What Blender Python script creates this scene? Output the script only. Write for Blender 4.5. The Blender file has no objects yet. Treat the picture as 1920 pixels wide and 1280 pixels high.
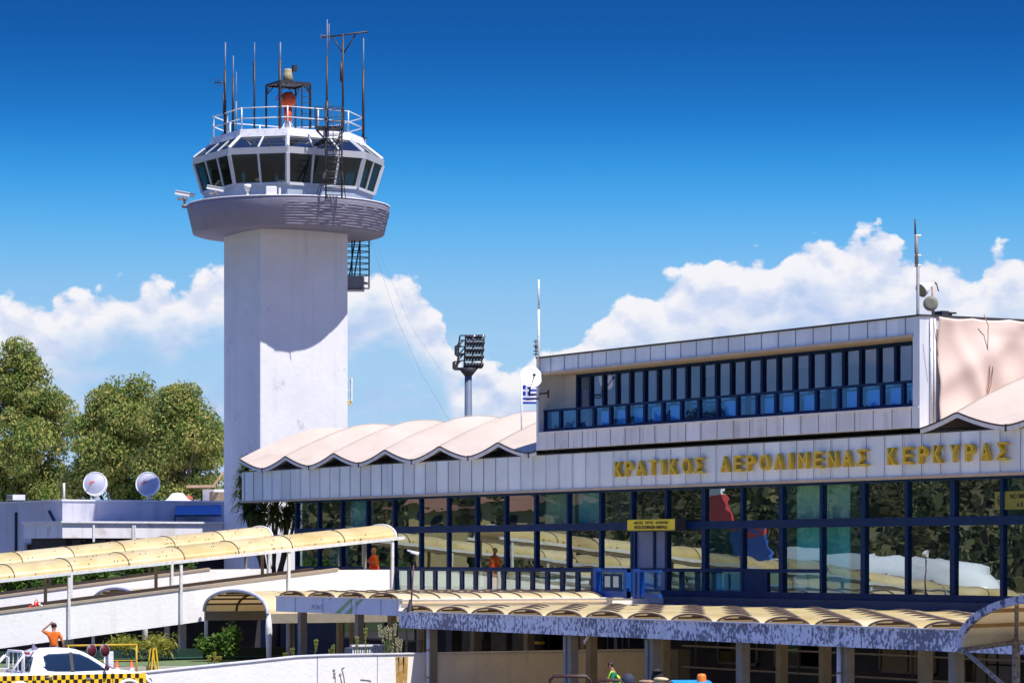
import bpy, bmesh, math, random
from mathutils import Vector, Matrix
R = math.radians
random.seed(7)
sc = bpy.context.scene
col = sc.collection

# ---------------------------------------------------------------- camera
F = 5700.0; HZ = 1043.0
CAM = Vector((125.5, -58.6, 4.7))
FW = Vector((-0.8656, 0.5008, 0)); RT = Vector((0.5008, 0.8656, 0))
cd = bpy.data.cameras.new('camera'); cam = bpy.data.objects.new('camera', cd); col.objects.link(cam)
cam.location = CAM; cam.rotation_euler = (R(90), 0, math.atan2(0.8656, 0.5008))
cd.sensor_width = 36; cd.lens = F/1920*36; cd.shift_y = (HZ-640)/1920.0
cd.clip_start = 0.5; cd.clip_end = 20000
sc.camera = cam

# ---------------------------------------------------------------- sun, sky
SUN_EL, SUN_AZ = 62.0, 15.0            # azimuth measured from +x towards +y
sd = bpy.data.lights.new('sun', 'SUN'); sun = bpy.data.objects.new('sun', sd); col.objects.link(sun)
sd.energy = 4.9; sd.angle = R(0.5); sd.color = (1.0, 0.95, 0.88)
sv = Vector((math.cos(R(SUN_EL))*math.cos(R(SUN_AZ)), math.cos(R(SUN_EL))*math.sin(R(SUN_AZ)), math.sin(R(SUN_EL))))
sun.rotation_euler = sv.to_track_quat('Z', 'Y').to_euler()
sun.location = (0, 0, 60)
sc.view_settings.view_transform = 'Standard'; sc.view_settings.look = 'None'
sc.view_settings.exposure = 0.5; sc.view_settings.gamma = 1.0

EXPO = 2**0.5
def build_world():
    w = bpy.data.worlds.new("World"); sc.world = w; w.use_nodes = True
    nt = w.node_tree; nt.nodes.clear()
    N = nt.nodes.new; L = nt.links.new
    def M(op, a, b=None, c=None, clamp=False):
        n = N('ShaderNodeMath'); n.operation = op; n.use_clamp = clamp
        for i, v in enumerate((a, b, c)):
            if v is None: continue
            if isinstance(v, (int, float)): n.inputs[i].default_value = v
            else: L(v, n.inputs[i])
        return n.outputs[0]
    out = N('ShaderNodeOutputWorld'); bg = N('ShaderNodeBackground')
    bg.inputs['Strength'].default_value = 0.1
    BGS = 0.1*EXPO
    tc = N('ShaderNodeTexCoord'); sep = N('ShaderNodeSeparateXYZ'); L(tc.outputs['Generated'], sep.inputs[0])
    x, y, z = sep.outputs
    # the photograph's polarised sky: pale at the horizon, deep blue already 10 degrees up; unseen blue overhead brightened to fill the shade
    sky = N('ShaderNodeTexSky'); sky.sky_type = 'NISHITA'; sky.sun_disc = False
    sky.sun_elevation = R(SUN_EL); sky.sun_rotation = R(90-SUN_AZ)
    sky.air_density = 1.0; sky.dust_density = 0.2; sky.ozone_density = 4.0; sky.altitude = 0
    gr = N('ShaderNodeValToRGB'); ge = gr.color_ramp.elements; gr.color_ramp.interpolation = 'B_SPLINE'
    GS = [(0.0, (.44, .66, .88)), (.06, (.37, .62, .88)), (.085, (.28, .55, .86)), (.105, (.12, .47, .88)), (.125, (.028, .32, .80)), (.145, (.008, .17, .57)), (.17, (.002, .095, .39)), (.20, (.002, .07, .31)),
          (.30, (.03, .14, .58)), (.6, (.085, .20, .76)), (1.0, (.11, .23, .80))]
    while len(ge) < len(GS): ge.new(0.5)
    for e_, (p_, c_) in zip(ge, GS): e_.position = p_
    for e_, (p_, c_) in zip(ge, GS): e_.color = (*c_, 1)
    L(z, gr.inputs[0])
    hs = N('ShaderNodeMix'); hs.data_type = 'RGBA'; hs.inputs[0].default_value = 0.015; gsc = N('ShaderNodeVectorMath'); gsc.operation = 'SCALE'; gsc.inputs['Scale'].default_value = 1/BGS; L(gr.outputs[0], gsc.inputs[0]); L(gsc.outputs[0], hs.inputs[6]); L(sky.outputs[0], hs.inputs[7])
    # ---- cumulus bank: azimuth profile + billowing noise
    def dot(v):
        n = N('ShaderNodeVectorMath'); n.operation = 'DOT_PRODUCT'; L(tc.outputs['Generated'], n.inputs[0]); n.inputs[1].default_value = v
        return n.outputs['Value']
    az = M('ARCTAN2', dot(RT), dot(FW))
    hl = M('SQRT', M('ADD', M('MULTIPLY', x, x), M('MULTIPLY', y, y)))
    el = M('DIVIDE', z, M('MAXIMUM', hl, 0.02))
    # profile in photograph pixels -> elevation
    prof = [(-400, 560), (0, 560), (60, 575), (120, 545), (180, 530), (230, 522), (280, 512), (340, 535), (400, 505), (500, 470), (600, 520), (660, 500), (740, 492),
            (790, 535), (830, 600), (860, 690), (960, 672), (1010, 625), (1050, 650), (1110, 600), (1160, 560), (1225, 530), (1290, 480),
            (1380, 478), (1450, 478), (1540, 440), (1650, 440), (1700, 462), (1760, 485), (1830, 520), (1870, 478), (1960, 430), (2200, 470)]
    A0, A1 = -0.35, 0.35
    ramp = N('ShaderNodeValToRGB'); cr = ramp.color_ramp; cr.interpolation = 'B_SPLINE' if False else 'LINEAR'
    prof = prof[:31]
    while len(cr.elements) < len(prof): cr.elements.new(0.5)
    EM = 0.13
    for e, (px, py) in zip(cr.elements, sorted(prof)):
        e.position = (math.atan((px-960)/F) - A0)/(A1-A0)
    for e, (px, py) in zip(cr.elements, sorted(prof)):
        v = ((HZ-py)/F)/EM
        e.color = (v, v, v, 1)
    L(M('DIVIDE', M('SUBTRACT', az, A0), A1-A0, clamp=True), ramp.inputs[0])
    H = M('MULTIPLY', ramp.outputs[0], EM)
    def noise(s, d, lo, sy, oz, rough=0.55, dist=0.0):
        c = N('ShaderNodeCombineXYZ'); L(az, c.inputs[0]); L(M('MULTIPLY', M('ADD', el, lo), sy), c.inputs[1]); c.inputs[2].default_value = oz
        n = N('ShaderNodeTexNoise'); n.inputs['Scale'].default_value = s; n.inputs['Detail'].default_value = d
        n.inputs['Roughness'].default_value = rough; n.inputs['Distortion'].default_value = dist
        L(c.outputs[0], n.inputs['Vector']); return n.outputs['Fac']
    def vor(s, lo, oz):
        c = N('ShaderNodeCombineXYZ'); L(az, c.inputs[0]); L(M('MULTIPLY', M('ADD', el, lo), 1.25), c.inputs[1]); c.inputs[2].default_value = oz
        nn = N('ShaderNodeTexNoise'); nn.inputs['Scale'].default_value = s*1.5; nn.inputs['Detail'].default_value = 5; L(c.outputs[0], nn.inputs['Vector'])
        mx = N('ShaderNodeVectorMath'); mx.operation = 'MULTIPLY_ADD'; L(nn.outputs['Color'], mx.inputs[0]); mx.inputs[1].default_value = (0.6/s, 0.6/s, 0); L(c.outputs[0], mx.inputs[2])
        n = N('ShaderNodeTexVoronoi'); n.feature = 'SMOOTH_F1'; n.inputs['Scale'].default_value = s; n.inputs['Smoothness'].default_value = 0.45
        L(mx.outputs[0], n.inputs['Vector']); return n.outputs['Distance']
    def density(lo):
        n1 = noise(40, 9, lo, 1.3, 3.3, 0.64)
        b1 = vor(75, lo, 1.7); b2 = vor(190, lo, 5.1)
        d = M('SUBTRACT', H, M('ADD', el, lo))                     # below the outline = positive
        d = M('ADD', d, M('MULTIPLY', M('SUBTRACT', n1, 0.5), 0.026))
        d = M('ADD', d, M('MULTIPLY', M('SUBTRACT', 0.42, b1), 0.013))
        d = M('ADD', d, M('MULTIPLY', M('SUBTRACT', 0.42, b2), 0.004))
        return d
    d0 = density(0.0); dS = density(0.0055)
    # thinning: large holes of blue low in the bank
    hole = noise(22, 6, 0, 2.0, 9.4, 0.55)
    hm = N('ShaderNodeMapRange'); hm.interpolation_type = 'SMOOTHSTEP'; L(hole, hm.inputs[0])
    hm.inputs[1].default_value = 0.45; hm.inputs[2].default_value = 0.66; hm.inputs[3].default_value = 0.0; hm.inputs[4].default_value = 1.0
    deep = N('ShaderNodeMapRange'); deep.interpolation_type = 'SMOOTHSTEP'; L(d0, deep.inputs[0])
    deep.inputs[1].default_value = 0.008; deep.inputs[2].default_value = 0.030; deep.inputs[3].default_value = 0.0; deep.inputs[4].default_value = 1.0
    al = N('ShaderNodeMapRange'); al.interpolation_type = 'SMOOTHSTEP'; L(d0, al.inputs[0])
    al.inputs[1].default_value = 0.0; al.inputs[2].default_value = 0.0030
    side = N('ShaderNodeMapRange'); side.interpolation_type = 'SMOOTHSTEP'; L(az, side.inputs[0]); side.inputs[1].default_value = -0.03; side.inputs[2].default_value = 0.035; side.inputs[3].default_value = 0.92; side.inputs[4].default_value = 0.42
    hm2 = M('ADD', M('MULTIPLY', M('MULTIPLY', M('SUBTRACT', hm.outputs[0], 1.0), deep.outputs[0]), side.outputs[0]), 1.0)
    wn_ = N('ShaderNodeMapRange'); wn_.interpolation_type = 'SMOOTHSTEP'; L(noise(26, 8, 0, 2.2, 21.3, 0.6), wn_.inputs[0]); wn_.inputs[1].default_value = 0.44; wn_.inputs[2].default_value = 0.70; wn_.inputs[4].default_value = 0.75
    lowm = N('ShaderNodeMapRange'); lowm.interpolation_type = 'SMOOTHSTEP'; L(el, lowm.inputs[0]); lowm.inputs[1].default_value = 0.055; lowm.inputs[2].default_value = 0.078; lowm.inputs[3].default_value = 1.0; lowm.inputs[4].default_value = 0.0
    alpha = M('MAXIMUM', M('MULTIPLY', M('MULTIPLY', al.outputs[0], hm2), 0.97), M('MULTIPLY', wn_.outputs[0], lowm.outputs[0]))
    # shade: lit where density falls towards the sun, blue-grey deep inside
    rel = M('SUBTRACT', d0, dS)
    lit = N('ShaderNodeMapRange'); lit.interpolation_type = 'SMOOTHSTEP'; L(rel, lit.inputs[0])
    lit.inputs[1].default_value = -0.001; lit.inputs[2].default_value = 0.0105
    core = N('ShaderNodeMapRange'); core.interpolation_type = 'SMOOTHSTEP'; L(d0, core.inputs[0])
    core.inputs[1].default_value = 0.006; core.inputs[2].default_value = 0.034; core.inputs[3].default_value = 1.0; core.inputs[4].default_value = 0.30
    f = M('ADD', M('MULTIPLY', M('ADD', M('MULTIPLY', lit.outputs[0], 0.62), 0.38), core.outputs[0]), M('MULTIPLY', M('SUBTRACT', noise(60, 6, 0.004, 1.6, 12.7, 0.6), 0.5), 0.9))
    cr2 = N('ShaderNodeValToRGB'); L(f, cr2.inputs[0]); e = cr2.color_ramp.elements
    e[0].position = 0.0; e[0].color = (.36/BGS, .52/BGS, .84/BGS, 1); e[1].position = 0.85; e[1].color = (.93/BGS, .92/BGS, .96/BGS, 1)
    m = e.__class__
    k = cr2.color_ramp.elements.new(0.35); k.color = (.62/BGS, .70/BGS, .90/BGS, 1)
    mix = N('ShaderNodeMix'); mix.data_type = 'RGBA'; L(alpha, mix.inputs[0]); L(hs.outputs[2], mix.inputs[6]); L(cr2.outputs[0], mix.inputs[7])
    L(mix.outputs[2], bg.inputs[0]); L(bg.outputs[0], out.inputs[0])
build_world()
sc.world.cycles.sampling_method = 'MANUAL'; sc.world.cycles.sample_map_resolution = 256

# ---------------------------------------------------------------- helpers: pixel rays on real planes
def ray(px): t = (px-960)/F; return FW + RT*t
def zat(py, D): return CAM.z + (HZ-py)/F*D
def at(px, py, D): p = CAM + ray(px)*D; return Vector((p.x, p.y, zat(py, D)))
def on_n(px, py, n): r = ray(px); return at(px, py, (n-CAM.y)/r.y)
def on_u(px, py, u): r = ray(px); return at(px, py, (u-CAM.x)/r.x)
def U(px, n=0.0): return on_n(px, 0, n).x

ORG = {}
def tag(o, label=None, cat=None, group=None, kind=None):
    if label: o['label'] = label
    if cat: o['category'] = cat
    if group: o['group'] = group
    if kind: o['kind'] = kind
    return o
def thing(name, loc, label, cat, group=None, rz=0):
    o = bpy.data.objects.new(name, None); col.objects.link(o); o.location = loc; o.empty_display_size = 0.3
    o.rotation_euler = (0, 0, rz)
    ORG[o.name] = Vector(loc)
    return tag(o, label, cat, group)

SPLIT = {'fixing', 'white_print', 'fascia_seam', 'fascia_strip', 'rib', 'purlin', 'edge_joint', 'board_joint', 'brace', 'post', 'support', 'side_beam', 'clamp', 'pillar', 'door_handle', 'seats', 'leg', 'partition', 'ceiling_light', 'inner_rect', 'pane', 'blind', 'window', 'downpipe', 'console', 'valley_gutter', 'joint', 'bar', 'stile', 'rung', 'hoop', 'ear'}
class MB:
    """collects shapes in world coordinates and links them as ONE mesh object"""
    def __init__(s): s.v = []; s.f = []; s.sm = []
    def add(s, vs, fs, smooth=False):
        b = len(s.v); s.v += [Vector(v) for v in vs]; s.f += [tuple(b+i for i in f) for f in fs]; s.sm += [smooth]*len(fs); return s
    def box(s, x0, x1, y0, y1, z0, z1):
        if x0 > x1: x0, x1 = x1, x0
        if y0 > y1: y0, y1 = y1, y0
        if z0 > z1: z0, z1 = z1, z0
        return s.add([(x0,y0,z0),(x1,y0,z0),(x1,y1,z0),(x0,y1,z0),(x0,y0,z1),(x1,y0,z1),(x1,y1,z1),(x0,y1,z1)],
              [(0,3,2,1),(4,5,6,7),(0,1,5,4),(1,2,6,5),(2,3,7,6),(3,0,4,7)])
    def hexa(s, p):      # 8 points: bottom 0-3 ccw, top 4-7
        return s.add(p, [(0,3,2,1),(4,5,6,7),(0,1,5,4),(1,2,6,5),(2,3,7,6),(3,0,4,7)])
    def bar(s, a, b, w, h=None, up=(0,0,1)):
        a, b = Vector(a), Vector(b); h = h or w; d = (b-a).normalized(); up = Vector(up)
        if abs(d.dot(up)) > 0.98: up = Vector((1,0,0))
        x = d.cross(up).normalized()*w/2; y = x.cross(d).normalized()*h/2
        return s.hexa([a-x-y, a+x-y, b+x-y, b-x-y, a-x+y, a+x+y, b+x+y, b-x+y])
    def tube(s, pts, r, n=8, r2=None, caps=True):
        pts = [Vector(p) for p in pts]; b = len(s.v); k = len(pts)
        prev = None
        for i, p in enumerate(pts):
            d = (pts[min(i+1, k-1)]-pts[max(i-1, 0)]).normalized()
            if prev is None:
                a = Vector((0,0,1)) if abs(d.z) < 0.9 else Vector((1,0,0))
                x = d.cross(a).normalized()
            else: x = (prev - d*prev.dot(d)).normalized()
            prev = x; y = d.cross(x); rr = r if r2 is None else r+(r2-r)*i/max(k-1,1)
            if isinstance(r, (list, tuple)): rr = r[i]
            for j in range(n):
                t = 2*math.pi*j/n; s.v.append(p + x*(rr*math.cos(t)) + y*(rr*math.sin(t)))
        for i in range(k-1):
            for j in range(n):
                s.f.append((b+i*n+j, b+i*n+(j+1)%n, b+(i+1)*n+(j+1)%n, b+(i+1)*n+j)); s.sm.append(True)
        if caps:
            s.f.append(tuple(b+j for j in reversed(range(n)))); s.sm.append(False)
            s.f.append(tuple(b+(k-1)*n+j for j in range(n))); s.sm.append(False)
        return s
    def cyl(s, a, b, r, n=12, r2=None): return s.tube([a, b], r, n, r2)
    def prism(s, poly, axis, a, b):     # polygon in the plane perpendicular to axis, extruded a..b
        n = len(poly); vs = []
        for t in (a, b):
            for (p, q) in poly:
                vs.append({'x': (t,p,q), 'y': (p,t,q), 'z': (p,q,t)}[axis])
        fs = [tuple(range(n))[::-1], tuple(range(n, 2*n))] + [(i, (i+1)%n, n+(i+1)%n, n+i) for i in range(n)]
        return s.add(vs, fs)
    def lathe(s, prof, c, n=24, axis=(0,0,1), smooth=True):   # prof: (r, h)
        ax = Vector(axis).normalized(); a = Vector((0,0,1)) if abs(ax.z) < 0.9 else Vector((1,0,0))
        x = a.cross(ax).normalized(); y = ax.cross(x); c = Vector(c); b = len(s.v)
        for (r, h) in prof:
            for j in range(n):
                t = 2*math.pi*j/n; s.v.append(c+ax*h+x*(r*math.cos(t))+y*(r*math.sin(t)))
        for i in range(len(prof)-1):
            for j in range(n):
                s.f.append((b+i*n+j, b+i*n+(j+1)%n, b+(i+1)*n+(j+1)%n, b+(i+1)*n+j)); s.sm.append(smooth)
        return s
    def ball(s, c, r, n=14, m=9):
        if isinstance(r, (int, float)): r = (r, r, r)
        b = len(s.v); c = Vector(c)
        for i in range(m+1):
            p = math.pi*i/m
            for j in range(n):
                t = 2*math.pi*j/n
                s.v.append(c+Vector((r[0]*math.sin(p)*math.cos(t), r[1]*math.sin(p)*math.sin(t), r[2]*math.cos(p))))
        for i in range(m):
            for j in range(n):
                s.f.append((b+i*n+j, b+(i+1)*n+j, b+(i+1)*n+(j+1)%n, b+i*n+(j+1)%n)); s.sm.append(True)
        return s
    def grid(s, fn, nu, nv, smooth=True, back=None):
        b = len(s.v)
        for i in range(nu+1):
            for j in range(nv+1): s.v.append(Vector(fn(i/nu, j/nv)))
        for i in range(nu):
            for j in range(nv):
                s.f.append((b+i*(nv+1)+j, b+(i+1)*(nv+1)+j, b+(i+1)*(nv+1)+j+1, b+i*(nv+1)+j+1)); s.sm.append(smooth)
        return s
    def components(s):
        par = list(range(len(s.v)))
        def find(i):
            while par[i] != i: par[i] = par[par[i]]; i = par[i]
            return i
        for f in s.f:
            r = find(f[0])
            for i in f[1:]: par[find(i)] = r
        out = {}
        for k, f in enumerate(s.f): out.setdefault(find(f[0]), []).append(k)
        return list(out.values())
    def build(s, name, mat, parent=None, bevel=0, **kw):
        if name in SPLIT and len(s.f) > 1:
            comps = s.components()
            if 1 < len(comps) <= 100:
                first = None
                for cf in comps:
                    m = MB(); ids = {}
                    for k in cf:
                        f = []
                        for i in s.f[k]:
                            if i not in ids: ids[i] = len(m.v); m.v.append(s.v[i])
                            f.append(ids[i])
                        m.f.append(tuple(f)); m.sm.append(s.sm[k])
                    o = m._build(name, mat, parent, bevel, **kw); first = first or o
                return first
        return s._build(name, mat, parent, bevel, **kw)
    def _build(s, name, mat, parent=None, bevel=0, **kw):
        me = bpy.data.meshes.new(name)
        o = bpy.data.objects.new(name, me)
        org = Vector((0,0,0))
        if parent is not None:
            org = ORG.get(parent.name, Vector((0,0,0)))
        me.from_pydata([tuple(v-org) for v in s.v], [], s.f)
        me.polygons.foreach_set('use_smooth', s.sm)
        bm = bmesh.new(); bm.from_mesh(me); bmesh.ops.recalc_face_normals(bm, faces=bm.faces); bm.to_mesh(me); bm.free()
        me.update()
        if mat: me.materials.append(mat)
        col.objects.link(o)
        if parent is not None: o.parent = parent; ORG[o.name] = org
        if bevel:
            m = o.modifiers.new('bevel', 'BEVEL'); m.width = bevel; m.segments = 2; m.limit_method = 'ANGLE'
        tag(o, **kw)
        return o

def copy_tree(o, loc, rz=None, label=None):
    def cp(a, parent):
        c = a.copy(); col.objects.link(c)
        if parent is not None: c.parent = parent
        for ch in [k for k in a.children]: cp(ch, c)
        return c
    c = cp(o, None); c.location = loc
    if rz is not None: c.rotation_euler.z = rz
    if label: c['label'] = label
    return c

# ---------------------------------------------------------------- materials
def newmat(name):
    m = bpy.data.materials.new(name); m.use_nodes = True; nt = m.node_tree
    b = nt.nodes['Principled BSDF']; return m, nt, b
def pm(name, c, rough=0.6, var=0.12, scale=1.5, c2=None, amt2=0.0, streak=0.0, sscale=2.0, metal=0.0, bump=0.0, bscale=20.0, spec=0.4, thr=(0.5, 0.62), stretch=(1,1,1), zone=0.0, panel=0.0):
    """base colour c broken up by noise; c2 = stain / wear colour with patches (amt2) and vertical run-off streaks (streak)"""
    m, nt, b = newmat(name); N = nt.nodes.new; L = nt.links.new
    geo = N('ShaderNodeNewGeometry'); P = geo.outputs['Position']
    def noise(s, d=5, st=(1,1,1), rough=0.6):
        mp = N('ShaderNodeMapping'); mp.inputs['Scale'].default_value = st; L(P, mp.inputs[0])
        n = N('ShaderNodeTexNoise'); n.inputs['Scale'].default_value = s; n.inputs['Detail'].default_value = d; n.inputs['Roughness'].default_value = rough
        L(mp.outputs[0], n.inputs['Vector']); return n.outputs['Fac']
    def rng(v, a, bb, c0, c1):
        n = N('ShaderNodeMapRange'); L(v, n.inputs[0]); n.inputs[1].default_value = a; n.inputs[2].default_value = bb; n.inputs[3].default_value = c0; n.inputs[4].default_value = c1; return n.outputs[0]
    hsv = N('ShaderNodeHueSaturation'); hsv.inputs['Color'].default_value = (*c, 1)
    L(rng(noise(scale), 0.3, 0.7, 1-var, 1+var), hsv.inputs['Value'])
    cur = hsv.outputs[0]
    if panel > 0:        # every sheet of the cladding has its own tone
        sp = N('ShaderNodeSeparateXYZ'); L(P, sp.inputs[0]); d1 = N('ShaderNodeMath'); d1.operation = 'MULTIPLY_ADD'; L(sp.outputs[0], d1.inputs[0]); d1.inputs[1].default_value = 1/panel; d1.inputs[2].default_value = -0.30/panel
        f1 = N('ShaderNodeMath'); f1.operation = 'FLOOR'; L(d1.outputs[0], f1.inputs[0])
        wn = N('ShaderNodeTexWhiteNoise'); wn.noise_dimensions = '1D'; L(f1.outputs[0], wn.inputs['W'])
        h2 = N('ShaderNodeHueSaturation'); L(cur, h2.inputs['Color']); L(rng(wn.outputs['Value'], 0, 1, 0.86, 1.06), h2.inputs['Value']); cur = h2.outputs[0]
    c2 = c2 or tuple(x*0.35 for x in c)
    def blend(f, colr):
        nonlocal cur
        mx = N('ShaderNodeMix'); mx.data_type = 'RGBA'; L(f, mx.inputs[0]); L(cur, mx.inputs[6]); mx.inputs[7].default_value = (*colr, 1); cur = mx.outputs[2]
    if amt2 > 0:
        f0 = noise(scale*2.3, 8, stretch, 0.68)
        if zone > 0:
            ad = N('ShaderNodeMath'); ad.operation = 'MULTIPLY_ADD'; L(noise(zone, 3), ad.inputs[0]); ad.inputs[1].default_value = 0.55; L(f0, ad.inputs[2])
            sb = N('ShaderNodeMath'); sb.operation = 'SUBTRACT'; L(ad.outputs[0], sb.inputs[0]); sb.inputs[1].default_value = 0.275; f0 = sb.outputs[0]
        blend(rng(f0, thr[0], thr[1], 0, amt2), c2)
    if streak > 0:
        a = rng(noise(sscale, 4, (1, 1, 0.06)), 0.5, 0.75, 0, 1); bb = rng(noise(sscale*0.35, 3), 0.35, 0.65, 0, 1)
        mu = N('ShaderNodeMath'); mu.operation = 'MULTIPLY'; L(a, mu.inputs[0]); L(bb, mu.inputs[1])
        mu2 = N('ShaderNodeMath'); mu2.operation = 'MULTIPLY'; L(mu.outputs[0], mu2.inputs[0]); mu2.inputs[1].default_value = streak
        blend(mu2.outputs[0], c2)
    L(cur, b.inputs['Base Color']); b.inputs['Metallic'].default_value = metal
    L(rng(noise(scale*3), 0.3, 0.7, max(rough-0.1, 0.02), min(rough+0.1, 1)), b.inputs['Roughness'])
    b.inputs['Specular IOR Level'].default_value = spec
    if bump > 0:
        bp = N('ShaderNodeBump'); bp.inputs['Distance'].default_value = bump; bp.inputs['Strength'].default_value = 0.8
        L(noise(bscale, 6), bp.inputs['Height']); L(bp.outputs[0], b.inputs['Normal'])
    return m

WHITE = pm('white_render', (0.74, 0.75, 0.77), 0.8, 0.05, 0.7, (0.36, 0.37, 0.42), 0.35, 0.35, 1.6, bump=0.02, bscale=6, thr=(0.62, 0.72))
TOWERW = pm('tower_render', (0.74, 0.735, 0.75), 0.85, 0.07, 0.4, (0.34, 0.35, 0.42), 0.5, 0.50, 1.3, bump=0.016, bscale=3.5, thr=(0.62, 0.68))
RAMPW = pm('ramp_render', (0.80, 0.79, 0.78), 0.85, 0.04, 0.8, (0.5, 0.48, 0.48), 0.45, 0.4, 2.5, bump=0.012, bscale=7, thr=(0.62, 0.75))
DECKM = pm('deck_concrete', (0.25, 0.24, 0.31), 0.85, 0.08, 1.2, (0.25, 0.24, 0.32), 0.35, 0.3, 2.0, bump=0.02, bscale=10, thr=(0.58, 0.7))
FASC = pm('fascia_aluminium', (0.84, 0.87, 0.91), 0.5, 0.07, 0.5, (0.40, 0.38, 0.40), 0.25, 0.35, 3.0, metal=0.5, thr=(0.6, 0.8), panel=0.955)
FASC2 = pm('weathered_panel', (0.74, 0.75, 0.79), 0.5, 0.08, 0.6, (0.32, 0.25, 0.22), 0.35, 0.9, 3.5, thr=(0.6, 0.8), panel=0.985)
SEAM = pm('panel_seam', (0.22, 0.22, 0.27), 0.5, 0.1)
SEAML = pm('panel_seam_light', (0.70, 0.72, 0.78), 0.4, 0.1)
PEEL = pm('peeling_paint', (0.80, 0.82, 0.92), 0.7, 0.06, 2.6, (0.15, 0.15, 0.22), 0.92, 0.35, 5.0, thr=(0.495, 0.545), stretch=(1.5, 1.5, 1.1), zone=0.45)
PEELL = pm('lavender_board', (0.72, 0.74, 0.84), 0.7, 0.05, 1.3, (0.2, 0.2, 0.3), 0.8, 0.1, 4.0, thr=(0.64, 0.68))
LEDGE = pm('beige_ledge', (0.50, 0.40, 0.30), 0.8, 0.12, 2.0)
NAVY = pm('navy_frame', (0.003, 0.022, 0.080), 0.45, 0.2, 2.0, spec=0.12)
BLUE = pm('bright_blue_frame', (0.010, 0.07, 0.30), 0.4, 0.15, 2.0, spec=0.2)
MEMB = pm('roof_membrane', (0.48, 0.40, 0.335), 0.8, 0.08, 0.6, (0.32, 0.25, 0.20), 0.6, 0.0, bump=0.02, bscale=2.5, thr=(0.58, 0.75), stretch=(1, 0.25, 1))
WTRIM = pm('white_trim', (0.72, 0.72, 0.76), 0.6, 0.06, 2.0, (0.35, 0.3, 0.3), 0.3, 0.3, 4.0)
DARKT = pm('dark_trim', (0.05, 0.045, 0.05), 0.6, 0.2)
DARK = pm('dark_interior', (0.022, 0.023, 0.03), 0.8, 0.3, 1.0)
STEEL = pm('dark_steel', (0.035, 0.035, 0.045), 0.5, 0.25, 4.0)
GREY = pm('grey_steel', (0.20, 0.21, 0.24), 0.5, 0.15, 4.0, (0.2, 0.12, 0.07), 0.4)
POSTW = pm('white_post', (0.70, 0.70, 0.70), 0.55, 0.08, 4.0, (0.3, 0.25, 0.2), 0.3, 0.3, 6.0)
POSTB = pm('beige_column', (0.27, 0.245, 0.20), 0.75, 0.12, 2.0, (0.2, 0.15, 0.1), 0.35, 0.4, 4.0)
WALLSH = pm('shaded_plaster', (0.86, 0.79, 0.68), 0.85, 0.08, 0.8, (0.32, 0.22, 0.12), 0.35, 0.3, 2.5, thr=(0.55, 0.75))
GOLD = pm('gold_letter', (0.66, 0.45, 0.02), 0.35, 0.15, 5.0, spec=0.6)
DISHW = pm('white_dish', (0.82, 0.81, 0.80), 0.5, 0.04, 3.0)
DISHG = pm('lavender_dish', (0.42, 0.43, 0.52), 0.55, 0.06, 2.0)
DISHD = pm('olive_dish', (0.20, 0.20, 0.16), 0.6, 0.1, 3.0)
ORANGE = pm('orange_paint', (0.75, 0.10, 0.03), 0.45, 0.12, 5.0)
CLOTHO = pm('orange_cloth', (0.85, 0.17, 0.02), 0.85, 0.15, 6.0, bump=0.02, bscale=9)
CLOTHR = pm('red_orange_cloth', (0.80, 0.07, 0.015), 0.85, 0.15, 6.0, bump=0.02, bscale=9)
CLOTHG = pm('green_cloth', (0.01, 0.17, 0.07), 0.85, 0.15, 6.0)
CLOTHD = pm('dark_trousers', (0.03, 0.035, 0.06), 0.85, 0.15, 6.0)
VEST = pm('hi_vis_yellow', (0.55, 0.85, 0.05), 0.7, 0.1, 6.0)
SKIN = pm('skin', (0.42, 0.20, 0.12), 0.55, 0.08, 8.0)
HAIR = pm('dark_hair', (0.025, 0.015, 0.012), 0.6, 0.2, 20.0)
HAIRG = pm('grey_hair', (0.45, 0.42, 0.40), 0.6, 0.2, 20.0)
YELLOW = pm('yellow_paint', (0.72, 0.48, 0.02), 0.45, 0.12, 3.0, (0.3, 0.15, 0.03), 0.3)
YSIGN = pm('yellow_sign_face', (0.80, 0.60, 0.02), 0.4, 0.05, 2.0)
BLACK = pm('black_lettering', (0.015, 0.015, 0.015), 0.6, 0.1)
RED = pm('red_paint', (0.55, 0.02, 0.02), 0.4, 0.1, 3.0)
MAROON = pm('maroon_sign', (0.10, 0.012, 0.02), 0.5, 0.1, 3.0)
CARW = pm('white_car_paint', (0.82, 0.82, 0.84), 0.18, 0.02, 2.0, spec=0.6)
RUBBER = pm('rubber', (0.02, 0.02, 0.022), 0.8, 0.15, 6.0)
CHROME = pm('bright_steel', (0.6, 0.62, 0.65), 0.2, 0.05, 3.0, metal=0.9)
GREENP = pm('dark_green_paint', (0.007, 0.030, 0.022), 0.6, 0.15, 2.0)
GREENL = pm('green_turf', (0.10, 0.145, 0.06), 0.9, 0.2, 4.0)
ASPH = pm('apron_concrete', (0.15, 0.14, 0.125), 0.9, 0.12, 0.3, (0.10, 0.095, 0.09), 0.5, bump=0.005, bscale=40)
LEAFM = None

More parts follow.
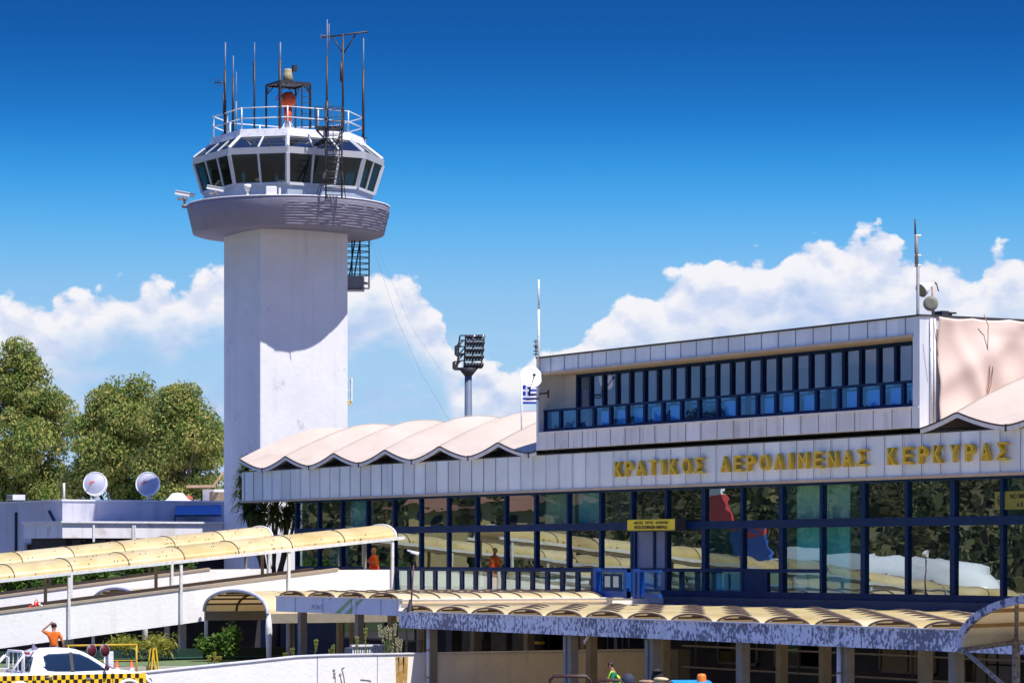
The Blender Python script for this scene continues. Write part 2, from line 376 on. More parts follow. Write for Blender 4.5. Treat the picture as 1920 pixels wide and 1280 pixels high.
def leaf_mat(name, c1, c2, c3, scale=0.6):
    m, nt, b = newmat(name); N = nt.nodes.new; L = nt.links.new
    geo = N('ShaderNodeNewGeometry')
    n = N('ShaderNodeTexNoise'); n.inputs['Scale'].default_value = scale; n.inputs['Detail'].default_value = 3; L(geo.outputs['Position'], n.inputs['Vector'])
    ad = N('ShaderNodeMath'); ad.operation = 'MULTIPLY_ADD'; L(geo.outputs['Random Per Island'], ad.inputs[0]); ad.inputs[1].default_value = 0.55; L(n.outputs['Fac'], ad.inputs[2])
    r = N('ShaderNodeValToRGB'); L(ad.outputs[0], r.inputs[0]); e = r.color_ramp.elements
    e[0].position = 0.45; e[0].color = (*c1, 1); e[1].position = 1.0; e[1].color = (*c3, 1); k = e.new(0.75); k.color = (*c2, 1)
    L(r.outputs[0], b.inputs['Base Color']); b.inputs['Roughness'].default_value = 0.6; b.inputs['Specular IOR Level'].default_value = 0.25
    tr = N('ShaderNodeBsdfTranslucent'); L(r.outputs[0], tr.inputs[0]); mx = N('ShaderNodeMixShader'); mx.inputs[0].default_value = 0.36
    L(b.outputs[0], mx.inputs[1]); L(tr.outputs[0], mx.inputs[2]); L(mx.outputs[0], nt.nodes['Material Output'].inputs['Surface'])
    return m
LEAF_TREE = leaf_mat('tree_leaf', (0.065, 0.13, 0.025), (0.20, 0.27, 0.055), (0.42, 0.37, 0.11))
LEAF_BUSH = leaf_mat('bush_leaf', (0.03, 0.08, 0.012), (0.07, 0.15, 0.02), (0.16, 0.24, 0.04))
LEAF_YEL = leaf_mat('yellow_leaf', (0.10, 0.14, 0.02), (0.25, 0.27, 0.04), (0.42, 0.38, 0.07))
LEAF_YUC = leaf_mat('yucca_leaf', (0.04, 0.07, 0.015), (0.11, 0.15, 0.03), (0.24, 0.26, 0.07))
BARK = pm('bark', (0.10, 0.07, 0.05), 0.9, 0.25, 3.0, (0.03, 0.025, 0.02), 0.5)

def canopy_mat():
    m, nt, b = newmat('yellow_polycarbonate'); N = nt.nodes.new; L = nt.links.new
    geo = N('ShaderNodeNewGeometry')
    n = N('ShaderNodeTexNoise'); n.inputs['Scale'].default_value = 0.9; n.inputs['Detail'].default_value = 6; L(geo.outputs['Position'], n.inputs['Vector'])
    r = N('ShaderNodeValToRGB'); L(n.outputs['Fac'], r.inputs[0]); e = r.color_ramp.elements
    e[0].position = 0.36; e[0].color = (0.62, 0.46, 0.16, 1); e[1].position = 0.62; e[1].color = (0.74, 0.60, 0.27, 1)
    mp = N('ShaderNodeMapping'); mp.inputs['Scale'].default_value = (1.2, 0.10, 1.2); L(geo.outputs['Position'], mp.inputs[0])
    n2 = N('ShaderNodeTexNoise'); n2.inputs['Scale'].default_value = 4; n2.inputs['Detail'].default_value = 5; L(mp.outputs[0], n2.inputs['Vector'])
    mr = N('ShaderNodeMapRange'); L(n2.outputs['Fac'], mr.inputs[0]); mr.inputs[1].default_value = 0.55; mr.inputs[2].default_value = 0.75; mr.inputs[4].default_value = 0.32
    mx0 = N('ShaderNodeMix'); mx0.data_type = 'RGBA'; L(mr.outputs[0], mx0.inputs[0]); L(r.outputs[0], mx0.inputs[6]); mx0.inputs[7].default_value = (0.85, 0.80, 0.66, 1)
    oi = N('ShaderNodeObjectInfo'); hv = N('ShaderNodeHueSaturation'); L(mx0.outputs[2], hv.inputs['Color'])
    r1 = N('ShaderNodeMapRange'); L(oi.outputs['Random'], r1.inputs[0]); r1.inputs[3].default_value = 0.86; r1.inputs[4].default_value = 1.08; L(r1.outputs[0], hv.inputs['Value'])
    r2 = N('ShaderNodeMapRange'); L(oi.outputs['Random'], r2.inputs[0]); r2.inputs[3].default_value = 1.0; r2.inputs[4].default_value = 0.78; L(r2.outputs[0], hv.inputs['Saturation'])
    n3 = N('ShaderNodeTexNoise'); n3.inputs['Scale'].default_value = 2.2; n3.inputs['Detail'].default_value = 8; n3.inputs['Roughness'].default_value = 0.7; L(geo.outputs['Position'], n3.inputs['Vector'])
    r3 = N('ShaderNodeMapRange'); L(n3.outputs['Fac'], r3.inputs[0]); r3.inputs[1].default_value = 0.55; r3.inputs[2].default_value = 0.72; r3.inputs[4].default_value = 0.5
    mg = N('ShaderNodeMix'); mg.data_type = 'RGBA'; L(r3.outputs[0], mg.inputs[0]); L(hv.outputs[0], mg.inputs[6]); mg.inputs[7].default_value = (0.40, 0.32, 0.18, 1)
    L(mg.outputs[2], b.inputs['Base Color']); b.inputs['Roughness'].default_value = 0.35; b.inputs['Specular IOR Level'].default_value = 0.4
    tr = N('ShaderNodeBsdfTranslucent'); tr.inputs[0].default_value = (0.85, 0.62, 0.30, 1)
    mx = N('ShaderNodeMixShader'); mx.inputs[0].default_value = 0.22; L(b.outputs[0], mx.inputs[1]); L(tr.outputs[0], mx.inputs[2])
    L(mx.outputs[0], nt.nodes['Material Output'].inputs['Surface']); return m
CANO = canopy_mat()

def glass_mat(name, tint, refl=0.55, wob=0.0006, scale=0.9, see=(0.6, 0.75, 0.75), reflc=(0.9, 0.95, 0.93), stretch=(1, 1, 1)):
    m, nt, b = newmat(name); N = nt.nodes.new; L = nt.links.new
    nt.nodes.remove(b)
    geo = N('ShaderNodeNewGeometry'); oi = N('ShaderNodeObjectInfo')
    off = N('ShaderNodeVectorMath'); off.operation = 'MULTIPLY_ADD'; cm = N('ShaderNodeCombineXYZ')
    for i in range(3): L(oi.outputs['Random'], cm.inputs[i])
    L(cm.outputs[0], off.inputs[0]); off.inputs[1].default_value = (17, 29, 41); L(geo.outputs['Position'], off.inputs[2])
    mpp = N('ShaderNodeMapping'); mpp.inputs['Scale'].default_value = stretch; L(off.outputs[0], mpp.inputs[0])
    n = N('ShaderNodeTexNoise'); n.inputs['Scale'].default_value = scale; n.inputs['Detail'].default_value = 2.0; n.inputs['Roughness'].default_value = 0.4; L(mpp.outputs[0], n.inputs['Vector'])
    bp = N('ShaderNodeBump'); bp.inputs['Strength'].default_value = 1.0; bp.inputs['Distance'].default_value = wob; L(n.outputs['Fac'], bp.inputs['Height'])
    gl = N('ShaderNodeBsdfGlossy'); gl.inputs['Roughness'].default_value = 0.0; gl.inputs['Color'].default_value = (*reflc, 1); L(bp.outputs[0], gl.inputs['Normal'])
    tr = N('ShaderNodeBsdfTransparent'); tr.inputs[0].default_value = (*see, 1)
    df = N('ShaderNodeBsdfDiffuse'); df.inputs[0].default_value = (*tint, 1)
    m1 = N('ShaderNodeMixShader'); m1.inputs[0].default_value = 0.12; L(tr.outputs[0], m1.inputs[1]); L(df.outputs[0], m1.inputs[2])
    m2 = N('ShaderNodeMixShader'); m2.inputs[0].default_value = refl; L(m1.outputs[0], m2.inputs[1]); L(gl.outputs[0], m2.inputs[2])
    L(m2.outputs[0], nt.nodes['Material Output'].inputs['Surface']); return m
GLASS = glass_mat('terminal_glass', (0.05, 0.10, 0.11), 0.58, 0.0024, 0.7, (0.60, 0.80, 0.80), (0.64, 0.72, 0.66), (0.55, 1, 1.7))
GLASS2 = glass_mat('teal_glass', (0.05, 0.20, 0.20), 0.24, 0.0030, 0.7, (0.78, 0.95, 0.95), (0.60, 0.74, 0.70), (0.55, 1, 1.7))
GLASS3 = glass_mat('grey_glass', (0.08, 0.09, 0.09), 0.46, 0.0036, 0.9, (0.50, 0.60, 0.60), (0.60, 0.66, 0.62), (0.6, 1, 1.6))
GLASSB = glass_mat('blue_glass', (0.01, 0.14, 0.42), 0.14, 0.0008, 1.2, (0.34, 0.66, 0.95), (0.35, 0.65, 1.0))
GLASSU = glass_mat('slate_glass', (0.10, 0.16, 0.34), 0.22, 0.0008, 1.2, (0.45, 0.55, 0.70), (0.5, 0.6, 0.85))
GLASSD = glass_mat('dark_glass', (0.01, 0.015, 0.02), 0.20, 0.0008, 1.2, (0.25, 0.30, 0.33))
GLASSC = glass_mat('cab_glass', (0.01, 0.015, 0.015), 0.05, 0.0005, 1.2, (0.30, 0.36, 0.34))

# ================================================================ GROUND
def build_ground():
    MB().grid(lambda a, b: (-6000+12000*a, -6000+12000*b, 0), 24, 24, False).build('ground', ASPH, kind='structure')
build_ground()

# ================================================================ CONTROL TOWER
TC = Vector((-7.65, 5.9, 0))
def build_tower():
    t = thing('control_tower', (TC.x, TC.y, 0), 'tall white airport control tower with a round balcony deck and glazed cab on top', 'control tower')
    u0, u1, n0, n1 = -10.16, -6.0, 3.6, 8.3
    MB().box(u0, u1, n0, n1, 0, 20.5).build('shaft', TOWERW, t, bevel=0.06)
    # rotating service: deck, lathe with thickness
    m = MB(); prof = [(0.5, 20.42), (4.45, 20.25), (4.62, 20.30), (4.90, 21.50), (4.90, 21.62), (4.72, 21.62), (4.50, 20.62), (0.5, 20.62)]
    m.lathe(prof, (TC.x, TC.y, 0), 72)
    d = m.build('balcony_deck', DECKM, t)
    # board marks on the part of the deck turned to +x/+y
    b = MB()
    rnd = random.Random(4)
    for k in range(9):
        z = 20.36+k*0.125; r = 4.62+(z-20.3)/1.2*0.28
        a = -28
        while a < 88:
            da = rnd.uniform(9, 22)
            pts = [(TC.x+(r+0.02)*math.cos(R(a+s*da/4)), TC.y+(r+0.02)*math.sin(R(a+s*da/4)), z+rnd.uniform(-0.012, 0.012)) for s in range(5)]
            b.tube(pts, [0.006]+[rnd.uniform(0.014, 0.028)]*3+[0.006], 5, None, False)
            a += da+rnd.uniform(0.2, 1.5)
    b.build('board_ridge', DECKM, t)
    MB().lathe([(4.74, 21.622), (4.93, 21.622), (4.93, 21.68), (4.74, 21.68), (4.74, 21.622)], (TC.x, TC.y, 0), 72).build('deck_coping', WTRIM, t)
    # cab: square with chamfered corners
    A, Bh = 0.895, 0.445          # unit: corner directions of the long sides
    def ring(r, z):
        c = [(A, -Bh), (A, Bh), (Bh, A), (-Bh, A), (-A, Bh), (-A, -Bh), (-Bh, -A), (Bh, -A)]
        return [Vector((TC.x+x*r, TC.y+y*r, z)) for x, y in c]
    def shell(name, r0, z0, r1, z1, mat, par=t):
        a, b = ring(r0, z0), ring(r1, z1); m = MB()
        m.add(a+b, [(i, (i+1) % 8, 8+(i+1) % 8, 8+i) for i in range(8)]+[tuple(range(8))[::-1], tuple(range(8, 16))])
        return m.build(name, mat, par)
    RE = 4.62
    CABW = pm('cab_panel', (0.46, 0.54, 0.64), 0.5, 0.05, 2.0, (0.34, 0.38, 0.44), 0.3)
    CABF = pm('cab_frame', (0.50, 0.52, 0.56), 0.45, 0.06, 2.0)
    MB().box(TC.x-2.8, TC.x+2.8, TC.y-2.8, TC.y+2.8, 20.6, 21.0).build('cab_plinth', CABW, t)
    shell('cab_base', 3.92, 20.9, 4.12, 22.30, CABW)
    a, b = ring(4.125, 22.30), ring(4.56, 23.70); e0, e1 = ring(4.60, 23.68), ring(4.66, 23.98)
    m = MB(); m.add(e0+e1, [(i, (i+1) % 8, 8+(i+1) % 8, 8+i) for i in range(8)]+[tuple(range(8))[::-1], tuple(range(8, 16))]).build('cab_eave', CABF, t)
    c, d2 = ring(4.55, 24.0), ring(3.74, 24.62)
    for i in range(8):
        j = (i+1) % 8; n = 3 if i % 2 == 0 else 2
        for k in range(n):
            f0, f1 = k/n, (k+1)/n
            q = [a[i].lerp(a[j], f0), a[i].lerp(a[j], f1), b[i].lerp(b[j], f1), b[i].lerp(b[j], f0)]
            MB().add(q, [(0, 1, 2, 3)]).build('cab_window', GLASSC, t)
            q = [c[i].lerp(c[j], f0), c[i].lerp(c[j], f1), d2[i].lerp(d2[j], f1), d2[i].lerp(d2[j], f0)]
            MB().add(q, [(0, 1, 2, 3)]).build('roof_window', GLASSD, t)
    fr = MB()
    for i in range(8):
        j = (i+1) % 8; n = 3 if i % 2 == 0 else 2
        nrm = ((a[i]+a[j])/2-Vector((TC.x, TC.y, 22.3))).normalized()
        for k in range(n):
            f = k/n; w = 0.17 if k == 0 else 0.10
            fr.bar(a[i].lerp(a[j], f)-nrm*0.0, b[i].lerp(b[j], f), w, w, nrm)
            fr.bar(c[i].lerp(c[j], f), d2[i].lerp(d2[j], f), w*0.8, w*0.8, nrm)
        fr.bar(a[i], a[j], 0.12, 0.14)
    fr.build('cab_frame', CABF, t)
    MB().add(ring(3.80, 24.60)+ring(3.72, 24.98), [(i, (i+1) % 8, 8+(i+1) % 8, 8+i) for i in range(8)]+[tuple(range(8, 16))]).build('cab_roof', WTRIM, t)
    # inside of the cab: floor, desks, blinds, chairs of the controllers seen through the glass
    MB().add(ring(3.9, 22.0), [tuple(range(8))]).build('cab_floor', DARK, t)
    MB().add(ring(4.4, 23.72), [tuple(range(8))]).build('cab_ceiling', pm('cab_ceiling', (0.05, 0.055, 0.05), 0.8), t)
    dm = pm('console', (0.35, 0.42, 0.38), 0.6)
    m = MB(); m.box(TC.x+2.2, TC.x+3.0, TC.y-1.7, TC.y+1.7, 22.0, 22.6); m.box(TC.x+2.3, TC.x+2.5, TC.y-1.5, TC.y+1.3, 22.6, 23.0)
    m.box(TC.x-1.6, TC.x+1.6, TC.y-2.9, TC.y-2.2, 22.0, 22.55); m.build('console', dm, t)
    bl = MB()
    for k in range(3): bl.box(TC.x-3.3+k*0.03, TC.x-3.2+k*0.03, TC.y-2.6+k*1.8, TC.y-1.0+k*1.8, 22.4, 23.7)
    bl.build('blind', pm('blind', (0.42, 0.36, 0.28), 0.8), t)
    # small dark air bricks / marks on the shaft
    m = MB()
    m.build
    # ladder landing behind the shaft, at the +y face
    return t, ring
tower, cab_ring = build_tower()

def build_tower_extras():
    zr = 24.98
    # roof railing
    t = thing('roof_railing', (TC.x, TC.y, zr), 'white two-bar railing round the flat roof of the tower cab', 'railing')
    rg = cab_ring(3.62, zr)
    pr = MB(); r1 = MB()
    for i in range(8):
        a, b = rg[i], rg[(i+1) % 8]; up = Vector((0, 0, 1))
        n = 2 if i % 2 == 0 else 1
        for k in range(n):
            p = a.lerp(b, k/n); pr.tube([p, p+up*1.05], 0.035, 6)
        for h in (0.52, 1.02): r1.tube([a+up*h, b+up*h], 0.028, 6)
    pr.build('post', POSTW, t); r1.build('rail', POSTW, t)
    # masts: px, top px, thick-part top px, D offset
    def mast(px, ytop, ythick, D, r, label, name='radio_mast', extra=None, mat=STEEL, whip=None):
        p0 = at(px, 0, D); p0.z = zr
        t = thing(name, p0, label, 'antenna', 'antenna masts on the tower roof')
        zt = zat(ythick, D); z2 = zat(ytop, D)
        MB().tube([p0, (p0.x, p0.y, zt)], r, 8).build('mast', mat, t)
        if z2 > zt: MB().tube([(p0.x+r*0.5, p0.y, zt-0.5), (p0.x+r*0.5, p0.y, z2)], max(r*0.40, 0.016), 6).build('whip', GREY, t)
        MB().box(p0.x-0.16, p0.x+0.16, p0.y-0.16, p0.y+0.16, zr, zr+0.04).build('base_plate', STEEL, t)
        return t, p0
    t, p = mast(422, 80, 133, 146.3, 0.075, 'thick mast with a small side arm, leftmost on the tower roof')
    m = MB(); e = at(403, 155, 146.3); m.tube([(p.x, p.y, e.z), e], 0.03, 6)
    for k in range(3): q = Vector((p.x, p.y, e.z)).lerp(e, 0.45+0.25*k); m.tube([q+Vector((-0.12, 0.1, -0.16)), q+Vector((0.12, -0.1, 0.16))], 0.015, 5)
    m.build('side_arm', STEEL, t)
    MB().tube([at(419, 175, 146.2), at(419, 215, 146.2)], 0.03, 6).build('dipole', STEEL, t)
    mast(437, 105, 145, 145.8, 0.06, 'dark mast with a pale whip, second from the left on the tower roof')
    mast(443, 135, 190, 145.5, 0.035, 'slim grey mast close beside the dark mast, third from the left on the tower roof', mat=GREY)
    t, p = mast(477, 80, 115, 144.9, 0.05, 'mast with a short doubled section below its whip, left of the lantern frame')
    MB().tube([(p.x-0.1, p.y, zat(155, 144.9)), (p.x-0.1, p.y, zat(117, 144.9))], 0.035, 6).build('sleeve', STEEL, t)
    mast(525, 80, 112, 144.3, 0.085, 'thick black mast standing in front of the red lantern frame')
    t, p = mast(613, 37, 105, 144.8, 0.055, 'tallest mast, its thin whip reaching above all the others')
    MB().tube([at(617, 95, 144.8), at(617, 45, 144.8)], 0.02, 6).build('second_whip', GREY, t)
    MB().tube([at(613, 190, 144.8), at(613, 240, 144.8)], 0.10, 8).build('sleeve', STEEL, t)
    t, p = mast(643, 64, 64, 145.6, 0.055, 'mast carrying a wide T-shaped crossbar with two diagonal braces')
    m = MB(); m.tube([at(601, 71, 145.9), at(643, 66, 145.6), at(690, 60, 145.3)], 0.045, 6)
    m.tube([at(624, 70, 145.7), at(643, 101, 145.6)], 0.035, 6); m.tube([at(668, 63, 145.5), at(644, 101, 145.6)], 0.035, 6)
    m.build('crossbar', STEEL, t)
    m = MB()
    for (x0, y0, x1, y1) in ((600, 66, 612, 68), (680, 59, 688, 62), (601, 69, 604, 73)): m.tube([at(x0, y0, 145.6), at(x1, y1, 145.6)], 0.02, 5)
    m.build('element', GREY, t)
    MB().tube([at(639.5, 154, 145.5), at(639.5, 117, 145.5)], 0.06, 8).build('dipole', STEEL, t)
    mast(681, 72, 130, 147.6, 0.07, 'rightmost mast of the tower roof, standing at the corner of the railing')
    # lantern frame
    D = 145; p0 = at(540, 0, D); p0.z = zr
    t = thing('lantern_frame', p0, 'black open steel frame with a ladder, standing over the orange lamp on the tower', 'frame')
    w = 0.78; zt = zat(160, D); m = MB()
    for sx in (-1, 1):
        for sy in (-1, 1): m.bar((p0.x+sx*w, p0.y+sy*w, zr), (p0.x+sx*w, p0.y+sy*w, zt), 0.07)
    for s in (-1, 1):
        m.bar((p0.x-w, p0.y+s*w, zt), (p0.x+w, p0.y+s*w, zt), 0.09); m.bar((p0.x+s*w, p0.y-w, zt), (p0.x+s*w, p0.y+w, zt), 0.09)
        for q in (-1, 1): m.bar((p0.x+s*w, p0.y+q*w, zt-0.45), (p0.x+s*w, p0.y+q*(w-0.4), zt), 0.04); m.bar((p0.x+s*w, p0.y+q*w, zt-0.45), (p0.x+s*(w-0.4), p0.y+q*w, zt), 0.04)
    m.build('frame', STEEL, t)
    m = MB(); m.box(p0.x-w, p0.x+w, p0.y-w, p0.y+w, zt+0.04, zt+0.09).build('platform', STEEL, t)
    m = MB(); l0 = Vector((p0.x+w, p0.y+w-0.45, 0)); l1 = Vector((p0.x+w, p0.y+w+0.02, 0))
    for q in (l0, l1): m.bar((q.x+0.05, q.y, zr), (q.x+0.05, q.y, zt), 0.05)
    for k in range(8): z = zr+0.2+k*0.27; m.bar((l0.x+0.05, l0.y, z), (l1.x+0.05, l1.y, z), 0.035)
    m.build('ladder', STEEL, t)
    t = thing('rotating_beacon', (p0.x, p0.y, zt+0.09), 'small beige weather and camera head on top of the lantern frame', 'beacon')
    zz = zt+0.09; m = MB(); BG = pm('beige_housing', (0.34, 0.29, 0.18), 0.6, 0.15, 5)
    m.lathe([(0.0, 0), (0.26, 0), (0.24, 0.45), (0.2, 0.5), (0.22, 0.6), (0.16, 0.68), (0.0, 0.70)], (p0.x, p0.y, zz), 12); m.build('housing', BG, t)
    m = MB(); m.box(p0.x+0.1, p0.x+0.3, p0.y+0.15, p0.y+0.35, zz+0.55, zz+0.85); m.tube([(p0.x, p0.y, zz+0.6), (p0.x+0.2, p0.y+0.25, zz+0.6)], 0.03, 6); m.build('sensor', STEEL, t)
    t = thing('signal_lamp', (p0.x, p0.y, zr), 'round orange-red lantern on a pedestal under the black frame on the tower roof', 'lamp')
    hd = at(540, 188, D)
    m = MB(); m.ball(hd, 0.40, 16, 10); m.build('lamp_head', ORANGE, t)
    a = Vector((0.6, -0.8, 0.1)).normalized()
    m = MB(); m.cyl(hd-RT*0.22+a*0.22, hd-RT*0.26+a*0.46, 0.17, 12); m.build('lens', CHROME, t)
    m = MB(); m.cyl((hd.x, hd.y, hd.z-0.35), (hd.x, hd.y, hd.z-0.98), 0.20, 12); m.build('pedestal', ORANGE, t)
    m = MB(); m.cyl((hd.x, hd.y, zr), (hd.x, hd.y, hd.z-0.98), 0.1, 8)
    for s in (-1, 1): m.bar((hd.x+s*0.35, hd.y, zr), (hd.x+s*0.1, hd.y, hd.z-0.95), 0.05); m.bar((hd.x, hd.y+s*0.35, zr), (hd.x, hd.y+s*0.1, hd.z-0.95), 0.05)
    m.build('leg', POSTW, t)
    # caged access ladder leaning up in front of the cab glass
    D = 143.1; f = at(627, 372, D)
    t = thing('caged_ladder', (f.x, f.y, 21.3), 'black caged ladder rising from the tower balcony to the cab roof', 'ladder')
    m = MB()
    for px in (611, 641): m.tube([at(px, 372, D), at(px, 205, D)], 0.045, 6)
    m.build('stile', STEEL, t); m = MB()
    for k in range(19): y = 366-k*7.6; m.tube([at(611, y, D), at(641, y, D)], 0.02, 5)
    m.build('rung', STEEL, t); m = MB()
    nd = Vector((0.8656, -0.5008, 0))
    for y in (206, 232, 258, 284, 306):
        c = at(626, y, D); pts = [c+RT*(0.40*math.cos(a))+nd*(0.62*math.sin(a)) for a in [math.pi*i/8 for i in range(9)]]; m.tube(pts, 0.02, 5, None, False)
    for i in (2, 4, 6):
        a = math.pi*i/8; q = RT*(0.40*math.cos(a))+nd*(0.62*math.sin(a)); m.tube([at(626, 206, D)+q, at(626, 306, D)+q], 0.018, 5)
    m.build('cage', STEEL, t)
    m = MB(); c = at(622, 243, D+0.3); q = [c+RT*x+nd*y for x, y in ((-0.75, -0.5), (0.55, -0.5), (0.55, 0.55), (-0.75, 0.55))]
    m.hexa(q+[p+Vector((0, 0, 0.09)) for p in q])
    for p in q: m.bar(p, p+Vector((0, 0, 1.0)), 0.04)
    for h in (0.5, 1.0):
        for i in (0, 1, 2): m.bar(q[i]+Vector((0, 0, h)), q[i+1]+Vector((0, 0, h)), 0.03)
    for i in range(4): m.bar(q[i], c+RT*0.1+Vector((0, 0, -0.9)), 0.035)
    m.build('landing', STEEL, t)
    m = MB()
    for (x0, x1) in ((590, 611), (596, 613), (648, 641)):
        m.tube([at(x0, 372, D-0.1), at((x0+x1)/2, 345, D-0.1), at(x1, 318, D)], 0.022, 5)
    for y in (318, 330, 342): m.tube([at(600, y+6, D-0.3), at(620, y+4, D-0.6), at(640, y+6, D-0.3)], 0.022, 5)
    m.build('brace', STEEL, t)
    # ladder cage behind the shaft, +y side
    t = thing('service_ladder', (-7.0, 9.2, 14.0), 'dark caged ladder hanging under the balcony behind the right edge of the tower shaft', 'ladder')
    D = 150; m = MB()
    for (x0, y0, x1, y1) in ((660, 448, 660, 520), (666, 446, 651, 545), (676, 446, 660, 545), (692, 443, 692, 520), (675, 446, 675, 520)): m.tube([at(x0, y0, D), at(x1, y1, D)], 0.04, 6)
    m.build('stile', STEEL, t); m = MB()
    for k in range(7):
        y = 450+k*11
        c = at(668, y, D); pts = [c+RT*(0.6*math.cos(a))+FW*(0.5*math.sin(a)) for a in [2*math.pi*i/12 for i in range(13)]]; m.tube(pts, 0.025, 5, None, False)
    m.build('hoop', STEEL, t)
    m = MB(); c = at(664, 545, D); q = [c+RT*x+FW*y for x, y in ((-0.5, -0.6), (0.45, -0.6), (0.45, 0.6), (-0.5, 0.6))]
    m.hexa(q+[p+Vector((0, 0, 0.1)) for p in q]); q2 = [p+Vector((0, 0, 0.65)) for p in q]
    for i in range(4): m.bar(q2[i], q2[(i+1) % 4], 0.05); m.bar(q[i], q2[i], 0.05)
    m.bar(at(664, 528, D-0.5), at(693, 532, D-0.5), 0.12); m.bar(at(692, 520, D-0.5), at(692, 541, D-0.5), 0.07); m.bar(at(664, 540, D-0.5), at(692, 541, D-0.5), 0.08)
    for i in range(4): m.add([q[i], q[(i+1) % 4], q2[(i+1) % 4], q2[i]], [(0, 1, 2, 3)])
    m.build('platform', GREY, t)
    t = thing('wall_bracket', at(652, 735, 150), 'small pale balcony bracket sticking out of the tower shaft on the right, half way up', 'bracket')
    m = MB(); D = 149.5
    for y in (709, 731, 750): m.bar(at(643, y, D), at(660, y, D), 0.06)
    m.bar(at(659, 708, D), at(659, 752, D), 0.09); m.build('rail', POSTW, t)
    MB().box(*sorted([at(643, 0, D).x, at(659, 0, D).x]), *sorted([at(643, 0, D).y, at(659, 0, D).y]), zat(759, D), zat(750, D)).build('slab', pm('yellowish_slab', (0.5, 0.42, 0.16), 0.7), t)
    # deck cameras and lamps
    def floodcam(px, py, D, ang, label, sc_=1.0):
        p = at(px, py, D); t = thing('security_camera', p, label, 'camera', 'cameras on the tower balcony')
        a = Vector((math.cos(ang), math.sin(ang), 0)); up = Vector((0, 0, 1))
        m = MB(); c = p+up*0.55*sc_; m.bar(c-a*0.45*sc_-up*0.08, c+a*0.45*sc_+up*0.08, 0.2*sc_, 0.16*sc_); m.build('housing', DISHW, t)
        m = MB(); m.bar(c-a*0.52*sc_+up*0.02, c+a*0.42*sc_+up*0.18, 0.26*sc_, 0.03*sc_); m.build('sunshield', DISHW, t)
        m = MB(); m.bar(c-a*0.0-up*0.25+RT*0.15, c+a*0.5*sc_-up*0.20+RT*0.15, 0.14*sc_); m.build('lamp', GREY, t)
        m = MB(); m.cyl(p, c-up*0.1, 0.06*sc_, 8); m.ball(c-up*0.2*sc_, 0.12*sc_, 10, 6); m.cyl(p-up*0.1, p+up*0.06, 0.14*sc_, 8); m.build('bracket', GREY, t)
    floodcam(346, 386, 147.0, math.atan2(RT.y, RT.x)+math.pi*0.02+math.pi, 'camera with sunshield on the far left edge of the tower balcony')
    floodcam(404, 374, 144.3, math.atan2(RT.y, RT.x)+math.pi, 'white camera on the balcony rim under the left cab windows', 0.9)
    p = at(464, 370, 143.2); t = thing('security_camera', p, 'white dome camera on a short stem on the balcony rim', 'camera', 'cameras on the tower balcony')
    MB().lathe([(0, 0.62), (0.17, 0.6), (0.17, 0.45), (0.12, 0.42), (0.12, 0.3), (0.05, 0.28), (0.05, 0.1), (0.2, 0.05), (0.2, 0)], p, 12).build('housing', DISHW, t)
    p = at(510, 370, 142.9); t = thing('floodlight', p, 'squarish white floodlight on the balcony rim left of the front corner of the cab', 'floodlight')
    m = MB(); c = p+Vector((0, 0, 0.28)); m.bar(c-RT*0.28, c+RT*0.22, 0.3, 0.46); m.build('housing', DISHW, t, bevel=0.04)
    m = MB(); m.bar(p+RT*0.36, p+RT*0.36+Vector((0, 0, 0.45)), 0.09); m.bar(p-RT*0.3, p+RT*0.4, 0.06); m.build('bracket', POSTW, t)
build_tower_extras()

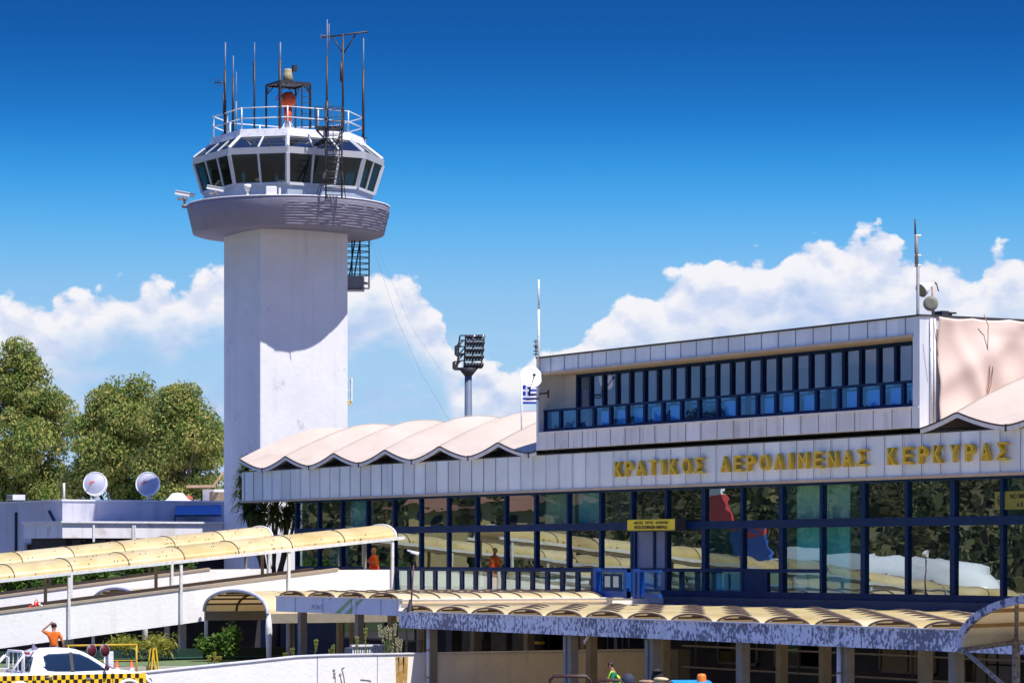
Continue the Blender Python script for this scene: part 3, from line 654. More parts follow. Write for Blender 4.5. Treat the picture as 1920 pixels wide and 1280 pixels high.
# ================================================================ TERMINAL
MUL = [557, 599, 642, 690, 740, 790, 842, 895, 950, 1006, 1067, 1128, 1187, 1252, 1323, 1394, 1468, 1543, 1622, 1703, 1790, 1882, 1982, 2090]
MU = [U(p) for p in MUL]
UE = 62.0
def build_terminal():
    t = thing('terminal_building', (0, 0, 0), 'long airport terminal with wavy pale roof, grey panelled fascia and mirror glass front', 'building')
    # fascia
    MB().box(0, UE, -0.15, 0.05, 7.22, 8.52).build('fascia', FASC, t)
    m = MB(); m2 = MB(); s = 0.30
    k = 0
    while s < UE:
        m.box(s-0.022, s+0.022, -0.162, -0.14, 7.24, 8.50)
        if s > 24 or 3 < s < 9: m2.box(s+0.024, s+0.075, -0.166, -0.14, 7.24, 8.49)
        s += 0.955; k += 1
    m.build('fascia_seam', SEAM, t); m2.build('fascia_strip', SEAML, t)
    MB().box(-0.02, UE, -0.22, 0.3, 7.13, 7.22).build('fascia_ledge', LEDGE, t)
    MB().box(-0.02, UE, -0.17, 0.05, 8.52, 8.56).build('fascia_capping', DARKT, t)
    MB().box(0.0, 0.12, 0.05, 10, 7.22, 8.5).build('side_fascia', FASC, t)
    # floors, back wall, flat roof under the waves
    MB().box(MU[0]+0.1, UE, 0.3, 10, 3.0, 3.22).build('floor_slab', DARKT, t)
    MB().box(0.2, UE, 0.3, 10, 7.3, 7.5).build('ceiling', pm('hall_ceiling', (0.4, 0.42, 0.42), 0.8), t)
    MB().box(MU[0], UE, 9.6, 10, 0, 8.4).build('back_wall', pm('hall_wall', (0.20, 0.26, 0.26), 0.8), t)
    MB().box(MU[0]-0.1, MU[0]+0.0, 0.3, 10, 3.2, 7.3).build('side_wall', pm('hall_side', (0.35, 0.36, 0.40), 0.8), t)
    MB().box(UE-0.2, UE, -0.05, 10, 0, 8.4).build('end_wall', FASC, t)
    # glazing
    fr = MB(); z0, z1 = 3.52, 7.13
    for i, u in enumerate(MU):
        w = 0.10
        if i >= 13: w = 0.17 if i % 2 == 0 else 0.11
        fr.box(u-w, u+w*0.4, -0.06, 0.14, z0, z1)
    fr.box(MU[0]-0.1, MU[-1], -0.09, 0.16, 5.66, 5.93)
    fr.box(MU[0]-0.1, MU[-1], -0.09, 0.16, z0-0.22, z0)
    fr.box(MU[0]-0.1, MU[-1], -0.05, 0.14, z1-0.09, z1)
    ul = U(1545); fr.box(MU[0], ul, -0.08, 0.12, 4.17, 4.29)
    fr.box(U(1395), U(1440), -0.04, 0.1, z0, 4.2); 
    fr.build('window_frame', NAVY, t)
    MB().box(U(1187), UE, -0.3, 0.2, 3.02, 3.298).build('plinth', pm('grey_plinth', (0.07, 0.07, 0.10), 0.7, 0.2, 1.0), t)
    door0, door1 = U(1194), U(1250)
    rnd = random.Random(11)
    PV = {(9, True): 3, (10, True): 3, (10, False): 1, (11, True): 1, (12, True): 1, (13, True): 1, (16, True): 3, (17, True): 3, (16, False): 3, (17, False): 3, (14, False): 3, (15, False): 1, (18, True): 1, (20, True): 1, (21, True): 3, (19, False): 1, (2, True): 3, (3, True): 1, (6, True): 1, (14, True): 1, (22, True): 1}
    for i in range(len(MU)-1):
        a, b = MU[i]+0.06, MU[i+1]-0.12
        rows = [(5.93, z1-0.09), (4.29, 5.66)] if MU[i+1] <= ul+0.1 else [(5.93, z1-0.09), (z0, 5.66)]
        if MU[i+1] <= ul+0.1: rows.append((z0, 4.17))
        for (lo, hi) in rows:
            if i == 12 and hi < 5.7: continue
            tx, tz = rnd.uniform(-0.006, 0.006), rnd.uniform(-0.003, 0.003)
            w = b-a; h = hi-lo
            f = lambda p, q: 0.03 + tx*(p-0.5)*w + tz*(q-0.5)*h
            MB().add([(a, f(0, 0), lo), (b, f(1, 0), lo), (b, f(1, 1), hi), (a, f(0, 1), hi)], [(0, 1, 2, 3)]).build('window_pane', (GLASS, GLASS3, GLASS, GLASS2)[PV.get((i, hi > 5.7), 0)], t)
    # doors of the arrivals entrance
    DM = pm('door_panel', (0.13, 0.16, 0.27), 0.35, 0.06, 1.0)
    dm = (door0+door1)/2+0.25
    for (a, b) in ((door0+0.05, dm-0.06), (dm+0.06, door1-0.08)):
        d = MB().box(a, b, -0.02, 0.04, 3.30, 5.64).build('door', DM, t)
    MB().box(dm-0.06, dm+0.06, -0.07, 0.1, 3.3, 5.66).box(door0-0.12, door0+0.05, -0.1, 0.1, 3.3, 5.66).build('door_frame', NAVY, t)
    # things inside behind the glass: partitions and light strips
    m = MB(); m.box(U(1478), U(1577), 0.35, 0.40, 3.5, 5.68).build('partition', pm('teal_panel', (0.10, 0.60, 0.62), 0.5), t)
    m = MB(); m.box(U(1478), U(1577), 0.35, 0.40, 5.95, 7.1).build('partition', pm('pale_green_panel', (0.38, 0.62, 0.46), 0.5), t)
    m = MB()
    for (pa, pb) in ((1330, 1352), (1358, 1386), (1400, 1412), (1425, 1448), (1478, 1500)): m.box(U(pa), U(pb), 0.28, 0.32, 3.56, 4.12)
    m.build('inner_rect', pm('aqua_panel', (0.35, 0.72, 0.74), 0.5), t)
    m = MB(); m.box(U(604), U(640), 0.35, 0.45, 6.0, 7.1).build('partition', pm('brown_panel', (0.34, 0.13, 0.06), 0.6), t)
    m = MB(); m.box(U(604), U(640), 0.35, 0.45, 4.3, 5.95).box(U(1225), U(1310), 0.6, 0.7, 3.3, 4.1).box(U(1330), U(1385), 0.6, 0.7, 3.3, 4.15).build('partition', pm('white_panel', (0.6, 0.66, 0.64), 0.6), t)
    m = MB()
    for k in range(7): m.box(20+k*6, 21.8+k*6, 3.0, 3.2, 7.2, 7.28)
    m.build('ceiling_light', pm('light_strip', (0.8, 0.8, 0.8), 0.5), t)
    CR = [pm('curtain_teal', (0.22, 0.46, 0.44), 0.8, 0.08, 2), pm('curtain_olive', (0.34, 0.42, 0.28), 0.8, 0.08, 2), pm('curtain_sand', (0.52, 0.48, 0.38), 0.8, 0.08, 2)]
    for (i, hi, c) in ((9, True, 1), (10, True, 0), (11, True, 2), (2, True, 0)):
        a, b = MU[i]+0.1, MU[i+1]-0.15
        MB().grid(lambda p, q: (a+(b-a)*p, 0.35+0.03*math.sin(p*60), 5.95+1.15*q), 60, 1).build('curtain', CR[c], t)
    # wave roof
    def zr(u, n):
        q = ((u-4.94)/4.7) % 1.0; s = (2*q-1); x = abs((n-4.2)/4.6); h = max(0.0, 1-x**1.45)
        if x < 0.25: h = 1-0.25**1.45+(0.25**1.45)*(1-(x/0.25)**2)*0.55 if False else 1-(0.25**1.45)*(0.4+0.6*(x/0.25)**2)
        return 8.62 + (0.48+0.72*h)*(abs(s)**1.5) + 0.90*h
    def waves(a, b, name='wave_roof'):
        nu = int((b-a)/4.7*28)
        m = MB(); m.grid(lambda p, q: (a+(b-a)*p, -0.35+9.7*q, zr(a+(b-a)*p, -0.35+9.7*q)+0.0), nu, 20); m.build(name, MEMB, t)
        m = MB(); m.grid(lambda p, q: (a+(b-a)*p, -0.34+9.6*q, zr(a+(b-a)*p, -0.34+9.6*q)-0.16), nu, 20); m.build('roof_soffit', WTRIM, t)
        e = MB(); d = MB(); s_ = MB()
        for i in range(nu):
            u0, u1 = a+(b-a)*i/nu, a+(b-a)*(i+1)/nu; za, zb = zr(u0, -0.35), zr(u1, -0.35)
            e.add([(u0, -0.36, za-0.17), (u1, -0.36, zb-0.17), (u1, -0.36, zb-0.03), (u0, -0.36, za-0.03), (u0, -0.30, za-0.17), (u1, -0.30, zb-0.17)], [(0, 1, 2, 3), (0, 4, 5, 1)])
            d.add([(u0, -0.375, za-0.045), (u1, -0.375, zb-0.045), (u1, -0.375, zb+0.005), (u0, -0.375, za+0.005), (u1, -0.33, zb+0.005), (u0, -0.33, za+0.005), (u0, -0.33, za-0.045), (u1, -0.33, zb-0.045)], [(0, 1, 2, 3), (3, 2, 4, 5), (0, 6, 7, 1)])
        e.build('roof_edge', WTRIM, t); d.build('roof_flashing', DARKT, t)
        sm = MB(); u = 4.94-4.7
        while u < b:
            for uu in (u, u+2.35):
                if a+0.1 < uu < b-0.1: sm.tube([(uu, -0.3+9.0*j/14, zr(uu, -0.3+9.0*j/14)+0.004) for j in range(15)], 0.012, 5, None, False)
            u += 4.7
        sm.build('membrane_seam', pm('membrane_seam', (0.42, 0.34, 0.29), 0.8) if 'membrane_seam' not in bpy.data.materials else bpy.data.materials['membrane_seam'], t)
        m = MB()
        u = 4.94-4.7+2.35
        while u < b:
            if u > a: m.box(u-0.03, u+0.03, -0.385, -0.34, 8.44, 8.66)
            u += 4.7
        m.build('edge_joint', DARKT, t)
    waves(0.24, 26.68); waves(50.15, UE-0.1)
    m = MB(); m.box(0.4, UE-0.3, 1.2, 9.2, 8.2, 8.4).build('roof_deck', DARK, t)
    MB().box(0.3, 26, 0.9, 1.0, 8.4, 9.0).build('eave_board', pm('grey_board', (0.3, 0.28, 0.28), 0.8), t)  # plain grey board set back under the roof edge
    RN = 0.75
    # upper storey box
    B0, B1 = 26.72, 50.1
    MB().box(B0, B1+0.02, -0.35, 11, 11.62, 12.16).build('upper_fascia', FASC, t)
    MB().box(B0-0.04, B1+0.08, -0.40, 11.1, 12.16, 12.22).build('roof_capping', DARKT, t)
    MB().box(B0-0.02, B1-0.3, -0.42, RN, 11.53, 11.62).build('upper_ledge', LEDGE, t)
    MB().box(B0, B1, -0.35, 11, 8.72, 9.33).build('lower_fascia', FASC2, t)
    MB().box(B0, B1, -0.40, -0.2, 9.33, 9.38).build('balcony_coping', WTRIM, t)
    m = MB(); m2 = MB(); s = B0+1.0
    rnd2 = random.Random(5)
    while s < B1:
        m.box(s-0.018, s+0.018, -0.362, -0.34, 11.64, 12.15); m2.box(s-0.015+0.3, s+0.015+0.3, -0.362, -0.34, 8.73, 9.32); s += 0.985
    m.build('fascia_seam', SEAM, t); m2.build('fascia_seam', pm('stained_seam', (0.3, 0.24, 0.24), 0.7), t)
    MB().box(B0-0.03, B0+0.12, -0.37, 11, 8.70, 12.17).build('corner_post', FASC, t)
    MB().box(B1-0.32, B1+0.03, -0.37, 0.2, 8.70, 12.17).build('corner_post', FASC, t)
    MB().box(B0+0.12, B1-0.3, -0.1, 1.6, 9.30, 9.36).build('balcony_floor', GREY, t)
    RN = 0.75; ws = U(1084, RN)
    MB().box(B0+0.1, ws, RN, RN+0.2, 9.3, 11.6).build('recess_wall', pm('cream_recess', (0.62, 0.60, 0.57), 0.8, 0.05, 1), t)
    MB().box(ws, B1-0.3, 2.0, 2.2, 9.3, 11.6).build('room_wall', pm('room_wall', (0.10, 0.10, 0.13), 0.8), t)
    MB().box(B1-0.45, B1-0.3, -0.1, 2.0, 9.36, 11.53).build('recess_side', NAVY, t)
    wp = [1085, 1114, 1135, 1159, 1184, 1211, 1239, 1265, 1290, 1316, 1345, 1375, 1405, 1432, 1459, 1490, 1521, 1554, 1585, 1614, 1646, 1681, 1716]
    wu = [U(p, RN) for p in wp]
    step = (wu[-1]-wu[0])/(len(wu)-1); wu = [wu[0]+step*i for i in range(len(wu))]
    m = MB()
    for u in wu: m.box(u-0.075, u+0.075, RN-0.08, RN+0.12, 9.36, 11.53)
    m.box(wu[0], wu[-1], RN-0.06, RN+0.1, 11.42, 11.53); m.build('window_frame', NAVY, t)
    CUR = [pm('curtain_tan', (0.40, 0.34, 0.27), 0.8, 0.1, 4), pm('curtain_grey', (0.38, 0.40, 0.46), 0.8, 0.1, 4)]
    for i in range(len(wu)-1):
        a, b = wu[i]+0.075, wu[i+1]-0.075
        MB().add([(a, RN, 9.4), (b, RN, 9.4), (b, RN, 11.42), (a, RN, 11.42)], [(0, 1, 2, 3)]).build('window_pane', GLASSU, t)
        k = i
        if k in (1, 5, 6, 7, 10, 12, 16, 17, 20, 21):
            c = MB(); w = (b-a)*(0.55 if k < 19 else 0.98); nf = 10
            c.grid(lambda p, q: (a+w*p, RN+0.07+0.02*math.sin(p*nf*3.14), 9.4+2.0*q), 24, 1); c.build('curtain', CUR[k % 2], t)
        elif k % 3 == 0:
            MB().box(a, b, RN+0.06, RN+0.08, 11.0, 11.42).build('blind', CUR[0], t)
    # balcony rail with blue glass
    rp = [1022, 1052, 1084, 1115, 1146, 1177, 1210, 1244, 1279, 1312, 1347, 1384, 1421, 1456, 1494, 1532, 1574, 1612, 1655, 1695, 1722]
    ru = [U(p, -0.1) for p in rp]; ru[-1] = B1-0.34
    m = MB()
    for u in ru: m.box(u-0.10, u+0.05, -0.14, -0.02, 9.38, 10.2)
    m.box(ru[0]-0.1, ru[-1], -0.16, 0.0, 10.14, 10.22).box(ru[0]-0.1, ru[-1], -0.15, -0.01, 9.38, 9.50)
    m.build('balcony_rail', NAVY, t)
    for i in range(len(ru)-1):
        MB().add([(ru[i]+0.05, -0.08, 9.5), (ru[i+1]-0.1, -0.08, 9.5), (ru[i+1]-0.1, -0.08, 10.14), (ru[i]+0.05, -0.08, 10.14)], [(0, 1, 2, 3)]).build('balcony_glass', GLASSB, t)
    m = MB()
    for i in (3, 4, 5, 6, 7, 10, 12, 13, 14, 16, 17, 18, 19):
        a, b = ru[i]+0.12, ru[i+1]-0.12; w = (b-a); m.box(a+w*0.10, b-w*0.06, 0.05, 0.08, 9.50, 10.03)
    m.build('inner_rect', pm('pale_blue_reflection', (0.42, 0.75, 1.0), 0.4, 0.08, 1.0), t)  # sky reflections in the rail glass, painted as pale blue rectangles
    # sunlit side of the box
    MB().box(B1-0.2, B1-0.02, 0.2, 11, 8.6, 12.14).build('box_side', WTRIM, t)
    m = MB(); m.tube([(B1+0.08, 0.05, 8.6), (B1+0.08, 0.05, 12.1)], 0.05, 8); m.tube([(B1+0.08, 0.18, 8.6), (B1+0.08, 0.18, 12.1)], 0.04, 8)
    m.build('downpipe', WTRIM, t)
    # pink sheet hung over the side, creased
    def tarp(p, q):
        n = 0.25+10.7*p; z = 8.7+3.46*q
        f = 0.0
        for (pc, sl, amp, w) in ((0.04, 0.25, 0.14, 0.03), (0.13, 0.30, 0.12, 0.05), (0.26, -0.35, 0.20, 0.06), (0.36, 0.35, 0.16, 0.05), (0.33, -0.9, 0.10, 0.07), (0.55, 0.4, 0.1, 0.08), (0.22, 0.7, 0.12, 0.06)):
            x = p-(pc+sl*(1-q)*0.6); f += 1.0*amp*math.exp(-(x/w)**2)*(0.4+0.6*math.sin(3.1*min(1, q+0.15)))
        g = 0.05*math.sin(9*p+5*q+2*math.sin(4*q))+0.03*math.sin(23*p-11*q)
        z -= 0.35*(1-q)*0.0; z += (1-abs(2*q-1))*0.0
        top = 0.05*math.sin(p*25) if q > 0.95 else 0
        return (B1+0.10+f+g+0.1, n, z-abs(top))
    m = MB(); m.grid(tarp, 110, 44); o = m.build('sheet_cover', MEMB, t)
    o.data.materials.clear(); o.data.materials.append(pm('pink_sheet', (0.64, 0.50, 0.43), 0.8, 0.05, 0.5, (0.50, 0.37, 0.31), 0.3, thr=(0.56, 0.75)))
    mod = o.modifiers.new('thick', 'SOLIDIFY'); mod.thickness = 0.02
    m = MB()
    p1 = lambda px, py: on_u(px, py, B1+0.42)
    for pts in (((1845, 590), (1853, 610), (1852, 650), (1856, 700), (1850, 745), (1843, 768)), ((1858, 680), (1862, 690), (1858, 720), (1851, 745)), ((1750, 598), (1755, 640), (1759, 668)), ((1787, 775), (1800, 775), (1815, 767))):
        m.tube([p1(*q) for q in pts], 0.014, 5)
    
    m.build('tie_rope', pm('rope', (0.3, 0.16, 0.12), 0.8), t)
    # ground floor behind the canopies
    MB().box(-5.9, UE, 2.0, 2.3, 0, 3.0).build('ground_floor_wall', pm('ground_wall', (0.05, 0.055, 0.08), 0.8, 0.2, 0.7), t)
    MB().box(MU[0], UE, -1.0, 2.3, 2.86, 3.02).build('floor_edge', DARKT, t)
    for k, (a, b, z0, z1) in enumerate([(6, 10, 1.1, 2.5), (11, 14.5, 1.1, 2.5), (22, 25.5, 0.9, 2.6), (27, 29.2, 0.2, 2.5), (29.6, 31.8, 0.2, 2.5), (35.5, 38, 0.9, 2.5), (39, 42, 0.9, 2.5), (45, 48, 0.9, 2.5), (49, 52, 0.2, 2.5), (54, 56, 0.2, 2.5), (57, 60, 0.9, 2.5)]):
        f = MB(); f.box(a, b, 1.9, 1.97, z1-0.08, z1).box(a, b, 1.9, 1.97, z0, z0+0.08).box(a, a+0.08, 1.9, 1.97, z0, z1).box(b-0.08, b, 1.9, 1.97, z0, z1).box((a+b)/2-0.04, (a+b)/2+0.04, 1.9, 1.97, z0, z1)
        w = f.build('ground_window', pm('window_trim', (0.20, 0.20, 0.22), 0.6) if k == 0 else bpy.data.materials['window_trim'], t)
        g = MB().add([(a, 1.94, z0), (b, 1.94, z0), (b, 1.94, z1), (a, 1.94, z1)], [(0, 1, 2, 3)]).build('glass', GLASSD, w)
    return t
terminal = build_terminal()

# ---- walkway with blue railing in front of the glass
def build_walkway():
    t = thing('walkway', (19.2, -2.6, 0), 'narrow upper walkway slab in front of the mirror glass', 'walkway')
    MB().box(16.8, 35.4, -2.65, -0.31, 3.02, 3.26).build('slab', WHITE, t)
    m = MB()
    for u in (21, 25, 29, 33): m.box(u-0.15, u+0.15, -2.2, -1.9, 0, 3.0)
    m.build('support', POSTB, t)
    t = thing('balustrade', (19.4, -2.5, 3.26), 'navy balustrade of broad uprights with glass between them in front of the lower windows', 'railing')
    px = [744, 768, 793, 818, 843, 868, 893, 919, 946, 973, 1001, 1029, 1057, 1086, 1113]
    us = [U(p, -2.5) for p in px]; st = (us[-1]-us[0])/(len(us)-1); us = [us[0]+st*i for i in range(len(us))]
    zt, zb = 4.22, 3.30
    for u in us: MB().box(u-0.13, u+0.13, -2.54, -2.46, zb, zt-0.07).build('upright', NAVY, t)
    MB().box(us[0]-0.2, us[-1]+0.1, -2.58, -2.42, zt-0.07, zt).build('top_rail', NAVY, t)
    MB().box(us[0]-0.2, us[-1]+0.1, -2.56, -2.44, zb, zb+0.06).build('bottom_rail', NAVY, t)
    for i in range(len(us)-1):
        MB().add([(us[i]+0.13, -2.5, zb+0.06), (us[i+1]-0.13, -2.5, zb+0.06), (us[i+1]-0.13, -2.5, zt-0.07), (us[i]+0.13, -2.5, zt-0.07)], [(0, 1, 2, 3)]).build('glass_panel', GLASS, t)
    a, b = us[-1]+0.15, U(1180, -2.5)
    t = thing('balustrade', (a, -2.5, 3.26), 'bright blue framed railing section with a pale window between the navy balustrade and the doors', 'railing')
    m = MB(); m.box(a, a+0.22, -2.62, -2.42, 3.26, 4.30).box(b-0.2, b, -2.62, -2.42, 3.26, 4.26).box(a, b, -2.6, -2.44, 4.16, 4.26).box(a, b, -2.6, -2.44, 3.28, 3.50)
    m.build('frame', BLUE, t)
    m = MB(); m.box(a+0.5, b-0.5, -2.52, -2.48, 3.56, 4.10).build('inner_window', NAVY, t)
    w = (b-a-1.4)/2
    MB().box(a+0.65, a+0.6+w, -2.535, -2.52, 3.64, 4.02).box(b-0.6-w, b-0.65, -2.535, -2.52, 3.64, 4.02).build('pane', pm('pale_pane', (0.40, 0.50, 0.50), 0.2), t)
    MB().add([(a+0.22, -2.5, 3.5), (b-0.2, -2.5, 3.5), (b-0.2, -2.5, 4.16), (a+0.22, -2.5, 4.16)], [(0, 1, 2, 3)]).build('glass_panel', GLASSB, t)
    a, b = U(1190, -2.5), U(1262, -2.0)
    t = thing('balustrade', (a, -2.5, 3.26), 'bright blue railing post and glass panel in front of the grey doors', 'railing')
    m = MB(); m.box(a, a+0.2, -2.6, -2.4, 3.26, 4.28).box(a+0.3, a+0.48, -2.6, -2.4, 3.26, 4.24).box(a, b, -2.58, -2.44, 4.16, 4.24).box(a, b, -2.58, -2.44, 3.30, 3.42)
    m.build('frame', BLUE, t)
    MB().add([(a+0.48, -2.5, 3.42), (b, -2.5, 3.42), (b, -2.5, 4.16), (a+0.48, -2.5, 4.16)], [(0, 1, 2, 3)]).build('glass_panel', GLASSB, t)
build_walkway()

# ---- lettering and signs
def text_mesh(body, size, extrude, bold=0.0, spacing=1.0, bev=0.0, align='CENTER'):
    c = bpy.data.curves.new('txt', 'FONT'); c.body = body; c.size = size; c.extrude = extrude; c.offset = bold; c.space_character = spacing
    c.bevel_depth = bev; c.align_x = align; c.align_y = 'CENTER'; c.resolution_u = 4
    o = bpy.data.objects.new('txt', c); col.objects.link(o)
    dg = bpy.context.evaluated_depsgraph_get(); me = bpy.data.meshes.new_from_object(o.evaluated_get(dg))
    bpy.data.objects.remove(o); bpy.data.curves.remove(c); return me
def place_text(body, u, n, z, size, mat, parent, name='lettering', extrude=0.01, bold=0.0, spacing=1.0, sx=1.0, width=None, height=None, bev=0.0, shear=0.0):
    me = text_mesh(body, size, extrude, bold, spacing, bev)
    xs = [v.co.x for v in me.vertices]; ys = [v.co.y for v in me.vertices]
    if not xs: return None
    w, h = max(xs)-min(xs), max(ys)-min(ys); cx, cy = (max(xs)+min(xs))/2, (max(ys)+min(ys))/2
    kx = width/w if width else sx; ky = height/h if height else 1.0
    org = ORG[parent.name]
    for v in me.vertices:
        x, y, zz = v.co; X = (x-cx)*kx; Y = (y-cy)*ky
        v.co = Vector((u+X, n-zz, z+Y))-org
    me.materials.append(mat); o = bpy.data.objects.new(name, me); col.objects.link(o); o.parent = parent; ORG[o.name] = org
    return o
def build_signs():
    t = thing('name_lettering', (U(1520), -0.2, 7.6), 'raised gold Greek capital letters spelling the airport name along the grey fascia', 'lettering')
    q1 = lambda x: 960+x/4; q2 = lambda x: 1440+x/4
    L = [('Κ', q1(768), q1(830)), ('Ρ', q1(850), q1(905)), ('Α', q1(930), q1(998)), ('Τ', q1(1025), q1(1085)), ('Ι', q1(1115), q1(1150)), ('Κ', q1(1180), q1(1242)), ('Ο', q1(1278), q1(1343)), ('Σ', q1(1370), q1(1437)),
         ('Α', q1(1565), q1(1632)), ('Ε', q1(1665), q1(1730)), ('Ρ', q1(1760), q1(1822)), ('Ο', q1(1858), q1(1930)), ('Λ', q2(45), q2(118)), ('Ι', q2(150), q2(188)), ('Μ', q2(226), q2(305)), ('Ε', q2(345), q2(412)), ('Ν', q2(450), q2(522)), ('Α', q2(560), q2(632)), ('Σ', q2(668), q2(742)),
         ('Κ', q2(895), q2(965)), ('Ε', q2(1013), q2(1083)), ('Ρ', q2(1130), q2(1195)), ('Κ', q2(1238), q2(1310)), ('Υ', q2(1360), q2(1435)), ('Ρ', q2(1480), q2(1548)), ('Α', q2(1595), q2(1668)), ('Σ', q2(1718), q2(1792))]
    for ch, a, b in L:
        ch = {'Κ': 'K', 'Ρ': 'P', 'Α': 'A', 'Τ': 'T', 'Ι': 'I', 'Ο': 'O', 'Ε': 'E', 'Μ': 'M', 'Ν': 'N', 'Υ': 'Y'}.get(ch, ch)
        ua, ub = U(a, -0.3), U(b, -0.3)
        ub -= 0.03
        place_text(ch, (ua+ub)/2, -0.26, 7.86, 0.6, GOLD, t, 'letter', 0.07, 0.0 if ch == 'M' else 0.007, width=(ub-ua)*(0.96 if ch != 'I' else 0.62), height=0.545, bev=0.0)
    a, b = U(1178, -0.5), U(1268, -0.5); z0, z1 = 5.62, 6.02
    t = thing('arrivals_sign', ((a+b)/2, -0.5, z0), 'yellow sign box with black writing above the grey arrival doors', 'sign')
    MB().box(a, b, -0.55, -0.12, z0, z1).build('box', YSIGN, t, bevel=0.02)
    MB().box(b-0.001, b+0.03, -0.56, -0.12, z0-0.01, z1+0.01).box(a, b, -0.57, -0.10, z0-0.03, z0-0.002).build('trim', DARKT, t)
    place_text('ΑΦΙΞΕΙΣ   ΕΝΤΟΣ   SCHENGEN', (a+b)/2, -0.556, z1-0.12, 0.16, BLACK, t, 'lettering', 0.003, 0.003, width=(b-a)*0.72, height=0.105)
    place_text('INTRA SCHENGEN ARRIVALS', (a+b)/2, -0.556, z0+0.12, 0.16, BLACK, t, 'lettering', 0.003, 0.005, width=(b-a)*0.68, height=0.12)
    # no smoking sign behind the glass
    a, b = U(1866, 0.01), U(1960, 0.01); z0, z1 = zat(955, 91.5), zat(921, 91.5)
    t = thing('no_smoking_sign', (a, 0.0, z0), 'yellow-green no smoking area notice on the glass at the far right', 'sign')
    MB().box(a, b, -0.006, 0.012, z0, z1).build('board', pm('olive_notice', (0.20, 0.20, 0.03), 0.6), t)
    MB().lathe([(0.13, 0), (0.165, 0), (0.165, 0.006), (0.13, 0.006)], (a+0.28, -0.006, (z0+z1)/2), 24, (0, -1, 0)).bar((a+0.18, -0.009, (z0+z1)/2-0.1), (a+0.38, -0.009, (z0+z1)/2+0.1), 0.03, 0.004, (0, 1, 0)).bar((a+0.17, -0.009, (z0+z1)/2), (a+0.39, -0.009, (z0+z1)/2), 0.05, 0.004, (0, 1, 0)).build('symbol', BLACK, t)
    place_text('NO SMOKING', a+1.35, -0.012, z1-0.15, 0.2, BLACK, t, 'lettering', 0.003, 0.003, height=0.14)
    place_text('A R E A', a+1.35, -0.012, z0+0.14, 0.2, BLACK, t, 'lettering', 0.003, 0.003, height=0.14)
build_signs()

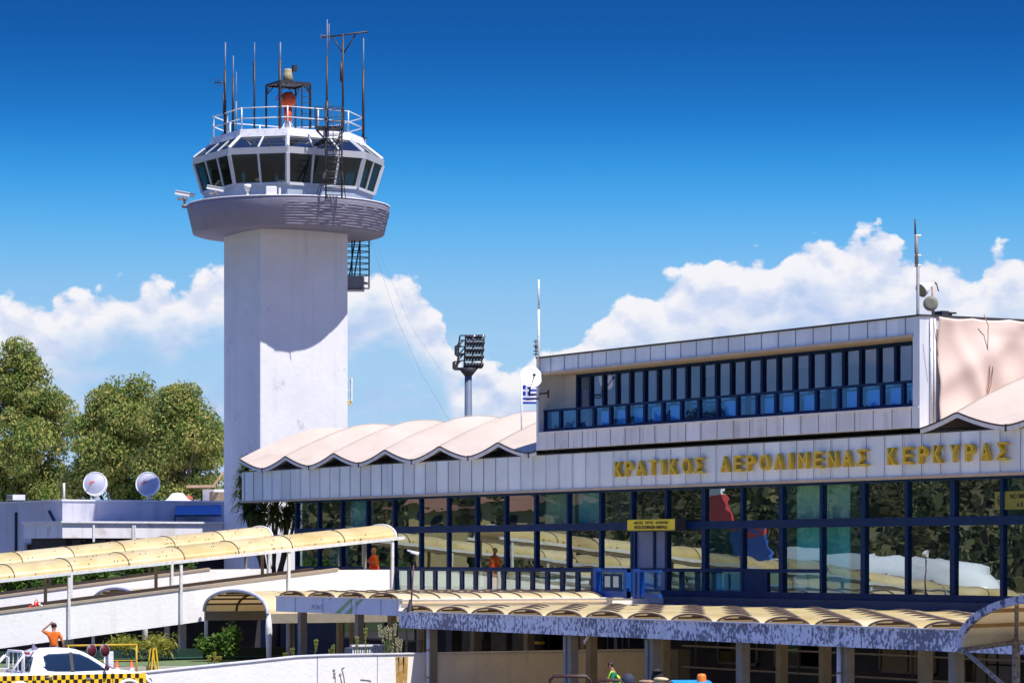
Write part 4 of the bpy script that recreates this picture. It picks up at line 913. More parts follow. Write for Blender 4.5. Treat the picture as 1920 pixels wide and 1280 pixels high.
# ---- things on the upper storey
def build_rooftop():
    # white dish at the left corner
    c = at(996, 706, 114.0)
    t = thing('satellite_dish', c, 'big white satellite dish on a bracket at the left corner of the upper storey', 'satellite dish')
    ax = (Vector((0.93, -0.25, 0.32))).normalized(); r = 0.41
    m = MB(); m.lathe([(0.001, -0.10), (r*0.4, -0.085), (r*0.8, -0.035), (r, 0.0), (r+0.02, 0.0), (r*0.82, -0.055), (r*0.4, -0.11), (0.001, -0.13)], c, 32, ax); m.build('reflector', DISHW, t)
    m = MB(); m.tube([c-Vector((0, 0, r))*0.9, c+ax*0.45-Vector((0, 0, 0.10))], 0.02, 6); m.ball(c+ax*0.45-Vector((0, 0, 0.10)), 0.06, 8, 6); m.build('feed_arm', STEEL, t)
    m = MB(); wall = Vector((26.07, -0.2, c.z-0.62)); m.tube([c-ax*0.12, c-ax*0.25-Vector((0, 0, 0.62)), wall, (27.6, -0.45, c.z-0.62)], 0.035, 6); m.tube([(26.1, -0.45, c.z-0.8), (27.0, -0.45, c.z-0.8)], 0.03, 6); m.tube([(27.7, -0.45, c.z-0.5), (27.7, -0.45, c.z-0.8)], 0.04, 6)
    m.build('bracket', STEEL, t)
    # small mast + aerial at left corner
    D = 114.5; b = at(1010, 0, D)
    t = thing('antenna_pole', (b.x, b.y, 11.0), 'slender white pole with a small dark aerial at the left corner of the upper storey', 'antenna')
    MB().tube([(b.x, b.y, 11.3), (b.x, b.y, zat(580, D))], 0.045, 8).tube([(b.x, b.y, zat(580, D)), (b.x, b.y, zat(524, D))], 0.035, 8).build('pole', POSTW, t)
    m = MB(); q = at(1005, 0, D)
    m.tube([(q.x, q.y, zat(668, D)), (q.x, q.y, zat(636, D))], 0.025, 6)
    for y in (640, 648, 658, 664): m.tube([(q.x-0.07, q.y-0.07, zat(y, D)), (b.x, b.y, zat(y, D))], 0.022, 6)
    m.ball((q.x, q.y, zat(651, D)), 0.06, 8, 6); m.build('aerial', STEEL, t)
    # flag
    D = 119; p = at(978, 0, D)
    t = thing('flagpole', (p.x, p.y, 8.5), 'white flagpole with a blue and white striped flag behind the dish', 'flag')
    MB().tube([(p.x, p.y, 8.6), (p.x, p.y, zat(700, D))], 0.035, 8).build('pole', POSTW, t)
    zt, zb = zat(722, D), zat(757, D); FB = pm('flag_blue', (0.01, 0.045, 0.42), 0.8, 0.1, 4); FW_ = pm('flag_white', (0.75, 0.76, 0.8), 0.8, 0.05, 4)
    L = 0.56; n = 9
    def sheet(p0, p1, z0, z1, off=0.0): return lambda a, b: (p.x+RT.x*(0.04+p0+(p1-p0)*a)+0.05*math.sin(5*(p0+(p1-p0)*a))+off*FW.x, p.y+RT.y*(0.04+p0+(p1-p0)*a)+off*FW.y, z0+(z1-z0)*b)
    f = MB(); w = MB(); h = (zt-zb)/n
    for k in range(n):
        (f if k % 2 == 0 else w).grid(sheet(0.28 if k >= 4 else 0.28, L, zb+h*k, zb+h*(k+1)), 12, 1)
        if k < 4: (f if k % 2 == 0 else w).grid(sheet(0.0, 0.28, zb+h*k, zb+h*(k+1)), 6, 1)
    f.grid(sheet(0, 0.11, zt-h*5, zt-h*3), 3, 1); f.grid(sheet(0.17, 0.28, zt-h*5, zt-h*3), 3, 1); f.grid(sheet(0, 0.11, zt-h*2, zt), 3, 1); f.grid(sheet(0.17, 0.28, zt-h*2, zt), 3, 1)
    w.grid(sheet(0, 0.28, zt-h*3, zt-h*2), 6, 1); w.grid(sheet(0.11, 0.17, zt-h*5, zt-h*3), 2, 1); w.grid(sheet(0.11, 0.17, zt-h*2, zt), 2, 1)
    f.build('blue_stripe', FB, t); w.build('white_stripe', FW_, t)
    # right corner mast with horn antennas
    D = 94.6; b = at(1721, 0, D)
    t = thing('antenna_mast', (b.x, b.y, 9.8), 'tall thin mast with stubby clamps fixed to the right front corner of the upper storey', 'antenna')
    m = MB(); m.tube([(b.x, b.y, zat(712, D)), (b.x, b.y, zat(500, D))], 0.05, 8); m.tube([(b.x-0.03, b.y-0.03, zat(500, D)), (b.x-0.03, b.y-0.03, zat(442, D))], 0.06, 8); m.build('pole', GREY, t)
    q = at(1716, 0, D)
    MB().tube([(q.x, q.y, zat(443, D)), (q.x, q.y, zat(411, D))], 0.03, 6).build('whip', STEEL, t)
    m = MB()
    for y in (442, 479, 498): m.tube([at(1714, y, D), at(1727, y, D)], 0.035, 6)
    m.tube([(b.x+0.07, b.y, zat(712, D)), (b.x+0.07, b.y, zat(590, D))], 0.03, 6); m.build('clamp', POSTW, t)
    D = 95.2; b = at(1749.5, 0, D)
    t = thing('antenna_post', (b.x, b.y, 12.2), 'beige post at the roof corner carrying one horn antenna and one round dish', 'antenna')
    MB().tube([(b.x, b.y, 12.15), (b.x, b.y, zat(527, D))], 0.05, 8).build('pole', pm('pink_post', (0.5, 0.38, 0.34), 0.6), t)
    c0, c1 = at(1720, 545, D-0.12), at(1743, 535, D-0.05); ax = (c0-c1).normalized()
    ax = (ax-FW*0.45+Vector((0, 0, -0.15))).normalized()
    m = MB(); m.lathe([(0.07, 0.0), (0.10, 0.1), (0.20, 0.30), (0.23, 0.42), (0.22, 0.42), (0.001, 0.40)], c1-ax*0.02, 20, ax); m.build('horn', DISHW, t)
    m = MB(); m.lathe([(0.001, 0.415), (0.215, 0.425)], c1-ax*0.02, 20, ax); m.build('horn_face', DISHD, t)
    m = MB(); m.tube([c1, (b.x, b.y, c1.z)], 0.05, 8); m.bar(c1, c1-ax*0.2, 0.12); m.build('arm', POSTW, t)
    c = at(1745, 569, D-0.5); ax = Vector((0.80, -0.58, 0.0)).normalized()
    m = MB(); m.lathe([(0.001, 0.04), (0.12, 0.045), (0.22, 0.04), (0.235, 0.0), (0.22, -0.06), (0.001, -0.10)], c, 24, ax); m.build('round_dish', DISHD, t)
    m = MB(); m.bar(c-ax*0.1, (b.x, b.y, c.z), 0.08); m.build('arm', GREY, t)
    m = MB(); m.tube([at(1752, 528, D), at(1756, 532, D), at(1758, 540, D), at(1760, 546, D)], 0.02, 6); m.build('cable', STEEL, t)
    p = on_u(1772, 588, 49.4)
    t = thing('roof_vent', p, 'dark flat box and bar on the roof above the pink sheet', 'vent')
    m = MB(); a = on_u(1759, 590, 49.4); b = on_u(1772, 590, 49.4); c = on_u(1793, 588, 49.4); d = on_u(1783, 590, 49.4)
    m.box(49.2, 49.6, a.y, b.y, 12.2, 12.42).box(49.3, 49.42, b.y, c.y, 12.36, 12.41).box(49.3, 49.4, d.y-0.05, d.y+0.05, 12.2, 12.38); m.build('box', STEEL, t)
    # air-con on the balcony
    p = on_n(1030, 758, 0.45)
    t = thing('air_conditioner', (p.x, 0.45, 9.36), 'white air-conditioning unit behind the left end of the blue balcony rail', 'air conditioner')
    m = MB().box(p.x-0.25, p.x+0.45, 0.40, 0.72, 9.36, 10.45).build('casing', WTRIM, t, bevel=0.03)
    m = MB()
    for k in range(6): m.box(p.x+0.08, p.x+0.32, 0.37, 0.395, 9.95+k*0.08, 9.99+k*0.08)
    m.build('grille', STEEL, t)
build_rooftop()

# stadium mast far behind
def build_mast():
    D = 420; p = at(878, 0, D)
    t = thing('floodlight_mast', (p.x, p.y, 0), 'stadium floodlight mast with rows of lamps rising behind the wavy roof', 'floodlight mast')
    MB().tube([(p.x, p.y, 0), (p.x, p.y, zat(700, D))], 0.62, 10, 0.5).build('column', pm('slate_column', (0.10, 0.13, 0.20), 0.6), t)
    MB().tube([(p.x, p.y, zat(705, D)), (p.x, p.y, zat(690, D))], 0.5, 10, 1.4).build('bracket', STEEL, t)
    fr = MB()
    rows = [(690, 852, 903), (676, 858, 905), (663, 861, 906), (650, 857, 907), (638, 862, 908)]
    for i, (y, a, b) in enumerate(rows+[(629, 862, 909)]):
        fr.bar(at(a, y, D), at(b, y-0.02*(b-a), D), 0.16, 0.16); fr.bar(at(a, y, D+1.2), at(b, y, D+1.2), 0.12)
    for (x0, x1) in ((857, 862), (870, 873), (885, 888), (902, 908)): fr.bar(at(x0, 690, D), at(x1, 630, D), 0.16)
    for i in range(4):
        y0, a0, b0 = rows[i]; y1, a1, b1 = rows[i+1]; fr.bar(at(a0, y0, D), at(a0+12, y1, D), 0.18); fr.bar(at(a0, y0, D), at(a1, y0-12, D), 0.2)
    for (xa, y0, y1) in ((851, 692, 678), (855, 666, 648)): fr.bar(at(xa, y0, D), at(xa, y1, D), 0.3); fr.bar(at(xa, y0, D), at(xa+12, y0, D), 0.3); fr.bar(at(xa, y1, D), at(xa+10, y1, D), 0.2)
    fr.build('frame', STEEL, t)
    for i, (y, a, b) in enumerate(rows+[(691, 868, 902)]):
        for k in range(6):
            c = at(875+k*5.6+(690-y)*0.06, y-6 if i < 5 else 686, D-0.6); ax = Vector((0.75, 0.5, -0.45)).normalized()
            MB().lathe([(0.001, -0.4), (0.25, -0.3), (0.36, 0.1), (0.33, 0.12), (0.001, 0.05)], c, 10, ax).build('lamp', CHROME if i == 4 and k % 3 == 2 else STEEL, t)
build_mast()

# ================================================================ RAMPS
RIB = pm('canopy_rib', (0.13, 0.09, 0.07), 0.6, 0.1, 3)
DZ = [0.0]
def ptop(n): return (4.25 if n > -4.9 else 4.25+(n+4.9)*0.1125)-0.07-DZ[0]*min(1, max(0, (-4-n)/6))
def eave(n): return 5.44+(n+2.5)*0.0976
def build_ramp(uc, nend, label, label2, seed, group):
    n0 = -34.0; DZ[0] = 0.0 if uc > 10 else 0.20
    t = thing('access_ramp', (uc, nend, 0), label, 'ramp')
    w = 1.2
    ns = [n0, -4.9, nend]
    def wall(ua, ub, th=0.0):
        m = MB()
        for a, b in zip(ns[:-1], ns[1:]):
            za, zb = ptop(a), ptop(b)
            m.hexa([(ua, a, za-1.28), (ub, a, za-1.28), (ub, b, zb-1.28), (ua, b, zb-1.28), (ua, a, za), (ub, a, za), (ub, b, zb), (ua, b, zb)])
        return m
    wall(uc+w-0.2, uc+w).build('near_wall', RAMPW, t)
    wall(uc-w, uc-w+0.2).build('far_wall', RAMPW, t)
    m = MB()
    for a, b in zip(ns[:-1], ns[1:]):
        za, zb = ptop(a)-1.0, ptop(b)-1.0
        m.hexa([(uc-w+0.2, a, za-0.2), (uc+w-0.2, a, za-0.2), (uc+w-0.2, b, zb-0.2), (uc-w+0.2, b, zb-0.2), (uc-w+0.2, a, za), (uc+w-0.2, a, za), (uc+w-0.2, b, zb), (uc-w+0.2, b, zb)])
    m.build('floor', GREY, t)
    if uc < 10:
        m = MB(); m.hexa([(uc-0.1, n0, 0), (uc+0.1, n0, 0), (uc+0.1, nend, 0), (uc-0.1, nend, 0), (uc-0.1, n0, ptop(n0)-1.2), (uc+0.1, n0, ptop(n0)-1.2), (uc+0.1, nend, ptop(nend)-1.2), (uc-0.1, nend, ptop(nend)-1.2)]); m.build('shade_backing', DARK, t)  # dark sheet added to give the black shade under the ramp
    m = MB()
    for ua, ub in ((uc+w-0.24, uc+w+0.04), (uc-w-0.04, uc-w+0.24)):
        m.hexa([(ua, n0, ptop(n0)+0.003), (ub, n0, ptop(n0)+0.003), (ub, -5.0, ptop(-5)+0.003), (ua, -5.0, ptop(-5)+0.003), (ua, n0, ptop(n0)+0.09), (ub, n0, ptop(n0)+0.09), (ub, -5.0, ptop(-5)+0.09), (ua, -5.0, ptop(-5)+0.09)])
    m.build('handrail_cap', pm('brown_cap', (0.34, 0.28, 0.22), 0.7, 0.1, 3), t)
    # supports below
    for k in range(7):
        n = -6.5-k*4.6; MB().box(uc-0.12, uc+0.12, n-0.12, n+0.12, 0, ptop(n)-1.15).build('support', POSTW, t)
    # canopy: its own thing on the ramp
    c = thing('ramp_canopy', (uc, nend, ptop(nend)), label2, 'canopy')
    a = nend; k = 0
    rise = 0.52
    def arc(n, f, extra=0.0):
        th = math.pi*f; return (uc-(w+0.12+extra)*math.cos(th), n, eave(n)+(rise+extra)*math.sin(th)**0.9)
    while a > n0:
        b = a-2.27
        m = MB(); m.grid(lambda p, q: arc(a+(b-a)*p, q), 2, 20); m.build('roof_sheet', CANO, c)
        m = MB(); m.tube([arc(b, i/18, 0.012) for i in range(19)], 0.022, 5, None, False); m.build('rib', RIB, c)
        a = b
    MB().tube([arc(nend, i/18, 0.0) for i in range(19)], 0.05, 6, None, False).build('end_arch', POSTW, c)
    e = MB(); e.bar((uc+w+0.12, nend+0.35, eave(nend+0.35)-0.03), (uc+w+0.12, n0, eave(n0)-0.03), 0.10, 0.12); e.build('eave_beam', POSTW, c)
    e = MB(); e.bar((uc-w-0.12, nend+0.35, eave(nend+0.35)-0.03), (uc-w-0.12, n0, eave(n0)-0.03), 0.10, 0.12); e.build('eave_beam', POSTW, c)
    n = nend-0.15
    while n > n0:
        for s in (1, -1):
            u = uc+s*(w+0.08); lo = ptop(n)-1.28 if s > 0 else ptop(n)+0.05
            if s < 0: u = uc-w+0.1
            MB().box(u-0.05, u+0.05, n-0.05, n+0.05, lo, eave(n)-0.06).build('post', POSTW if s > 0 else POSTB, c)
        n -= 4.53
    m = MB(); rnd = random.Random(seed)
    for i in range(60):
        nn = rnd.uniform(-24, nend-0.3); f = rnd.choice([0.62, 0.74, 0.86, 0.95]); p = arc(nn, f, 0.02); m.ball(p, 0.022, 5, 4)
    m.build('fixing', DARKT, c)
build_ramp(18.1, -2.5, 'long white walled access ramp climbing to the upper floor beside the mirror glass', 'yellow arched canopy over the nearer ramp, ending by the orange-clad person', 1, 'ramps')
build_ramp(6.0, -2.1, 'farther white access ramp climbing parallel behind the first one', 'yellow arched canopy over the farther ramp, mostly hidden behind the nearer one', 2, 'ramps')

# ================================================================ BARREL VAULT CANOPIES
def build_field(name, label, ua, nv, pitch, nf, nb, ztop, fasc_mat, ribstep, side_left, extra_len=0.0):
    t = thing(name, (ua, nf, 0), label, 'canopy')
    ub = ua+nv*pitch
    MB().box(ua, ub, nf-0.10, nf, ztop-0.53, ztop).build('fascia_board', fasc_mat, t)
    MB().box(ua-0.02, ub, nf-0.14, nf+0.1, ztop+0.002, ztop+0.035).build('fascia_capping', WTRIM, t)
    m = MB(); s = ua+1.6
    while s < ub: m.box(s-0.012, s+0.012, nf-0.112, nf-0.09, ztop-0.52, ztop-0.01); s += 2.2
    m.build('board_joint', SEAM, t)
    MB().box(ua, ub, nf, nb, ztop-0.28, ztop-0.2).build('gutter_deck', WTRIM, t) if False else None
    for i in range(nv):
        c = ua+(i+0.5)*pitch; hw = pitch*0.455; rise = 0.245
        arc = lambda n, f, e=0.0: (c-(hw+e)*math.cos(math.pi*f), n, ztop-0.04+(rise+e)*math.sin(math.pi*f))
        MB().grid(lambda p, q: arc(nf-0.02+(nb-nf)*p, q), 4, 20).build('vault_sheet', CANO, t)
        m = MB(); n = nf+ribstep
        MB().tube([arc(nf-0.02, j/16, 0.01) for j in range(17)], 0.028, 5, None, False).build('arch_edge', RIB, t)
        while n < nb: m.tube([arc(n, j/16, 0.018) for j in range(17)], 0.029, 5, None, False); n += ribstep
        m.build('rib', RIB, t)
        m = MB()
        for f in (0.25, 0.5, 0.75): p = arc(nf, f, -0.05); m.bar(p, (p[0], nb, p[2]), 0.05)
        m.build('purlin', RIB, t)
    m = MB()
    for i in range(nv+1):
        c = ua+i*pitch; m.box(c-0.14, c+0.14, nf, nb, ztop-0.12, ztop-0.05)
    m.build('valley_gutter', pm('cream_gutter', (0.66, 0.52, 0.36), 0.6, 0.1, 3), t)
    m = MB(); m.box(ua, ub, nf+0.02, nf+0.14, ztop-0.5, ztop-0.3)
    k = nf+3.5
    while k < nb: m.box(ua, ub, k-0.06, k+0.06, ztop-0.35, ztop-0.14); k += 3.4
    m.build('beam', POSTB, t)
    return t
tl = build_field('barrel_canopy', 'left low canopy of four yellow barrel vaults behind a pale lavender sign board', 26.0, 4, 2.35, -10.8, -2.75, 3.25, PEELL, 0.80, True)
MB().box(35.38, 35.46, -10.9, -1.0, 2.70, 3.25).build('side_board', RAMPW, tl)
MB().box(35.2, 35.5, -10.9, -1.0, 3.253, 3.285).build('side_capping', WTRIM, tl)
pg = MB(); a, b = U(664, -10.9), U(680, -10.9); pg.box(a-0.02, a+0.18, -10.94, -10.9, 2.72, 3.27); pg.build('joint_cover', WTRIM, tl)
g = MB()
for d in (0.0, 0.75):
    x0, x1 = U(626, -10.93)+d, U(650, -10.93)+d
    g.add([(x0, -10.906, 2.73), (x0+0.42, -10.906, 2.73), (x1+0.12+0.35, -10.906, 3.24), (x1+0.2, -10.906, 3.24)], [(0, 1, 2, 3)])
g.build('green_stripe', pm('faded_green', (0.30, 0.50, 0.22), 0.7, 0.1, 3), tl)
place_text('PORT', U(594, -10.92), -10.905, 2.92, 0.2, pm('faded_ink', (0.25, 0.25, 0.38), 0.8), tl, 'faded_lettering', 0.002, 0.0, width=0.85, height=0.15)
tr_ = build_field('barrel_canopy', 'long low canopy of yellow barrel vaults behind a peeling lavender board on the right', 35.5, 15, 2.35, -10.8, -0.9, 2.85, PEEL, 1.55, True)

def columns():
    t0 = None
    # front row: px positions on n=-10.6
    spec = [(810, -10.5, 0.13, 2.4, 0), (1072, -10.5, 0.17, 2.4, 1), (1226, -10.5, 0.17, 2.4, 1), (1393, -10.5, 0.15, 2.4, 0), (1588, -10.5, 0.15, 2.4, 0), (1109, -6.0, 0.15, 2.6, 2), (1246, -6.0, 0.14, 2.6, 3), (1466, -6.0, 0.13, 2.6, 3), (1547, -6.0, 0.13, 2.6, 2), (1735, -8.5, 0.15, 2.6, 3), (1793, -10.5, 0.15, 2.4, 3)]
    words = ['behind the thin white pipe at the left end of the peeling board', 'in front of the beige wall, left of the dark rails', 'with a worn white mark, right of the seated worker', 'just right of the orange beacon', 'with a white downpipe on its left, at the right', 'darker, behind the first wide grey-edged column', 'behind and right of the column with the worn mark', 'slim, left of the dark hall opening on the right', 'dark, to the left of the downpipe column', 'between the downpipe column and the scaffold-like strut', 'under the foot of the big near arch']
    for i, (px, n, w, h, k) in enumerate(spec):
        p = on_n(px, 1200, n)
        t = thing('canopy_column', (p.x, n, 0), ('beige column ' + words[i])[:120], 'column', 'columns under the right canopy')
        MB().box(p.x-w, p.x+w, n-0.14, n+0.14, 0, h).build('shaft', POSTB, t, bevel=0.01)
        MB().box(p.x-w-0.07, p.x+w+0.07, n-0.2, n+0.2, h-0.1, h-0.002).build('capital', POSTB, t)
        if k in (1,): MB().box(p.x-w-0.03, p.x-w+0.12, n-0.19, n-0.142, 0, h-0.12).build('steel_strip', GREY, t)
    for px, n, lab, r in ((803, -10.8, 'thin pale downpipe at the left end of the peeling lavender board', 0.055), (1573, -10.75, 'white downpipe beside a beige column under the right canopy', 0.06), (762, -8.5, 'thin grey pipe with a rusty stain running down the shaded wall below it', 0.045), (787, -5.5, 'blue-grey round pipe behind the thin pipe under the canopy corner', 0.12)):
        p = on_n(px, 1200, n); t = thing('downpipe', (p.x, n, 0), lab, 'pipe')
        MB().tube([(p.x, n, 0), (p.x, n, 2.35)], r, 8).build('pipe', POSTW if r < 0.1 and px != 762 else GREY, t)
        m = MB()
        for z in (0.7, 1.6): m.cyl((p.x, n, z), (p.x, n, z+0.05), r*1.35, 8)
        m.build('clamp', GREY, t)
    # posts under the left canopy
    for px, n, mat, w, lab in ((547, -6.5, POSTB, 0.05, 'slim beige post under the left canopy, nearest the big arch'), (567, -9.8, GREY, 0.13, 'grey post with a bright edge under the left end of the lavender board'), (637, -7.0, POSTB, 0.10, 'pale brown post under the middle of the lavender board'), (659, -5.5, POSTB, 0.06, 'thin post close to the brown one under the lavender board'), (674, -9.9, GREY, 0.12, 'blue-grey post directly under the white joint of the lavender board'), (735, -8.8, POSTB, 0.12, 'beige post under the right end of the lavender board')):
        p = on_n(px, 1200, n); t = thing('canopy_post', (p.x, n, 0), lab, 'post', 'posts under the left canopy')
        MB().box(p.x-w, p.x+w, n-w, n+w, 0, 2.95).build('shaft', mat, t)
        MB().box(p.x-w-0.04, p.x+w+0.04, n-w-0.04, n+w+0.04, 0, 0.05).build('foot_plate', GREY, t)
columns()

def big_arch(u0, u1, nf, nb, zs, zc, label, post=True, purl=5):
    t = thing('arched_canopy', ((u0+u1)/2, nf, 0), label, 'canopy')
    c = (u0+u1)/2; hw = (u1-u0)/2
    def arc(n, f, e=0.0):
        th = math.pi*f; return (c-(hw+e)*math.cos(th), n, zs+(zc-zs+e)*math.sin(th)**0.85)
    MB().grid(lambda p, q: arc(nf+(nb-nf)*p, q), 4, 28).build('roof_sheet', CANO, t)
    MB().tube([arc(nf-0.02, i/26, 0.02) for i in range(27)], 0.07, 8, None, False).build('front_arch', pm('lavender_steel', (0.50, 0.50, 0.58), 0.5, 0.1, 3, (0.15, 0.15, 0.25), 0.5) if 'lavender_steel' not in bpy.data.materials else bpy.data.materials['lavender_steel'], t)
    m = MB(); n = nf+1.3
    while n < nb: m.tube([arc(n, i/18, -0.04) for i in range(19)], 0.05, 6, None, False); n += 1.9
    m.build('rib', RIB, t)
    m = MB()
    for k in range(1, purl*2): p = arc(nf, k/(purl*2), -0.06); m.bar(p, (p[0], nb, p[2]), 0.07)
    m.build('purlin', RIB, t)
    m = MB()
    for u in (u0, u1): m.box(u-0.06, u+0.06, nf, nb, zs-0.35, zs)
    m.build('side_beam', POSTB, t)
    if post:
        m = MB(); m.tube([(u1-0.02, nf+0.05, zs), (u1-0.02, nf+0.05, zs-0.6), (u1-0.10, nf+0.1, 0)], [0.09, 0.13, 0.06], 8); m.build('post', POSTW, t)
        MB().box(u0-0.05, u0+0.05, nf, nf+0.1, 0, zs-0.3).build('post', POSTW, t)
    return t
big_arch(19.55, 25.1, -10.8, -2.7, 2.62, 3.42, 'big yellow arched canopy, wide open at the left end of the lavender board')
big_arch(8.3, 13.7, -10.8, -2.7, 2.62, 3.40, 'arched canopy between the ramps, only its top showing over the near parapet')

def near_arch():
    nf = -14.0
    p0 = on_n(1796, 1214, nf); top = on_n(1920, 1131, nf)
    t = thing('arched_canopy', (p0.x, nf, 0), 'large near canopy arch with spotted paint and pipe supports at the right edge', 'canopy')
    u0, zs = p0.x+0.05, p0.z; hw = 3.3; c = u0+hw; rise = 1.22
    def arc(n, f, e=0.0):
        th = math.pi*f; return (c-(hw+e)*math.cos(th), n, zs+(rise+e)*math.sin(th)**0.95+0.02*(n-nf))
    SP = pm('spotted_paint', (0.55, 0.56, 0.68), 0.6, 0.05, 2, (0.06, 0.06, 0.14), 0.9, 0, thr=(0.52, 0.56), bscale=4)
    m = MB()
    K = 30
    for i in range(K):
        a0, a1 = arc(nf-0.06, i/K, -0.09), arc(nf-0.06, (i+1)/K, -0.09); b0, b1 = arc(nf-0.06, i/K, 0.09), arc(nf-0.06, (i+1)/K, 0.09)
        s = Vector((0, 0.12, 0)); q = [Vector(x) for x in (a0, a1, b1, b0)]
        m.hexa([q[0], q[1], q[1]+s, q[0]+s, q[3], q[2], q[2]+s, q[3]+s])
    m.build('front_arch', SP, t)
    MB().grid(lambda p, q: arc(nf+3.0*p, q, 0.03), 3, 30).build('roof_sheet', CANO, t)
    m = MB()
    for f in (0.14, 0.27, 0.4, 0.5, 0.6, 0.73, 0.86): p = Vector(arc(nf, f, -0.06)); q = Vector(arc(nf+3.0, f, -0.06)); m.bar(p, q, 0.07, 0.09)
    m.build('purlin', pm('rust_purlin', (0.42, 0.24, 0.08), 0.7, 0.15, 4), t)
    OLD = pm('weathered_pipe', (0.33, 0.30, 0.25), 0.55, 0.2, 6, (0.10, 0.06, 0.04), 0.8, 0.2, 6, thr=(0.5, 0.58))
    foot = Vector((u0+0.1, nf, zs-0.06)); hub = on_n(1905, 1203, nf+1.6)
    m = MB(); m.tube([foot-Vector((0.12, 0, 0)), hub, (hub.x+2.5, hub.y+0.2, hub.z-0.02)], 0.055, 8); m.tube([foot+Vector((0.1, 0, 0)), on_n(1882, 1284, nf), Vector((on_n(1960, 1380, nf).x, nf, 0))], 0.055, 8)
    m.tube([hub, Vector(arc(nf+0.6, 0.30))], 0.05, 8)
    m.build('strut', OLD, t)
    MB().tube([(hub.x, hub.y, 0), hub], 0.095, 10).build('post', OLD, t)
    m = MB(); m.ball(hub, (0.14, 0.14, 0.08), 10, 6); m.ball(foot, (0.12, 0.1, 0.08), 10, 6); m.box(foot.x-0.1, foot.x-0.05, nf-0.05, nf+0.02, foot.z, foot.z+0.22); m.build('joint', OLD, t)
near_arch()

# ================================================================ LOWER WALL, GARDEN STRIP
def lower_wall():
    t = thing('boundary_wall', (37, -10, 0), 'white plastered low wall curving up in the foreground, painted beige for the shade under the canopy', 'wall')
    prof = [(-40, 0.3), (-24, 0.98), (-21, 1.03), (-19.1, 1.18), (-16.9, 1.34), (-15.4, 1.46), (-14.2, 1.49), (-1.2, 1.47)]
    def seg(lo, hi, mat, nm):
        m = MB()
        for (a, za), (b, zb) in zip(prof[:-1], prof[1:]):
            if a >= hi or b <= lo: continue
            a2, b2 = max(a, lo), min(b, hi); f = lambda n: za+(zb-za)*(n-a)/(b-a)
            m.hexa([(36.8, a2, 0), (37.0, a2, 0), (37.0, b2, 0), (36.8, b2, 0), (36.8, a2, f(a2)), (37.0, a2, f(a2)), (37.0, b2, f(b2)), (36.8, b2, f(b2))])
        m.build(nm, mat, t)
    seg(-40, -11.9, WALLW, 'wall'); seg(-11.9, -1.2, WALLSH, 'wall')  # canopy shade painted as a beige stretch of the same white wall
    m = MB()
    for (a, za), (b, zb) in zip(prof[:-1], prof[1:]): m.hexa([(36.76, a, za+.003), (37.04, a, za+.003), (37.04, b, zb+.003), (36.76, b, zb+.003), (36.76, a, za+0.045), (37.04, a, za+0.045), (37.04, b, zb+0.045), (36.76, b, zb+0.045)])
    m.build('coping', WTRIM, t)
    m = MB(); m.box(37.0, 37.008, -12.5-0.01, -12.5+0.01, 0, 1.46); 
    n = on_u(595, 1240, 37).y; m.box(37.0, 37.006, n-0.015, n+0.015, 0, 1.46); m.build('joint_line', SEAM, t)
    # sketch-like graffiti of two stalks
    m = MB(); g = lambda x, y: on_u(x, y, 37.012)
    for pts in (((628, 1280), (629, 1270), (626, 1260)), ((641, 1280), (639, 1270), (638, 1262)), ((646, 1280), (645, 1268), (641, 1252), (646, 1250)), ((676, 1273), (690, 1274), (696, 1276))): m.tube([g(*p) for p in pts], 0.014, 5)
    for c in ((627, 1262), (627, 1268), (638, 1264), (626, 1256)): m.ball(g(*c), (0.006, 0.05, 0.045), 8, 6)
    m.build('graffiti', pm('graffiti_ink', (0.25, 0.22, 0.22), 0.8), t)
    m = MB()
    for px, w in ((745, 0.07), (752, 0.12), (760, 0.10)):
        n = on_u(px, 1240, 37).y; m.grid(lambda p, q: (37.006, n-w*(0.4+0.6*q)+2*w*(0.4+0.6*q)*p, 0.0+1.4*q), 2, 6, False)
    m.build('rust_stain', pm('rust_stain', (0.38, 0.22, 0.05), 0.9, 0.25, 3, (0.55, 0.42, 0.27), 0.7, thr=(0.45, 0.6)), t)
WALLW = pm('plaster_white', (0.80, 0.79, 0.78), 0.85, 0.03, 1.0, (0.45, 0.42, 0.42), 0.5, 0.1, 2.0, bump=0.02, bscale=6, thr=(0.66, 0.70))
lower_wall()

